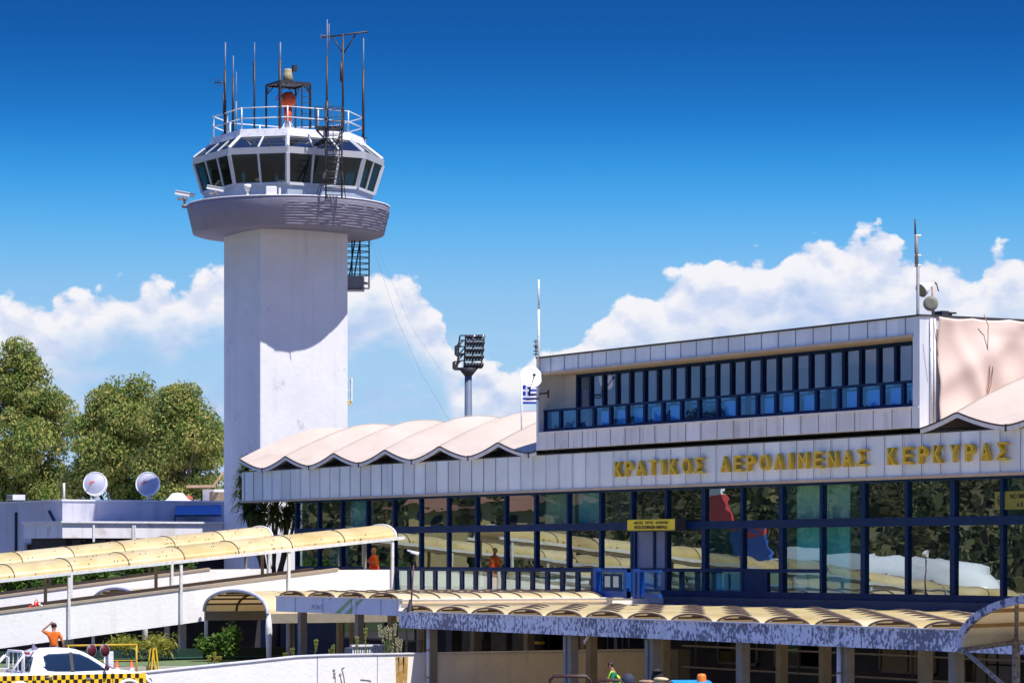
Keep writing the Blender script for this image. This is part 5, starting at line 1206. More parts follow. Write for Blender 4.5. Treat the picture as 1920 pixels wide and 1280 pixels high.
def leafy(name, lobes, label, cat, n, lmat, size,  group=None, trunk=None, droop=0.35, seed=0, long=2.6, par=None, D=None, branch=True, per=60, spread=(1.0, 2.2), big=False):
    """crown of many leaf blades gathered in drooping sprays round a skeleton of limbs; lobes: (centre, radii)"""
    rnd = random.Random(seed)
    base = trunk[0] if trunk else (lobes[0][0].x, lobes[0][0].y, 0)
    t = thing(name, base, label, cat, group)
    m = MB(); vol = [l[1][0]*l[1][1]*l[1][2] for l in lobes]; tot = sum(v**0.6 for v in vol)
    tips = []
    V, Fc = m.v, m.f
    for (c, r), v in zip(lobes, vol):
        k = max(3, int(n*(v**0.6)/tot/per))
        for _ in range(k):
            while True:
                d = Vector((rnd.gauss(0, 1), rnd.gauss(0, 1), rnd.gauss(0, 1)))
                if d.length > 0.1: break
            d.normalize(); rad = rnd.uniform(0.3, 1.0)**0.5
            cc = c+Vector((d.x*r[0], d.y*r[1], d.z*r[2]))*rad*rnd.uniform(0.85, 1.08); tips.append(cc)
            cs = size*rnd.uniform(*spread)
            if big:
                rb = rnd.uniform(0.55, 1.15)
                for _ in range(per):
                    d = Vector((rnd.gauss(0, 1), rnd.gauss(0, 1), rnd.gauss(0.15, 1))).normalized()
                    p = cc+Vector((d.x, d.y, d.z*0.72-0.25*(1-abs(d.z))*rnd.random()))*rb*rnd.uniform(0.72, 1.04)
                    a = (d*0.35+Vector((rnd.gauss(0, .55), rnd.gauss(0, .55), rnd.gauss(-0.7, 0.45)))).normalized(); b = a.cross(d+Vector((rnd.gauss(0, .4), rnd.gauss(0, .4), rnd.gauss(0, .4)))).normalized()
                    s = size*rnd.uniform(0.6, 1.3); w = s/long
                    i = len(V); V += [p-a*s*0.5, p+b*w*0.5, p+a*s*0.5, p-b*w*0.5]; Fc.append((i, i+1, i+2, i+3)); m.sm.append(False)
                continue
            for _ in range(per):
                p = cc+Vector([max(-1.7, min(1.7, rnd.gauss(0, q))) for q in (1, 1, 0.8)])*cs*0.5
                a = Vector((rnd.gauss(0, 1), rnd.gauss(0, 1), rnd.gauss(-droop*2.2, 0.6))).normalized()
                b = a.cross(Vector((rnd.gauss(0, 1), rnd.gauss(0, 1), rnd.gauss(0, 1)))).normalized()
                s = size*rnd.uniform(0.6, 1.3); w = s/long
                i = len(V); V += [p-a*s*0.5, p+b*w*0.5, p+a*s*0.5, p-b*w*0.5]; Fc.append((i, i+1, i+2, i+3)); m.sm.append(False)
    m.build('crown', lmat, t)
    if trunk:
        b = MB(); p0, h, rr = Vector(trunk[0]), trunk[1], trunk[2]
        top = p0+Vector((0.2, 0.1, h))
        b.tube([p0, p0+Vector((0.05, 0.1, h*0.5)), top], [rr, rr*0.75, rr*0.55], 10)
        if branch:
            for (c, r) in lobes:
                mid = top.lerp(c, 0.5)+Vector((rnd.uniform(-.3, .3), rnd.uniform(-.3, .3), 0.3))
                b.tube([top-Vector((0, 0, rnd.uniform(0, h*0.25))), mid, c], [rr*0.42, rr*0.28, rr*0.1], 7)
                for _ in range(7):
                    e = rnd.choice(tips); 
                    if (e-c).length < max(r)*1.3: b.tube([mid.lerp(c, rnd.random()), (mid+e)/2+Vector((0, 0, 0.1)), e], [rr*0.14, rr*0.09, rr*0.03], 5)
        b.build('trunk', BARK, t)
    return t
def lob(D, L, dk=1.0):
    s = D/F; return [(at(x, y, D+dd), (rx*s, rx*s*dk, ry*s)) for (x, y, rx, ry, dd) in L]
T1 = lob(182, [(20, 705, 42, 55, 0), (-30, 740, 60, 80, 1), (62, 765, 42, 55, -1), (96, 815, 32, 42, 0), (30, 830, 60, 60, -2), (90, 880, 36, 42, 1), (30, 662, 26, 24, 0), (64, 692, 16, 22, 0), (103, 745, 14, 20, 0), (112, 775, 14, 26, 0), (50, 920, 60, 38, 0), (-20, 880, 60, 70, 0), (105, 925, 30, 25, 0)])
leafy('broadleaf_tree', T1, 'tall olive-green tree at the left edge, highest of the three behind the dishes', 'tree', 60000, LEAF_TREE, 0.25, 'trees behind the left building', ((at(30, 0, 182).x, at(30, 0, 182).y, 0), 9, 0.35), seed=1, per=230, big=True)
T2 = lob(175, [(200, 762, 40, 40, 0), (245, 742, 32, 30, 0), (180, 812, 36, 46, 0), (232, 815, 50, 52, -1), (265, 790, 28, 45, 0), (205, 872, 55, 42, 0), (150, 905, 28, 36, 1), (245, 905, 45, 40, 0), (170, 850, 28, 30, -1), (148, 790, 12, 14, 0)])
leafy('broadleaf_tree', T2, 'rounded olive-green tree right above the two lavender dishes', 'tree', 50000, LEAF_TREE, 0.24, 'trees behind the left building', ((at(215, 0, 175).x, at(215, 0, 175).y, 0), 8, 0.3), seed=2, per=230, big=True)
T3 = lob(172, [(325, 745, 28, 26, 0), (350, 775, 36, 34, 0), (310, 795, 34, 40, 0), (370, 808, 32, 32, -1), (335, 840, 44, 40, 0), (300, 870, 34, 40, 0), (396, 838, 16, 15, 0), (385, 858, 22, 12, 0), (320, 915, 42, 26, 0), (372, 905, 30, 20, 0), (400, 912, 14, 10, 0), (352, 732, 12, 12, 0), (410, 818, 6, 9, 0)])
leafy('broadleaf_tree', T3, 'reddish-tipped tree nearest the tower, its crown touching the shaft', 'tree', 42000, LEAF_TREE, 0.235, 'trees behind the left building', ((at(335, 0, 172).x, at(335, 0, 172).y, 0), 8, 0.3), seed=3, per=230, big=True)
# shrubs beyond the far ramp
for i, (px, py, rx, ry, D, lab) in enumerate([(20, 1082, 55, 34, 137, 'leafy shrub behind the far ramp at the left edge'), (110, 1086, 42, 32, 136, 'shrub between the left-hand shrub and the pointed one behind the far ramp'), (190, 1090, 34, 28, 136, 'low shrub in the middle of the row behind the far ramp'), (262, 1072, 40, 30, 137, 'tall fresh green shrub under the far ramp canopy, right of the row middle'), (330, 1066, 34, 28, 138, 'pale flowering shrub at the right end of the row behind the far ramp')]):
    L = lob(D, [(px, py, rx*0.8, ry*0.8, 0), (px-rx*0.5, py+8, rx*0.5, ry*0.7, 0), (px+rx*0.5, py+6, rx*0.5, ry*0.7, 0.5), (px, py+30, rx, 24, 0)])
    leafy('shrub', L, lab, 'shrub', 3800, LEAF_BUSH, 0.20, 'shrubs behind the far ramp', ((L[0][0].x, L[0][0].y, 0), 2.4, 0.09), seed=20+i, droop=0.0, long=2.0)
L = lob((-11.5-CAM.y)/ray(412).y, [(392, 1208, 20, 12, 0), (420, 1202, 20, 14, 0), (436, 1186, 9, 9, 0), (410, 1214, 30, 8, 0)])
leafy('shrub', L, 'bright green bush beneath the near ramp beside the big arch', 'shrub', 3600, LEAF_BUSH, 0.17, None, ((L[0][0].x, L[0][0].y, 0), 0.7, 0.06), seed=31, droop=0.0, long=1.8)
for i, (px, py, rx, ry, lab) in enumerate([(238, 1212, 30, 10, 'grassy yellow-green bush under the near ramp, behind the yellow barrier'), (290, 1211, 30, 10, 'yellower long-leaved bush to the right of the grassy one under the ramp')]):
    L = lob((CAM.x-19.8)/(0.8656-0.5008*(px-960)/F), [(px, py, rx*0.7, ry, 0), (px-rx*0.5, py+6, rx*0.5, ry*0.7, 0), (px+rx*0.5, py+5, rx*0.5, ry*0.7, 0)])
    leafy('shrub', L, lab, 'shrub', 2600, LEAF_YEL, 0.27, None, ((L[0][0].x, L[0][0].y, 0), 0.5, 0.05), seed=41+i, droop=0.25, long=7)

def yucca():
    D = 139.5; base = at(512, 0, 138.5)
    t = thing('yucca_tree', (base.x, base.y, 0), 'many-headed yucca with spiky leaf rosettes and bare trunks at the left end of the fascia', 'tree')
    rnd = random.Random(9)
    heads = [(458, 893, D), (455, 915, D), (457, 938, D), (464, 880, D), (474, 955, 138.6), (495, 960, 138.6), (520, 955, 138.2), (545, 948, 138), (553, 965, 138), (512, 968, 138.4), (535, 972, 138.2), (484, 975, 138.8), (462, 958, 138.8)]
    m = MB(); tr = MB()
    def rosette(c, n=120, L=0.88):
        for _ in range(n):
            th = rnd.uniform(0, 2*math.pi); ph = rnd.uniform(-0.9, 1.35)
            d = Vector((math.cos(th)*math.cos(ph), math.sin(th)*math.cos(ph), math.sin(ph))); l = L*rnd.uniform(0.7, 1.1)
            s = d.cross(Vector((0, 0, 1))); s = (s.normalized() if s.length > 0.01 else Vector((1, 0, 0)))*0.035
            p1 = c+d*0.06; p2 = c+d*l*0.6; p3 = c+d*l-Vector((0, 0, 0.18*l*(1-ph*0.4)))
            m.add([p1-s, p1+s, p2+s*0.9, p2-s*0.9, p3], [(0, 1, 2, 3), (3, 2, 4)])
    for (x, y, d) in heads:
        c = at(x, y, d); rosette(c)
        root = Vector((base.x+rnd.uniform(-0.25, 0.25), base.y+rnd.uniform(-0.25, 0.25), 3.0))
        tr.tube([root, root.lerp(c, 0.5)+Vector((0, 0, -0.5)), c-Vector((0, 0, 0.3)), c], [0.11, 0.09, 0.07, 0.05], 7)
    for s in (-0.3, 0.35): tr.tube([(base.x+s, base.y, 0), (base.x+s*0.6, base.y+0.1, 2), (base.x+s*0.3, base.y, 3.6)], [0.2, 0.16, 0.12], 9)
    m.build('crown', LEAF_YUC, t); tr.build('trunk', BARK, t)
    # heads of another one showing above the roof edge behind
    c0 = at(556, 846, 140)
    t = thing('yucca_tree', (c0.x, c0.y+0.6, 0), 'spiky yucca tips just showing above the wavy roof in front of the tower', 'tree')
    m = MB()
    for (x, y) in ((548, 848), (562, 846), (536, 858), (576, 852), (600, 842)): rosette(at(x, y, 141.5), 45, 0.6)
    m.build('crown', LEAF_YUC, t)
    MB().tube([(c0.x, c0.y+0.6, 0), (c0.x, c0.y+0.8, 5), at(556, 850, 141.5)], [0.2, 0.14, 0.06], 8).build('trunk', BARK, t)
yucca()

def garden():
    # dark green board fence and green strip
    D = 114.5
    a, b = on_u(205, 1240, 22.5), on_u(760, 1240, 22.5)
    t = thing('board_fence', (20.2, a.y, 0), 'low dark green board fence behind the white foreground wall', 'fence')
    MB().box(20.20, 20.30, -26, b.y-4, 0.3, 1.24).build('board', GREENP, t)
    MB().box(20.16, 20.34, -26, b.y-4, 0.88, 0.93).build('rail', pm('green_rail', (0.03, 0.10, 0.07), 0.6), t)
    for k in range(5): MB().box(20.10, 20.19, -22.6+k*3, -22.45+k*3, 0, 1.24).build('post', GREENP, t)
    t = thing('planter', (23, -16, 0), 'long low bed with green turf top in front of the dark green fence', 'planter')
    MB().box(20.6, 25.2, -30, -8, 0, 0.78).build('kerb', pm('kerb_stone', (0.45, 0.42, 0.36), 0.8, 0.1, 2), t)
    g = MB(); g.grid(lambda p, q: (20.75+4.3*p, -29.8+21.6*q, 0.80+0.03*math.sin(31*p+q*17)), 10, 30); g.build('turf', GREENL, t)
    MB().box(25.6, 31.5, -30, -12, 0, 0.62).build('traffic_island', ASPH, kind='structure')
    # mulleins along the wall top
    rnd = random.Random(3)
    sp = [(534, 1233, 1223, 'shortest yellow-tipped weed, left of the pair by the grey post'), (548, 1232, 1214, 'yellow-green weed left of the grey post'), (587, 1228, 1198, 'tall leaning yellow flower spike right of the grey post'), (634, 1228, 1208, 'short forked yellow weed below the brown post'), (669, 1228, 1192, 'orange-yellow flower spike just left of the tallest pale one'), (685, 1228, 1176, 'upright yellow flower spike in front of the white slatted box'), (727, 1228, 1168, 'tallest many-branched weed in dry seed near the wall corner'), (738, 1228, 1195, 'dry grey weed touching the tall branched one'), (402, 1240, 1222, 'small yellow weed under the bright green bush'), (392, 1241, 1228, 'tiny weed left of the small yellow one under the bush'), (411, 1241, 1230, 'tiny weed right of the small yellow one under the bush')]
    for i, (px, yb, yt, lab) in enumerate(sp):
        u = 36.2 if px > 500 else 31.5
        p = on_u(px, yb, u); tz = on_u(px, yt, u).z
        t = thing('mullein_weed', (p.x, p.y, 0), lab, 'weed', 'weeds along the foreground wall')
        m = MB(); fl = MB(); lf = MB(); nb = 5 if 'branched' in lab else (2 if 'forked' in lab else 1)
        for b in range(nb):
            s = rnd.uniform(-0.35, 0.35) if nb > 1 else 0.0; lean = Vector((s*0.7, s, 0)) + Vector((0, 0.10 if 'leaning' in lab else 0, 0))
            top = Vector((p.x, p.y, tz-(0.25*b/nb)))+lean; m.tube([(p.x, p.y, 0), (p.x+lean.x*.4, p.y+lean.y*.4, tz*0.6), top], 0.014, 5)
            h = min(0.42, (tz-1.3)*0.8+0.1)
            for k in range(26):
                z = k/26*h; th = k*2.4; rr = 0.065*(1-k/34); q = top+Vector((rr*math.cos(th), rr*math.sin(th), -z)); fl.ball(q, rnd.uniform(0.018, 0.032), 5, 4)
        for k in range(10):
            th = rnd.uniform(0, 6.28); z = rnd.uniform(1.1, max(1.3, tz-0.4)); q = Vector((p.x, p.y, z)); d = Vector((math.cos(th), math.sin(th), 0.5))*0.15; s = Vector((-math.sin(th), math.cos(th), 0))*0.03
            lf.add([q, q+d*0.5+s, q+d, q+d*0.5-s], [(0, 1, 2, 3)])
        m.build('stem', LEAF_BUSH, t); fl.build('flower_spike', LEAF_YEL if i != 6 and i != 7 else pm('dry_seed', (0.35, 0.33, 0.2), 0.8), t); lf.build('leaves', LEAF_YEL, t)
    p0, p1 = on_u(661, 1220, 34.5), on_u(719, 1220, 34.5); z0, z1 = on_u(661, 1230, 34.5).z, on_u(690, 1211, 34.5).z
    t = thing('slatted_box', (34.5, p0.y, 0), 'low white slatted enclosure behind the wall under the lavender board', 'enclosure')
    m = MB(); k = p0.y
    while k < p1.y: m.box(34.46, 34.5, k, k+0.05, 0.2, z1); k += 0.09
    m.build('slats', POSTW, t); MB().box(34.4, 34.56, p0.y-0.05, p1.y+0.05, z1, z1+0.06).build('top_rail', WTRIM, t)
    MB().box(33.9, 34.4, p0.y, p1.y, 0, z1-0.05).build('body', GREY, t)
garden()

# ================================================================ LEFT BUILDING
def left_building():
    LW = pm('lavender_render', (0.50, 0.50, 0.56), 0.85, 0.06, 0.6, (0.20, 0.20, 0.28), 0.5, 0.7, 1.6, bump=0.01, thr=(0.58, 0.72))
    u1, n0 = -15.4, -2.7; zt = 7.45
    t = thing('low_building', (u1, n0, 0), 'flat-roofed lavender-grey building with stained walls left of the tower', 'building')
    MB().box(-45, u1, n0, 20, 0, zt).build('wall', LW, t)
    MB().box(-45.1, u1+0.06, n0-0.06, 20, zt, zt+0.07).build('parapet_capping', WTRIM, t)
    for px in (40, 58):
        pass
    for (a, b) in ((47, 64), (92, 107)):
        ua, ub = on_n(a, 1000, n0).x, on_n(b, 1000, n0).x; z0, z1 = on_n(a, 1033, n0).z, on_n(a, 1017, n0).z
        f = MB().box(ua, ub, n0-0.03, n0+0.0, z0, z1).build('window', pm('window_reveal', (0.25, 0.25, 0.3), 0.7), t)
        MB().box(ua+0.4, ub-0.1, n0-0.05, n0-0.03, z0+0.08, z1-0.08).build('pane', GLASSD, f)
    m = MB(); a = on_n(32, 960, n0); m.tube([(a.x, n0-0.06, on_n(32, 960, n0).z), (a.x, n0-0.06, 2)], 0.08, 6)
    a, b = on_n(94, 958, n0), on_n(113, 995, n0); m.tube([(a.x, n0-0.06, a.z), (b.x, n0-0.06, b.z), (b.x, n0-0.06, 3)], 0.08, 6); m.build('downpipe', STEEL, t)
    # annex with flat roof in front
    t = thing('annex', (-12, -2.0, 0), 'low flat-roofed white annex between the lavender building and the tower foot', 'building')
    ua = -10.2
    nA, nB, nC = on_u(117, 0, ua).y, on_u(248, 0, ua).y, on_u(470, 0, ua).y
    zt2 = zat(979, 143)
    MB().box(u1+0.1, ua, nA, nC+2, zt2-0.72, zt2).build('roof_band', pm('annex_white', (0.72, 0.71, 0.72), 0.8, 0.06, 0.7, (0.34, 0.25, 0.22), 0.5, 0.7, 1.8, thr=(0.55, 0.7)), t)
    MB().box(u1+0.05, ua+0.12, nA-0.1, nC+2, zt2, zt2+0.09).build('roof_edge', WTRIM, t)
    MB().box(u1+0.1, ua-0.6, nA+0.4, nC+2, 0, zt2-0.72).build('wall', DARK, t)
    m = MB()
    for px in (175, 249, 252): n = on_u(px, 0, ua).y; m.box(ua-0.03, ua+0.07, n-0.05, n+0.05, 0.0 if px > 200 else zt2-0.9, zt2+0.05)
    m.build('post', POSTW, t)
    m = MB()
    for k in range(6): n = nA+0.7+k*1.0; m.box(ua-0.62, ua-0.56, n, n+0.75, zt2-2.2, zt2-0.8)
    m.build('window', GLASSD, t)
    t = thing('tin_awning', (-13, 4.5, 0), 'small blue tin lean-to roof against the building beside the tower', 'awning')
    p = [on_u(328, 966, -14.0), on_u(415, 966, -14.0)]; q = [on_u(330, 948, u1+0.1), on_u(415, 946, u1+0.1)]
    MB().hexa([(p[0].x, p[0].y, p[0].z-0.05), (p[1].x, p[1].y, p[1].z-0.05), (q[1].x, q[1].y, q[1].z-0.05), (q[0].x, q[0].y, q[0].z-0.05), p[0], p[1], q[1], q[0]]).build('roof_sheet', pm('blue_tin', (0.05, 0.18, 0.42), 0.5, 0.1, 2), t)
    MB().bar(p[0], p[1], 0.08).bar((-14, p[0].y, 4), p[0], 0.06).build('frame', STEEL, t)
    # dishes
    for px, lab in ((177.5, 'left one of the two lavender covered dishes on the flat roof'), (276, 'right one of the two lavender covered dishes on the flat roof')):
        D = 157; c = at(px, 906, D); r = 22.5*D/F
        t = thing('satellite_dish', (c.x, c.y, zt), lab, 'satellite dish', 'covered dishes on the left roof')
        ax = Vector((0.75, -0.62, 0.22)).normalized()
        m = MB(); m.lathe([(0.001, 0.22), (r*0.25, 0.19), (r*0.6, 0.10), (r*0.93, 0.0)], c, 36, ax); m.build('cover', DISHG, t)
        m = MB(); m.lathe([(r*0.93, 0.0), (r*0.95, 0.03), (r*1.0, 0.03), (r*1.0, -0.25), (r*0.7, -0.4), (0.001, -0.45)], c, 36, ax); m.build('rim', DISHW, t)
        m = MB(); e = ax*0.20; q = c+e
        m.bar(q-RT*0.16+Vector((0, 0, 0.02)), q+RT*0.06+Vector((0, 0, 0.06)), 0.05, 0.06); m.bar(q-RT*0.28+Vector((0, 0, -0.06)), q-RT*0.1+Vector((0, 0, -0.02)), 0.04, 0.05); m.build('logo_mark', pm('orange_mark', (0.75, 0.12, 0.05), 0.5), t)
        m = MB()
        for s in (-0.25, 0.25): m.tube([c-ax*0.35, (c.x+s, c.y+0.1, zt+0.07)], 0.035, 6)
        m.tube([c-ax*0.35-Vector((0, 0, 0.5)), (c.x, c.y, zt+0.07)], 0.05, 6); m.build('stand', POSTW, t)
    p = at(30, 943, 152)
    t = thing('air_conditioner', (p.x, p.y, zt), 'small white air-conditioning box on the roof edge at the far left', 'air conditioner')
    MB().box(p.x-0.5, p.x+0.35, p.y-0.3, p.y+0.35, zt+0.07, zt+0.34).build('casing', WTRIM, t); MB().box(p.x-0.5, p.x+0.35, p.y-0.32, p.y-0.3, zt+0.12, zt+0.3).build('grille', pm('tan_grille', (0.35, 0.3, 0.2), 0.7), t)
    p = at(120, 943, 150.5)
    t = thing('roof_pipe', (p.x, p.y, zt), 'thin white pipe standing on the corner of the lavender building roof', 'pipe')
    MB().tube([(p.x, p.y, zt), (p.x, p.y, zat(905, 150.5))], 0.06, 6).build('pipe', POSTW, t); MB().cyl((p.x, p.y, zt+0.07), (p.x, p.y, zt+0.14), 0.12, 8).build('collar', GREY, t)
    p = at(333, 941, 160)
    t = thing('roof_vent', (p.x, p.y, zt), 'flat white ventilator cap on the roof between the right dish and the tower', 'vent')
    MB().lathe([(0.001, 0.55), (0.3, 0.5), (0.55, 0.2), (0.75, 0.12), (0.75, 0.05), (0.3, 0.0)], (p.x, p.y, zt+0.07), 16).build('cap', DISHW, t)
    p = at(350, 940, 161)
    t = thing('roof_dome', (p.x, p.y, zt), 'small rusty red rounded cap beside the white ventilator', 'vent')
    MB().ball((p.x, p.y, zt+0.3), (0.35, 0.35, 0.2)).build('cap', pm('rust_red', (0.35, 0.08, 0.05), 0.7), t); MB().cyl((p.x, p.y, zt), (p.x, p.y, zt+0.2), 0.2, 8).build('neck', STEEL, t)
    D = 168; a = at(385, 0, D)
    t = thing('plant_house', (a.x, a.y, 0), 'small roof hut with brown louvred front and thin roof beside the tower', 'building')
    m = MB(); c = [at(380, 0, D), at(420, 0, D), at(420, 0, D+3), at(380, 0, D+3)]; z0, z1 = zat(944, D), zat(917, D)
    m.hexa([(q.x, q.y, 0) for q in c]+[(q.x, q.y, z1) for q in c]); m.build('wall', WTRIM, t)
    m = MB(); c = [at(393, 0, D-0.03), at(420, 0, D-0.03)]; m.add([(c[0].x, c[0].y, zat(942, D)), (c[1].x, c[1].y, zat(942, D)), (c[1].x, c[1].y, zat(922, D)), (c[0].x, c[0].y, zat(922, D))], [(0, 1, 2, 3)]); m.build('louvre', pm('brown_louvre', (0.22, 0.17, 0.12), 0.7, 0.3, 9), t)
    m = MB(); m.bar(at(352, 912, D-0.5), at(402, 911, D-0.5), 1.5, 0.12); m.bar(at(400, 910, D-0.5), at(420, 884, D-0.5), 0.12); m.build('roof', pm('brown_roof', (0.4, 0.26, 0.16), 0.7), t)
left_building()

# ================================================================ PEOPLE
def skin_mesh(nodes, sub=2):
    """nodes: list of (pos, parent index or None, radius) -> one continuous tapered surface"""
    me = bpy.data.meshes.new('sk'); me.from_pydata([tuple(n[0]) for n in nodes], [(n[1], i) for i, n in enumerate(nodes) if n[1] is not None], [])
    o = bpy.data.objects.new('sk', me); col.objects.link(o)
    m = o.modifiers.new('s', 'SKIN'); m.use_smooth_shade = True
    for i, n in enumerate(nodes):
        r = n[2]; me.skin_vertices[0].data[i].radius = (r, r) if isinstance(r, float) else r
    me.skin_vertices[0].data[0].use_root = True
    s = o.modifiers.new('ss', 'SUBSURF'); s.levels = sub; s.render_levels = sub
    dg = bpy.context.evaluated_depsgraph_get(); out = bpy.data.meshes.new_from_object(o.evaluated_get(dg))
    bpy.data.objects.remove(o); bpy.data.meshes.remove(me); return out
def mesh_into(mb, me):
    b = len(mb.v); mb.v += [v.co.copy() for v in me.vertices]; mb.f += [tuple(b+i for i in p.vertices) for p in me.polygons]; mb.sm += [True]*len(me.polygons)
def person(loc, face, h, label, arms, shirt, legs_mat, hair=HAIR, robe=False, vest=None, lean=0.0, look=0.0):
    """arms: {'L':(elbow, hand), 'R':(elbow, hand)} in the local frame x=right, y=forward, z=up, metres for a 1.75 m figure"""
    k = h/1.75
    t = thing('person', loc, label, 'person'); L0 = Vector(loc); c, s = math.cos(face), math.sin(face)
    fwd = Vector((c, s, 0)); rgt = Vector((s, -c, 0))
    def W(p): x, y, z = p; y += lean*max(0, z-0.9); return L0+(rgt*x+fwd*y)*k+Vector((0, 0, z*k))
    N = [(W((0, 0, 0.94)), None, 0.135*k), (W((0, 0.01, 1.10)), 0, 0.125*k), (W((0, 0, 1.30)), 1, (0.155*k, 0.115*k)), (W((0, -0.01, 1.43)), 2, 0.085*k), (W((0, 0.0, 1.50)), 3, 0.055*k), (W((0, 0.02+look, 1.58)), 4, 0.078*k), (W((0, 0.025+look, 1.66)), 5, 0.092*k), (W((0, 0.015+look, 1.72)), 6, 0.07*k)]
    arm = {}
    for sd, sg in (('L', -1), ('R', 1)):
        el, ha = arms[sd]; i = len(N)
        N.append((W((sg*0.17, -0.01, 1.41)), 2, 0.060*k)); N.append((W(el), i, 0.042*k))
        hv = Vector(ha); ev = Vector(el); wr = ev.lerp(hv, 0.80)
        N.append((W(wr), i+1, 0.028*k)); N.append((W(ev.lerp(hv, 0.93)), i+2, 0.034*k)); N.append((W(ha), i+3, 0.026*k)); arm[sd] = (i, el, wr, hv)
    for sg in (-1, 1):
        i = len(N); N += [(W((sg*0.09, 0, 0.88)), 0, 0.09*k), (W((sg*0.11, 0.02, 0.50)), i, 0.06*k), (W((sg*0.12, 0, 0.10)), i+1, 0.042*k), (W((sg*0.13, 0.13, 0.05)), i+2, 0.038*k)]
    b = MB(); mesh_into(b, skin_mesh(N, 2))
    hd = W((0, 0.03+look, 1.645))
    b.ball(hd+fwd*0.10*k-Vector((0, 0, 0.015*k)), (0.018*k, 0.018*k, 0.028*k), 8, 6)                 # nose
    for sg in (-1, 1): b.ball(hd+rgt*(sg*0.088*k), (0.02*k, 0.02*k, 0.033*k), 8, 6)              # ears
    for sd in arm:                                                                                 # fingers and thumb
        _, el, wr, hv = arm[sd]; d = (Vector(hv)-Vector(el)).normalized(); sdv = d.cross(Vector((0.2, 0.9, 0.3))).normalized()
        for f in range(4):
            a0 = Vector(hv)+sdv*(0.022*(f-1.5)); l = (0.065, 0.075, 0.07, 0.055)[f]; b.tube([W(a0), W(a0+d*l*0.55), W(a0+d*l+Vector((0, 0.015, -0.02)))], [0.010*k, 0.009*k, 0.007*k], 5)
        th = Vector(hv)-d*0.05+sdv*-0.035; b.tube([W(th), W(th-sdv*0.02+d*0.03), W(th-sdv*0.025+d*0.055)], [0.011*k, 0.010*k, 0.008*k], 5)
    body = b.build('body', SKIN, t)
    e = MB()
    for sg in (-1, 1): e.ball(hd+fwd*0.086*k+rgt*(sg*0.032*k)+Vector((0, 0, 0.012*k)), 0.009*k, 6, 5)
    e.bar(hd+fwd*0.094*k-rgt*0.025*k-Vector((0, 0, 0.058*k)), hd+fwd*0.094*k+rgt*0.025*k-Vector((0, 0, 0.058*k)), 0.008*k); e.build('face_detail', HAIR, t)
    m = MB(); m.ball(hd-fwd*0.018*k+Vector((0, 0, 0.035*k)), (0.098*k, 0.098*k, 0.088*k), 14, 9); m.build('hair', hair, t)
    # shirt follows trunk and upper arms
    S = [(W((0, 0, 0.90)), None, 0.155*k), (W((0, 0.01, 1.10)), 0, 0.145*k), (W((0, 0, 1.30)), 1, (0.18*k, 0.135*k)), (W((0, -0.01, 1.44)), 2, 0.095*k)]
    for sd, sg in (('L', -1), ('R', 1)):
        el = Vector(arms[sd][0]); i = len(S); sh = Vector((sg*0.175, -0.01, 1.40)); S.append((W(sh), 2, 0.082*k)); S.append((W(sh.lerp(el, 0.75 if not robe else 1.0)), i, 0.062*k if not robe else 0.075*k))
        if robe: S.append((W(el.lerp(Vector(arms[sd][1]), 0.35)), i+1, 0.07*k))
    m = MB(); mesh_into(m, skin_mesh(S, 2)); m.build('shirt' if not robe else 'robe_top', shirt, t)
    if vest:
        S2 = [(a, p, (r[0]*1.07, r[1]*1.1) if isinstance(r, tuple) else r*1.07) for a, p, r in S[:4]]
        m = MB(); q = W((0, 0, 1.42))
        for sg in (-1, 1): m.tube([W((sg*0.10, 0.16, 0.98)), W((sg*0.10, 0.17, 1.25)), W((sg*0.12, 0.05, 1.475)), W((sg*0.10, -0.15, 1.30)), W((sg*0.10, -0.16, 0.98))], 0.045*k, 8)
        m.build('vest', vest, t)
    if robe:
        m = MB(); a = [(0.155, 1.12), (0.19, 0.9), (0.25, 0.5), (0.27, 0.12)]
        m.lathe([(r*k, z*k) for r, z in a], L0, 20); m.build('robe_skirt', CLOTHR, t)
        m = MB(); m.grid(lambda p, q: tuple(W((-0.17+0.30*p, 0.16-0.05*abs(p-0.5)+0.02*math.sin(14*p), 1.42-0.62*q-0.05*p))), 14, 8); o = m.build('sash', CLOTHR, t)
        md = o.modifiers.new('t', 'SOLIDIFY'); md.thickness = 0.015
    else:
        T = [(W((0, 0, 0.95)), None, 0.145*k)]
        for sg in (-1, 1):
            i = len(T); T += [(W((sg*0.09, 0, 0.86)), 0, 0.105*k), (W((sg*0.11, 0.02, 0.50)), i, 0.078*k), (W((sg*0.12, 0.0, 0.12)), i+1, 0.068*k)]
        m = MB(); mesh_into(m, skin_mesh(T, 2)); m.build('trousers', legs_mat, t)
    m = MB()
    for sg in (-1, 1): q = W((sg*0.125, 0.06, 0.045)); m.ball(q, (0.075*k+abs(fwd.x)*0.07*k, 0.075*k+abs(fwd.y)*0.07*k, 0.05*k), 10, 6)
    m.build('shoes', RUBBER, t)
    return t
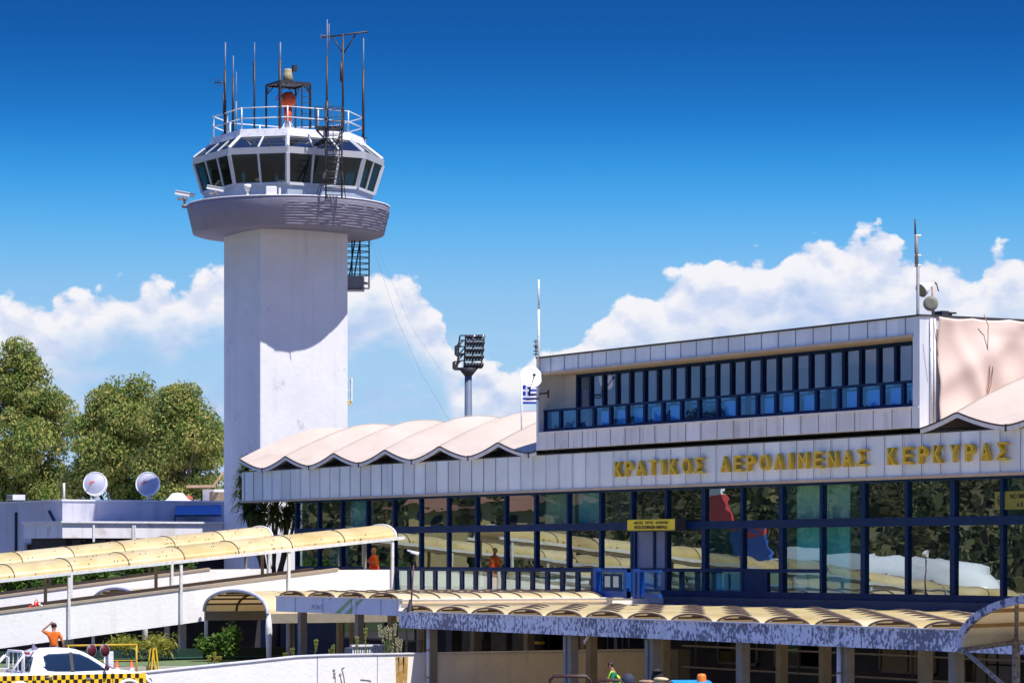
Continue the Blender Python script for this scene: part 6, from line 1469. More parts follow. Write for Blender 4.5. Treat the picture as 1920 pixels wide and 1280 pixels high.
# on the ramp, facing left with a hand held at the chest
D = 121.0; p = CAM+ray(702)*D
person((p.x, p.y, 3.25), math.atan2(-RT.y-0.5*FW.y, -RT.x-0.5*FW.x), 1.80, 'person in orange and red robes at the top of the ramp, hand on chest',
       {'L': ((-0.30, 0.02, 1.10), (-0.06, 0.26, 1.22)), 'R': ((0.31, -0.02, 1.08), (0.05, 0.24, 1.26))}, CLOTHO, CLOTHR, hair=pm('sandy_hair', (0.45, 0.22, 0.10), 0.6), robe=True)
D = 104.7; p = CAM+ray(101)*D
person((p.x, p.y, 0.64), math.atan2(FW.y, FW.x), 1.77, 'person in an orange shirt seen from behind, one hand shading the forehead',
       {'L': ((-0.42, 0.08, 1.48), (-0.10, 0.12, 1.76)), 'R': ((0.30, 0.0, 1.12), (0.32, 0.08, 0.86))}, CLOTHO, CLOTHD)
D = 87.5; p = CAM+ray(1153)*D
person((p.x, p.y, 0), math.atan2(-RT.y, -RT.x), 1.66, 'dark-haired person in a green top and bright yellow vest, looking down by the carts',
       {'L': ((-0.24, 0.12, 1.10), (-0.12, 0.38, 1.00)), 'R': ((0.24, 0.12, 1.10), (0.12, 0.38, 1.00))}, CLOTHG, CLOTHD, vest=VEST, lean=0.10, look=0.05)

# ================================================================ PICK-UP TRUCK
def pickup():
    L = 5.4; n1 = on_u(292, 1260, 39.3).y+0.13; n0 = n1-L; uc = 38.4
    t = thing('pickup_truck', (uc, n0+L/2, 0), 'white double-cab pickup with a yellow and black chequered band along its side', 'pickup truck')
    hw = 0.92
    Z = lambda z: z*1.0777 if z <= 1.03 else 1.11+(z-1.03)*0.69/0.77
    P = lambda y, z, x: Vector((uc+x, n0+y, Z(z)))
    sec = [(0.0, 0.55, 0.98, .90), (0.05, 0.45, 1.02, .92), (1.18, 0.42, 1.03, .93), (1.3, 0.42, 1.05, .93), (3.7, 0.42, 1.07, .93), (4.0, 0.42, 1.12, .92), (4.7, 0.45, 1.04, .90), (5.15, 0.48, 0.95, .85), (5.36, 0.5, 0.80, .78), (5.4, 0.5, 0.62, .74)]
    m = MB(); b = 0
    for y, zb, zt, w in sec:
        m.v += [P(y, zb, -w*0.95), P(y, zb+0.2, -w), P(y, zt-0.1, -w), P(y, zt, -w*0.93), P(y, zt+0.015, 0), P(y, zt, w*0.93), P(y, zt-0.1, w), P(y, zb+0.2, w), P(y, zb, w*0.95)]
    k = 9
    for i in range(len(sec)-1):
        for j in range(k): m.f.append((i*k+j, i*k+(j+1) % k, (i+1)*k+(j+1) % k, (i+1)*k+j)); m.sm.append(True)
    m.f.append(tuple(range(k))); m.sm.append(False); m.f.append(tuple((len(sec)-1)*k+j for j in range(k))); m.sm.append(False)
    m.build('body', CARW, t)
    # greenhouse
    lo = [(1.22, 1.03), (2.45, 1.05), (3.98, 1.08)]; hi = [(1.42, 1.66), (1.62, 1.77), (2.55, 1.80), (2.95, 1.75)]
    bt = [(1.22, 1.0, .86), (1.32, 1.35, .80), (1.48, 1.68, .70), (1.75, 1.775, .62), (2.3, 1.80, .61), (2.75, 1.77, .62), (3.05, 1.66, .66), (3.55, 1.36, .76), (4.05, 1.06, .84)]
    m = MB()
    n = len(bt)
    for (y, z, w) in bt: m.v += [P(y, z, -w), P(y, z+0.02, 0), P(y, z, w)]
    for i in range(n-1):
        a = i*3; m.f += [(a, a+1, a+4, a+3), (a+1, a+2, a+5, a+4)]; m.sm += [True, True]
    for s in (0, 2):
        yb = [(y, 1.02, .87) for (y, z, w) in bt]; base = len(m.v)
        for y, z, w in yb: m.v.append(P(y, z, -w if s == 0 else w))
        for i in range(n-1): m.f.append((i*3+s, (i+1)*3+s, base+i+1, base+i)); m.sm.append(True)
    m.build('cab', CARW, t)
    def wx(z): return 0.87-(z-1.02)*0.31
    def win(poly, name, off=0.012):
        for sg in (1,):
            m = MB(); m.add([P(y, z, sg*(wx(z)+off)) for y, z in poly], [tuple(range(len(poly)))])
            m.build(name, CARG, t)
    win([(1.72, 1.12), (1.52, 1.28), (1.58, 1.54), (1.80, 1.64), (2.50, 1.66), (2.50, 1.08), (2.0, 1.09)], 'rear_side_window')
    win([(2.62, 1.08), (2.62, 1.66), (2.86, 1.63), (3.15, 1.50), (3.50, 1.28), (3.72, 1.10)], 'front_side_window')
    m = MB(); m.add([P(1.215, 1.08, -0.62), P(1.215, 1.08, 0.62), P(1.36, 1.55, 0.56), P(1.36, 1.55, -0.56)], [(0, 1, 2, 3)]); m.build('rear_window', CARG, t)
    m = MB(); m.add([P(4.06, 1.12, -0.75), P(4.06, 1.12, 0.75), P(3.02, 1.70, 0.58), P(3.02, 1.70, -0.58)], [(0, 1, 2, 3)]); m.build('windscreen', CARG, t)
    m = MB(); m.bar(P(2.56, 1.07, wx(1.07)+0.02), P(2.56, 1.68, wx(1.68)+0.02), 0.11, 0.012, (1, 0, 0)); m.build('pillar', DARKT, t)
    m = MB(); m.ball(P(3.66, 1.19, 1.04), (0.13, 0.07, 0.10), 12, 8); m.bar(P(3.66, 1.12, 0.86), P(3.66, 1.15, 0.98), 0.06); m.build('mirror', pm('plum_mirror', (0.10, 0.03, 0.08), 0.3), t)
    # chequered band
    z0, z1 = 0.79, 1.07; yb0, yb1 = 0.05, 5.05
    m = MB(); m.box(uc+0.932, uc+0.938, n0+yb0, n0+yb1, z0, z1); m.build('yellow_band', pm('band_yellow', (0.85, 0.55, 0.02), 0.4, 0.03), t)
    c = MB(); sq = 0.14; i = 0; y = yb0
    while y < yb1-sq:
        r = i % 2; c.box(uc+0.939, uc+0.943, n0+y, n0+y+sq*0.95, z0+r*sq+0.003, z0+r*sq+sq*0.97); y += sq; i += 1
    c.build('black_square', pm('band_black', (0.02, 0.008, 0.01), 0.5), t)
    m = MB(); 
    for y in (1.62, 2.95): m.bar(P(y, 0.93 if y < 2 else 0.88, 0.955), P(y+0.22, 0.93 if y < 2 else 0.88, 0.955), 0.035)
    m.build('door_handle', CHROME, t)
    m = MB()
    for y in (1.22, 2.56, 3.9): m.bar(P(y, 0.5, 0.945), P(y, 1.02, 0.945), 0.012, 0.028)
    m.build('door_gap', DARKT, t)
    for y in (0.75, 4.45):
        for sg in (-1, 1):
            w = MB(); w.cyl(P(y, 0.37, sg*0.72), P(y, 0.37, sg*0.93), 0.37, 24); o = w.build('wheel', RUBBER, t)
            w = MB(); w.cyl(P(y, 0.37, sg*0.90), P(y, 0.37, sg*0.945), 0.22, 16); w.build('rim', CHROME, o)
        a = MB(); pts = [P(y+0.47*math.cos(math.pi*i/14), 0.37+0.44*math.sin(math.pi*i/14), 0.945) for i in range(15)]; a.tube(pts, 0.05, 6); a.build('wheel_arch', CARW, t)
    for sg in (-1, 1):
        m = MB(); m.add([P(5.02, 0.90, sg*0.87), P(5.30, 0.84, sg*0.80), P(5.36, 0.70, sg*0.77), P(5.08, 0.72, sg*0.90)], [(0, 1, 2, 3)]); o = m.build('headlight', CHROME, t); md = o.modifiers.new('t', 'SOLIDIFY'); md.thickness = 0.03
    # steel guard frame behind the cab and roof fin
    m = MB()
    for x in (-0.55, -0.2, 0.2, 0.55): m.tube([P(0.98, 1.0, x), P(0.98, 1.70, x)], 0.022, 6)
    m.tube([P(0.98, 1.0, -0.72), P(0.98, 1.62, -0.70), P(0.98, 1.72, -0.6), P(0.98, 1.72, 0.6), P(0.98, 1.62, 0.70), P(0.98, 1.0, 0.72)], 0.035, 8)
    m.tube([P(0.98, 1.62, 0.70), P(0.5, 1.05, 0.80)], 0.03, 6); m.tube([P(0.98, 1.62, -0.70), P(0.5, 1.05, -0.80)], 0.03, 6); m.tube([P(0.98, 1.08, -0.7), P(0.98, 1.08, 0.7)], 0.03, 6)
    m.tube([P(0.1, 1.02, 0.78), P(0.12, 1.45, 0.76), P(0.3, 1.62, 0.74), P(0.45, 1.55, 0.74), P(0.45, 1.2, 0.76), P(0.1, 1.2, 0.78)], 0.025, 6)
    m.build('guard_frame', POSTW, t)
    m = MB(); m.prism([(1.62+n0, 1.78), (1.42+n0, 1.95), (1.40+n0, 1.74)], 'x', uc+0.30, uc+0.36); m.build('roof_fin', pm('plum_fin', (0.25, 0.2, 0.3), 0.4), t)
    m = MB(); m.box(uc-0.3, uc+0.3, n0+1.33, n0+1.36, 1.63, 1.69); m.build('brake_light', RED, t)
    m = MB(); m.box(uc-0.6, uc+0.6, n0+1.7, n0+1.9, 1.0, 1.45).box(uc+0.2, uc+0.6, n0+2.6, n0+2.75, 1.0, 1.5).box(uc-0.6, uc-0.2, n0+2.6, n0+2.75, 1.0, 1.5); m.build('seats', DARK, t)
    m = MB(); m.box(uc-0.8, uc+0.8, n0+0.08, n0+0.95, 1.0, 1.09); m.build('bed_cover', pm('bed_blue_grey', (0.3, 0.38, 0.45), 0.5), t)
    t.scale = (1, 0.95, 1.07)
CARG = glass_mat('car_glass', (0.012, 0.02, 0.03), 0.22, 0.0006, 1.0, (0.13, 0.18, 0.21), (0.40, 0.48, 0.55))
pickup()

# ================================================================ STREET FURNITURE
def furniture():
    # yellow barrier with A-frame legs
    u = 25.4; DYEL = pm('dull_yellow', (0.50, 0.32, 0.03), 0.6, 0.2, 4)
    a, b = on_u(125, 1210, u), on_u(257, 1210, u); z = a.z
    t = thing('barrier', (u, b.y, 0), 'yellow tube barrier in front of the green fence behind the pickup', 'barrier')
    m = MB(); m.tube([(u, a.y, z), (u, b.y, z)], 0.04, 8); m.build('top_rail', DYEL, t)
    m = MB()
    for px in (128, 256): n = on_u(px, 1210, u).y; m.tube([(u, n, 0), (u, n, z)], 0.035, 8)
    m.tube([(u, a.y, z-0.55), (u, b.y, z-0.55)], 0.02, 6); m.build('post', DYEL, t)
    p = on_u(287, 1215, u)
    t = thing('trestle', (u, p.y, 0), 'yellow A-frame trestle to the right of the tube barrier', 'trestle')
    m = MB()
    for s in (-0.14, 0.14): m.bar((u+s, p.y-0.05, p.z), (u+s, p.y-0.2, 0), 0.05); m.bar((u+s, p.y+0.05, p.z), (u+s, p.y+0.22, 0), 0.05)
    m.bar((u-0.14, p.y, p.z), (u+0.14, p.y, p.z), 0.05); m.bar((u-0.14, p.y-0.14, 0.6), (u+0.14, p.y-0.14, 0.6), 0.04); m.build('frame', YELLOW, t)
    for px, D, lab in ((171.5, 104, 'left one of two dark red round boards on short stands behind the pickup'), (196, 104, 'right one of two dark red round boards, beside a white block behind the pickup')):
        c = at(px, 1219, D); t = thing('round_sign', (c.x, c.y, 0.62), lab, 'sign', 'round boards behind the pickup')
        ax = Vector((-0.35, -0.94, 0)).normalized() if False else Vector((0.42, -0.90, 0)).normalized()
        ax = (Vector((0.8656, -0.5008, 0))*0.62+RT*0.78).normalized()
        MB().lathe([(0.001, 0.02), (0.20, 0.02), (0.20, -0.02), (0.001, -0.02)], c, 24, ax).build('disc', MAROON, t)
        MB().lathe([(0.20, 0.025), (0.225, 0.025), (0.225, -0.025), (0.20, -0.025)], c, 24, ax).build('rim', GREY, t)
        m = MB(); m.tube([(c.x, c.y, 0.62), (c.x, c.y, c.z-0.2)], 0.03, 6); m.box(c.x-0.12, c.x+0.12, c.y-0.12, c.y+0.12, 0.63, 0.70); m.build('stand', POSTW, t)
    c = at(206, 1226, 105); t = thing('concrete_block', (c.x, c.y, 0.63), 'white painted block beside the right round board', 'block')
    MB().box(c.x-0.1, c.x+0.1, c.y-0.1, c.y+0.1, 0.63, c.z+0.1).build('block', WTRIM, t, bevel=0.02); MB().box(c.x-0.13, c.x+0.13, c.y-0.19, c.y+0.19, 0.625, 0.66).build('foot', GREY, t)
    for px, lab in ((219, 'orange traffic cone nearer the round boards'), (246.5, 'orange and white traffic cone farther right on the green strip')):
        c = at(px, 1239, 102.5); t = thing('traffic_cone', (c.x, c.y, 0.65), lab, 'traffic cone', 'cones behind the pickup')
        MB().lathe([(0.13, 0.03), (0.03, c.z-0.65), (0.001, c.z-0.65)], (c.x, c.y, 0.65), 14).build('cone', ORANGE, t)
        h = c.z-0.65; r = lambda z: 0.13-(0.10)*(z-0.03)/h
        MB().lathe([(r(h*0.35)+0.004, h*0.35), (r(h*0.6)+0.004, h*0.6)], (c.x, c.y, 0.65), 14).build('band', WTRIM, t)
        MB().box(c.x-0.17, c.x+0.17, c.y-0.17, c.y+0.17, 0.65, 0.68).build('base', ORANGE, t)
    # red and white bag on the parapet
    c = on_u(68, 1122, 19.15); zt = ptop(c.y)+0.09
    t = thing('bag', (19.15, c.y, zt), 'shiny red and white bag resting on the ramp parapet', 'bag')
    rnd = random.Random(8); m = MB(); w = MB()
    for k in range(7): m.ball((19.15+rnd.uniform(-.08, .08), c.y+rnd.uniform(-.22, .22), zt+rnd.uniform(.05, .32)), (0.10, rnd.uniform(.07, .13), rnd.uniform(.07, .13)), 8, 6)
    m.tube([(19.15, c.y-0.1, zt+0.3), (19.15, c.y, zt+0.46), (19.15, c.y+0.12, zt+0.3)], 0.018, 6); m.build('bundle', RED, t)
    for k in range(4): w.ball((19.24, c.y+rnd.uniform(-.2, .2), zt+rnd.uniform(.08, .3)), (0.04, 0.05, 0.06), 7, 5)
    w.build('white_print', WTRIM, t)
    # thin pole with lamp head on the canopy corner
    D = 101.2; q = at(769, 1147, D)
    t = thing('lamp_pole', (q.x, q.y, 2.9), 'thin dark leaning pole with a small white double lamp head above the canopy corner', 'lamp')
    tp = at(777, 1035, D)
    m = MB(); m.tube([(q.x, q.y, 2.6), tp], 0.035, 6, 0.025); m.build('pole', pm('rusty_pole', (0.12, 0.05, 0.05), 0.6), t)
    m = MB(); m.lathe([(0.14, 0.0), (0.03, 0.42)], (q.x, q.y, 2.86), 8); m.build('base_cone', STEEL, t)
    m = MB(); m.bar(at(764, 1031, D), at(786, 1036, D), 0.14, 0.05); m.bar(at(770, 1034, D), at(784, 1039, D-0.1), 0.12, 0.05); m.build('lamp_head', DISHW, t)
    # baggage carts with bent pipe frames
    def cart(px0, px1, ytop, D, lab, n_extra=0):
        a, b = at(px0, ytop, D), at(px1, ytop, D); z = a.z
        d = Vector((b.x-a.x, b.y-a.y, 0)); L = d.length; d.normalize(); s = Vector((-d.y, d.x, 0))*0.7
        t = thing('baggage_cart', ((a.x+b.x)/2, (a.y+b.y)/2, 0), lab, 'cart', 'baggage carts')
        m = MB(); base = Vector((a.x, a.y, 0.35))
        for o in (Vector((0, 0, 0)), s):
            p0 = Vector((a.x, a.y, 0.4))+o; p1 = Vector((b.x, b.y, 0.4))+o
            m.tube([p0, (p0.x, p0.y, z-0.12), Vector((p0.x, p0.y, z))+d*0.12, Vector((p1.x, p1.y, z))-d*0.12, (p1.x, p1.y, z-0.12), p1], 0.035, 8)
            m.tube([(p0.x, p0.y, z-0.28), (p1.x, p1.y, z-0.28)], 0.025, 6)
        m.build('pipe_frame', pm('maroon_pipe', (0.05, 0.015, 0.015), 0.5) if 'maroon_pipe' not in bpy.data.materials else bpy.data.materials['maroon_pipe'], t)
        m = MB(); q = [Vector((a.x, a.y, 0.36)), Vector((b.x, b.y, 0.36)), Vector((b.x, b.y, 0.36))+s, Vector((a.x, a.y, 0.36))+s]; m.hexa(q+[x+Vector((0, 0, 0.08)) for x in q]); m.build('platform', GREY, t)
        for x in q: c = x+Vector((0, 0, -0.2)); w = MB(); w.cyl(c-s.normalized()*0.05, c+s.normalized()*0.05, 0.16, 12); w.build('wheel', RUBBER, t)
    cart(1031, 1108, 1267.5, 84, 'dark pipe-framed baggage cart in front of the shaded wall, left of the worker')
    cart(1116, 1172, 1275, 83, 'second pipe-framed baggage cart directly in front of the worker')
    # dark seat and loaded bits, blue tractor with orange beacon
    D = 80; a = at(1262, 1277.5, D); b = at(1335, 1277.5, D); z = a.z
    t = thing('baggage_tractor', ((a.x+b.x)/2, (a.y+b.y)/2, 0), 'low tractor with a bright blue roof and an orange beacon on top', 'tractor')
    d = Vector((b.x-a.x, b.y-a.y, 0)).normalized(); s = Vector((-d.y, d.x, 0))
    def blk(p, l, w, z0, z1): q = [p, p+d*l, p+d*l+s*w, p+s*w]; return [Vector((v.x, v.y, z0)) for v in q]+[Vector((v.x, v.y, z1)) for v in q]
    A = Vector((a.x, a.y, 0)); L = (b-a).length
    BL = pm('tractor_blue', (0.02, 0.32, 0.75), 0.35, 0.05)
    MB().hexa(blk(A, L, 1.3, z-0.06, z)).build('roof', BL, t, bevel=0.02)
    MB().hexa(blk(A+d*0.1+s*0.1, L-0.2, 1.1, 0.3, 0.8)).build('body', BL, t, bevel=0.03)
    m = MB()
    for (l, w) in ((0.12, 0.12), (L-0.12, 0.12), (0.12, 1.15), (L-0.12, 1.15)): q = A+d*l+s*w; m.bar((q.x, q.y, 0.8), (q.x, q.y, z-0.06), 0.05)
    m.build('pillar', STEEL, t)
    for (l, w) in ((0.25, 0.08), (L-0.25, 0.08), (0.25, 1.2), (L-0.25, 1.2)): q = A+d*l+s*w+Vector((0, 0, 0.25)); wm = MB(); wm.cyl(q-s*0.08, q+s*0.08, 0.25, 16); wm.build('wheel', RUBBER, t)
    c = at(1315.5, 1277, D+0.2); m = MB(); m.lathe([(0.125, 0), (0.125, 0.14), (0.10, 0.20), (0.001, 0.215)], (c.x, c.y, z), 16); m.build('beacon', pm('beacon_orange', (0.85, 0.20, 0.03), 0.3), t)
    # luggage and seat back between the worker and the tractor
    c = at(1178, 1272, 84.5); t = thing('seat', (c.x, c.y, 0), 'dark rounded seat back beside the worker', 'seat')
    m = MB(); m.ball((c.x, c.y, c.z-0.08), (0.20, 0.20, 0.24), 14, 9); m.build('backrest', CLOTHD, t); MB().cyl((c.x, c.y, 0), (c.x, c.y, c.z-0.2), 0.05, 8).build('stem', STEEL, t)
    for i, (px, y, D, mat, r, lab) in enumerate(((1212, 1275, 82.5, 'tan', (0.35, 0.16, 0.09), 'flat brown case lying between the seat and the column'), (1240, 1270, 82, 'cream', (0.30, 0.14, 0.10), 'pale bundle just right of the worn column'), (1232, 1256, 86, 'black', (0.16, 0.16, 0.32), 'tall black sack behind the worn column'), (1268, 1277, 82.5, 'brown', (0.35, 0.16, 0.05), 'flat brown bag left of the blue roof'))):
        c = at(px, y, D); col_ = {'tan': (0.30, 0.20, 0.12), 'cream': (0.55, 0.42, 0.25), 'black': (0.02, 0.02, 0.025), 'brown': (0.25, 0.15, 0.08)}[mat]
        t = thing('luggage', (c.x, c.y, 0.44), lab, 'luggage', 'luggage by the carts')
        mt = pm('luggage_'+mat, col_, 0.8, 0.2, 5); m = MB(); rnd = random.Random(i)
        z = 0.44
        while z < c.z-0.02:
            hh = min(r[2]*2, c.z-z+0.01); m.ball((c.x+rnd.uniform(-.03, .03), c.y+rnd.uniform(-.03, .03), z+hh/2), (r[0]*rnd.uniform(.9, 1.05), r[1]*1.1, hh*0.62), 12, 7); z += hh*0.9
        m.build('bag', mt, t)
        m = MB(); m.tube([(c.x-0.1, c.y, c.z-0.02), (c.x, c.y, c.z+0.05), (c.x+0.1, c.y, c.z-0.02)], 0.012, 5); m.build('handle', BLACK, t)
    # pipe railing in the dark hall on the right, paper notice, lamp
    n = -3.2
    a, b = on_n(1280, 1220, n), on_n(1920, 1220, n)
    t = thing('pipe_railing', (a.x, n, 0), 'two-bar pipe railing running through the dark space under the right canopy', 'railing')
    m = MB()
    for z in (1.05, 1.75): m.tube([(a.x, n, z), (b.x+3, n, z)], 0.035, 6)
    m.build('bar', GREY, t); m = MB(); u = a.x+0.8
    while u < b.x+3: m.tube([(u, n, 0), (u, n, 2.5)], 0.035, 6); u += 2.9
    m.build('post', STEEL, t)
    p = on_n(1085, 1215, 0.6); 
    t = thing('counter', (p.x-3, 0.6, 0), 'row of grey boxes and benches stored behind the shaded wall', 'storage')
    m = MB(); rnd = random.Random(2)
    for (px, w, z0, z1) in ((840, 0.5, 0, 2.4), (870, 1.6, 0, 1.9), (925, 1.2, 0, 1.8), (965, 1.0, 0, 2.0)): q = on_n(px, 1215, 0.5); m.box(q.x, q.x+w, 0.4, 1.2, z0, z1)
    m.build('box', pm('grey_box', (0.16, 0.16, 0.17), 0.8, 0.2, 3), t)
    m = MB(); q = on_n(870, 1215, 0.38)
    for k in range(5): m.box(q.x, q.x+1.6, 0.36, 0.39, 1.45+k*0.09, 1.49+k*0.09)
    m.build('slat', GREY, t)
    p = on_n(1011, 1204, -1.5); t = thing('yellow_lamp', (p.x, -1.5, p.z), 'small yellow fitting hanging in the dark above the shaded wall', 'fitting')
    MB().box(p.x-0.22, p.x+0.22, -1.6, -1.4, p.z-0.05, p.z+0.04).build('fitting', YSIGN, t); MB().bar((p.x, -1.5, p.z), (p.x, -1.5, 2.75), 0.03).build('hanger', STEEL, t)
    p = on_n(1099, 1200, -9.5); t = thing('torn_strip', (p.x, -9.5, p.z), 'white torn strip dangling under the peeling board', 'strip')
    m = MB(); m.tube([on_n(1102, 1190, -10.6), on_n(1101, 1196, -10.6), on_n(1096, 1202, -10.6), on_n(1097, 1207, -10.6)], [0.05, 0.045, 0.05, 0.02], 6); m.build('strip', WTRIM, t)
    # air-conditioner under canopy
    p = on_n(1270, 1235, -1.0); t = thing('air_conditioner', (p.x, -1.0, 0.3), 'old grey air-conditioning unit with a round fan in the dark behind the worn column', 'air conditioner')
    MB().box(p.x-0.7, p.x+0.5, -1.3, -0.8, 0.5, 1.5).build('casing', pm('old_grey', (0.2, 0.19, 0.17), 0.7), t)
    m = MB(); m.lathe([(0.30, 0.02), (0.34, 0.02), (0.34, 0), (0.30, 0)], (p.x-0.25, -1.32, 1.0), 20, (0, -1, 0)); m.lathe([(0.001, 0.01), (0.28, 0.01)], (p.x-0.25, -1.31, 1.0), 20, (0, -1, 0)); m.build('fan', STEEL, t)
    # hanging black sign and brick end posts ... dark bins near the green fence
    # cable from the service ladder down to the roofs
    t = thing('guy_cable', (-6.5, 9.2, 14), 'pair of very thin cables slanting down from the tower balcony across the sky', 'cable')
    m = MB(); m.tube([at(693, 445, 150), at(745, 600, 152), at(790, 700, 154), at(850, 800, 157)], 0.006, 4); m.tube([at(700, 445, 150), at(770, 610, 152), at(830, 700, 154)], 0.005, 4); m.build('cable', GREY, t)
furniture()

# ================================================================ WHAT THE MIRROR GLASS SEES (stands on the apron side)
VF = Vector((FW.x, -FW.y, 0)); VR = Vector((RT.x, -RT.y, 0))
def refl(px, D):      # ground point whose mirror image appears at pixel px, D metres away
    m = CAM+ray(px)*D; return Vector((m.x, 0.06-m.y, 0))
def rz(py, D): return CAM.z+(HZ-py)/F*D
def apron():
    HILL = leaf_mat('far_trees', (0.012, 0.022, 0.010), (0.045, 0.060, 0.022), (0.16, 0.14, 0.06), 0.06)
    hm = pm('hillside', (0.06, 0.08, 0.03), 0.9, 0.3, 0.02, (0.15, 0.12, 0.06), 0.8, thr=(0.45, 0.6))
    def hp(a, b):
        px = -4500+11500*a; D = 330+1200*b
        q = refl(px, D); z = 70*(b**1.1)+5*math.sin(px*0.004+1)+3*math.sin(px*0.011)
        return (q.x, q.y, z*(min(1, b*4))-0.3)
    MB().grid(hp, 120, 20).build('hillside', hm, kind='structure')
    rnd = random.Random(12)
    # scattered trees of the far wood as one mass
    m = MB()
    for i in range(3000):
        px = rnd.uniform(-400, 3600); b = rnd.random()**1.6; D = 335+1000*b; q = refl(px, D); a = (px+4500)/11500
        z = hp(a, (D-330)/1200)[2]; r = rnd.uniform(1.6, 3.6)*(1+b)
        for k in range(85):
            d = Vector((rnd.gauss(0, 1), rnd.gauss(0, 1), rnd.gauss(0, 1))).normalized()
            c = Vector((q.x, q.y, z+r*0.8))+Vector((d.x*r, d.y*r, d.z*r*1.1))*rnd.uniform(0.55, 1.05)
            e = Vector((rnd.gauss(0, 1), rnd.gauss(0, 1), rnd.gauss(0, 1))).normalized(); g_ = e.cross(d+Vector((rnd.gauss(0, .3), rnd.gauss(0, .3), rnd.gauss(0, .3)))).normalized(); sz = r*rnd.uniform(0.13, 0.33)
            m.add([c-e*sz, c+g_*sz*0.6, c+e*sz, c-g_*sz*0.6], [(0, 1, 2, 3)])
    m.build('far_wood', HILL, kind='stuff', label='wooded hillside seen only as a reflection in the glass', cat='woodland') if False else m.build('far_wood', HILL, kind='stuff')
    g = MB(); g.grid(lambda a, b: (*refl(-800+5200*a, 190+150*b)[:2], 0.02), 6, 4, False); g.build('grass_field', GREENL, kind='structure')
    OCH = pm('ochre_wall', (0.38, 0.29, 0.15), 0.8, 0.08, 0.3); PINK = pm('pink_wall', (0.60, 0.33, 0.24), 0.8, 0.08, 0.3); TILE = pm('terracotta', (0.17, 0.085, 0.06), 0.8, 0.2, 1)
    for i, (p0, p1, D, y0, y1, wm, lab) in enumerate([(740, 905, 330, 992, 953, OCH, 'yellow house block with terracotta roof across the field, nearest the tower'), (930, 1080, 345, 990, 948, OCH, 'long yellow house block with terracotta roof across the field')]):
        a, b = refl(p0, D), refl(p1, D); z0, z1 = rz(y0, D)-3, rz(y1, D); d = (b-a); L = d.length; d.normalize(); s = VF*12
        t = thing('house', (a+b)/2, lab, 'house', 'houses across the field')
        q = [a, b, b+s, a+s]; MB().hexa([Vector((v.x, v.y, 0)) for v in q]+[Vector((v.x, v.y, z1)) for v in q]).build('wall', wm, t)
        r0 = [v-s*0.06*0 for v in q]; ov = 0.8
        A, B, C, Dd = a-d*ov-VF*ov, b+d*ov-VF*ov, b+s+d*ov, a+s-d*ov; r1, r2 = (A+Dd)/2+d*4, (B+C)/2-d*4; h = 2.6
        vs = [Vector((v.x, v.y, z1)) for v in (A, B, C, Dd)]+[Vector((r1.x, r1.y, z1+h)), Vector((r2.x, r2.y, z1+h))]
        MB().add(vs, [(0, 1, 5, 4), (2, 3, 4, 5), (1, 2, 5), (3, 0, 4), (0, 3, 2, 1)]).build('roof', TILE, t)
        fl = max(1, int((z1-z0)/2.6)); m = MB(); nw = max(2, int(L/3))
        for f in range(fl):
            for k in range(nw):
                c = a+d*(L*(k+0.5)/nw)-VF*0.05; zz = z1-1.9-f*2.6
                if zz > 0: m.hexa([Vector((v.x, v.y, zz)) for v in (c-d*0.45, c+d*0.45, c+d*0.45+VF*0.1, c-d*0.45+VF*0.1)]+[Vector((v.x, v.y, zz+1.2)) for v in (c-d*0.45, c+d*0.45, c+d*0.45+VF*0.1, c-d*0.45+VF*0.1)])
        m.build('window', DARK, t)
    # parked airliner
    tail, nose = refl(1352, 192), refl(1880, 160); d = (nose-tail).normalized(); s = Vector((-d.y, d.x, 0)); L = (nose-tail).length
    t = thing('airliner', (tail+nose)/2, 'white twin-jet airliner with a red, white and blue tail fin parked across the apron', 'airplane')
    WJ = pm('jet_white', (0.78, 0.80, 0.82), 0.3, 0.03); pts = []; rr = []
    for f, r, dz in ((0, 0.25, 1.3), (0.08, 0.9, 0.9), (0.2, 1.6, 0.35), (0.32, 1.88, 0.05), (0.5, 1.88, 0), (0.86, 1.88, 0), (0.93, 1.6, -0.1), (0.98, 1.0, -0.35), (1.0, 0.2, -0.5)): pts.append(tail+d*(L*f)+Vector((0, 0, 3.0+dz))); rr.append(r)
    MB().tube(pts, rr, 20).build('fuselage', WJ, t)
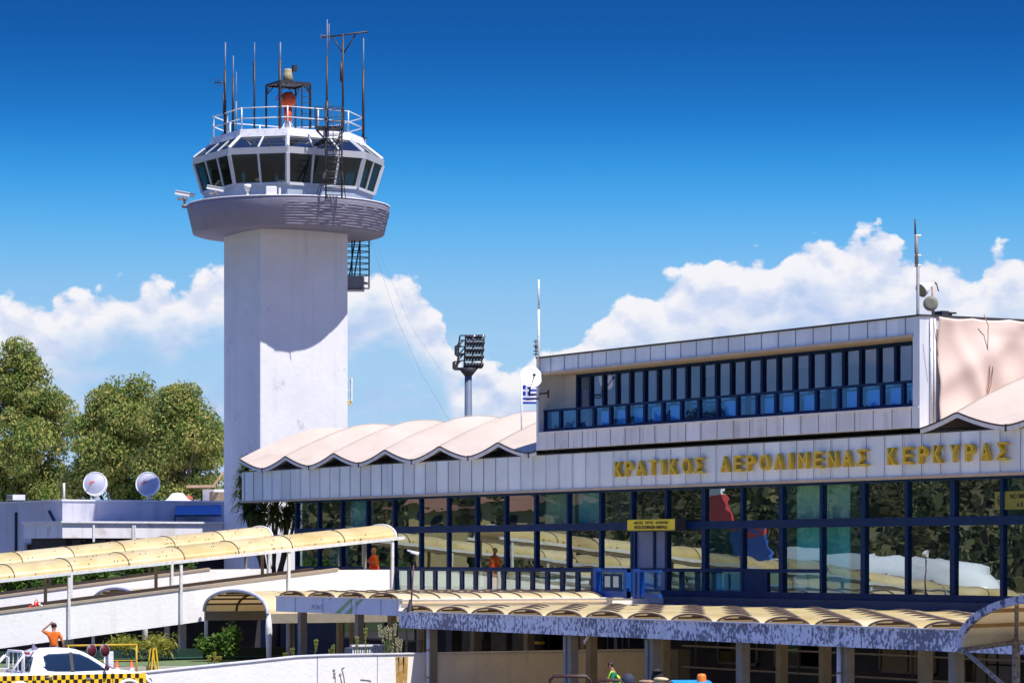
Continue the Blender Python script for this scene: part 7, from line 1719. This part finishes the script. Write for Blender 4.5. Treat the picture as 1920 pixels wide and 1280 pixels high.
    def fin(a, z0, col_, name, lo=0.0, hi=1.0):
        H = 6.6; m = MB(); base = tail+d*1.2+Vector((0, 0, 4.2))
        def pt(f, c): return base+Vector((0, 0, H*f))+d*((4.6-2.4*f)*c-1.9*f)
        m.hexa([pt(lo, 0)-s*.12, pt(lo, 1)-s*.12, pt(lo, 1)+s*.12, pt(lo, 0)+s*.12, pt(hi, 0)-s*.12, pt(hi, 1)-s*.12, pt(hi, 1)+s*.12, pt(hi, 0)+s*.12]); m.build(name, col_, t)
    fin(0, 0, pm('tail_blue', (0.02, 0.10, 0.40), 0.4), 'fin_base', 0, 0.34); fin(0, 0, pm('tail_red', (0.55, 0.05, 0.05), 0.4), 'fin_middle', 0.34, 0.72); fin(0, 0, WJ, 'fin_top', 0.72, 1.0)
    for sg in (-1, 1):
        m = MB(); r0 = tail+d*(L*0.42)+Vector((0, 0, 2.3)); tp = r0-d*5+s*sg*15+Vector((0, 0, 1.2))
        m.hexa([r0-d*1, r0+d*6, tp+d*1.6, tp, r0-d*1+Vector((0, 0, .5)), r0+d*6+Vector((0, 0, .5)), tp+d*1.6+Vector((0, 0, .15)), tp+Vector((0, 0, .15))]); m.build('wing', WJ, t)
        m = MB(); r0 = tail+d*1.5+Vector((0, 0, 4.3)); tp = r0-d*2+s*sg*5.5; m.hexa([r0, r0+d*3, tp+d*1.4, tp, r0+Vector((0, 0, .2)), r0+d*3+Vector((0, 0, .2)), tp+d*1.4+Vector((0, 0, .1)), tp+Vector((0, 0, .1))]); m.build('tailplane', WJ, t)
        c = tail+d*(L*0.58)+s*sg*5+Vector((0, 0, 1.5)); MB().tube([c-d*1.8, c-d*0.5, c+d*1.2, c+d*1.9], [0.5, 0.95, 1.0, 0.85], 16).build('engine', RED, t)
    m = MB()
    for k in range(30):
        for sg in (-1, 1): c = tail+d*(L*(0.25+k*0.022))+s*sg*1.86+Vector((0, 0, 3.35)); m.ball(c, 0.13, 6, 4)
    m.build('windows', DARK, t)
    m = MB()
    for f, w in ((0.45, 2.5), (0.9, 0.0)):
        for sg in ((-1, 1) if w else (1,)): c = tail+d*(L*f)+s*sg*w; m.tube([Vector((c.x, c.y, 0.5)), Vector((c.x, c.y, 1.6))], 0.12, 8); m.cyl(Vector((c.x, c.y, 0.5))-s*.2, Vector((c.x, c.y, 0.5))+s*.2, 0.5, 14)
    m.build('landing_gear', STEEL, t)
apron()
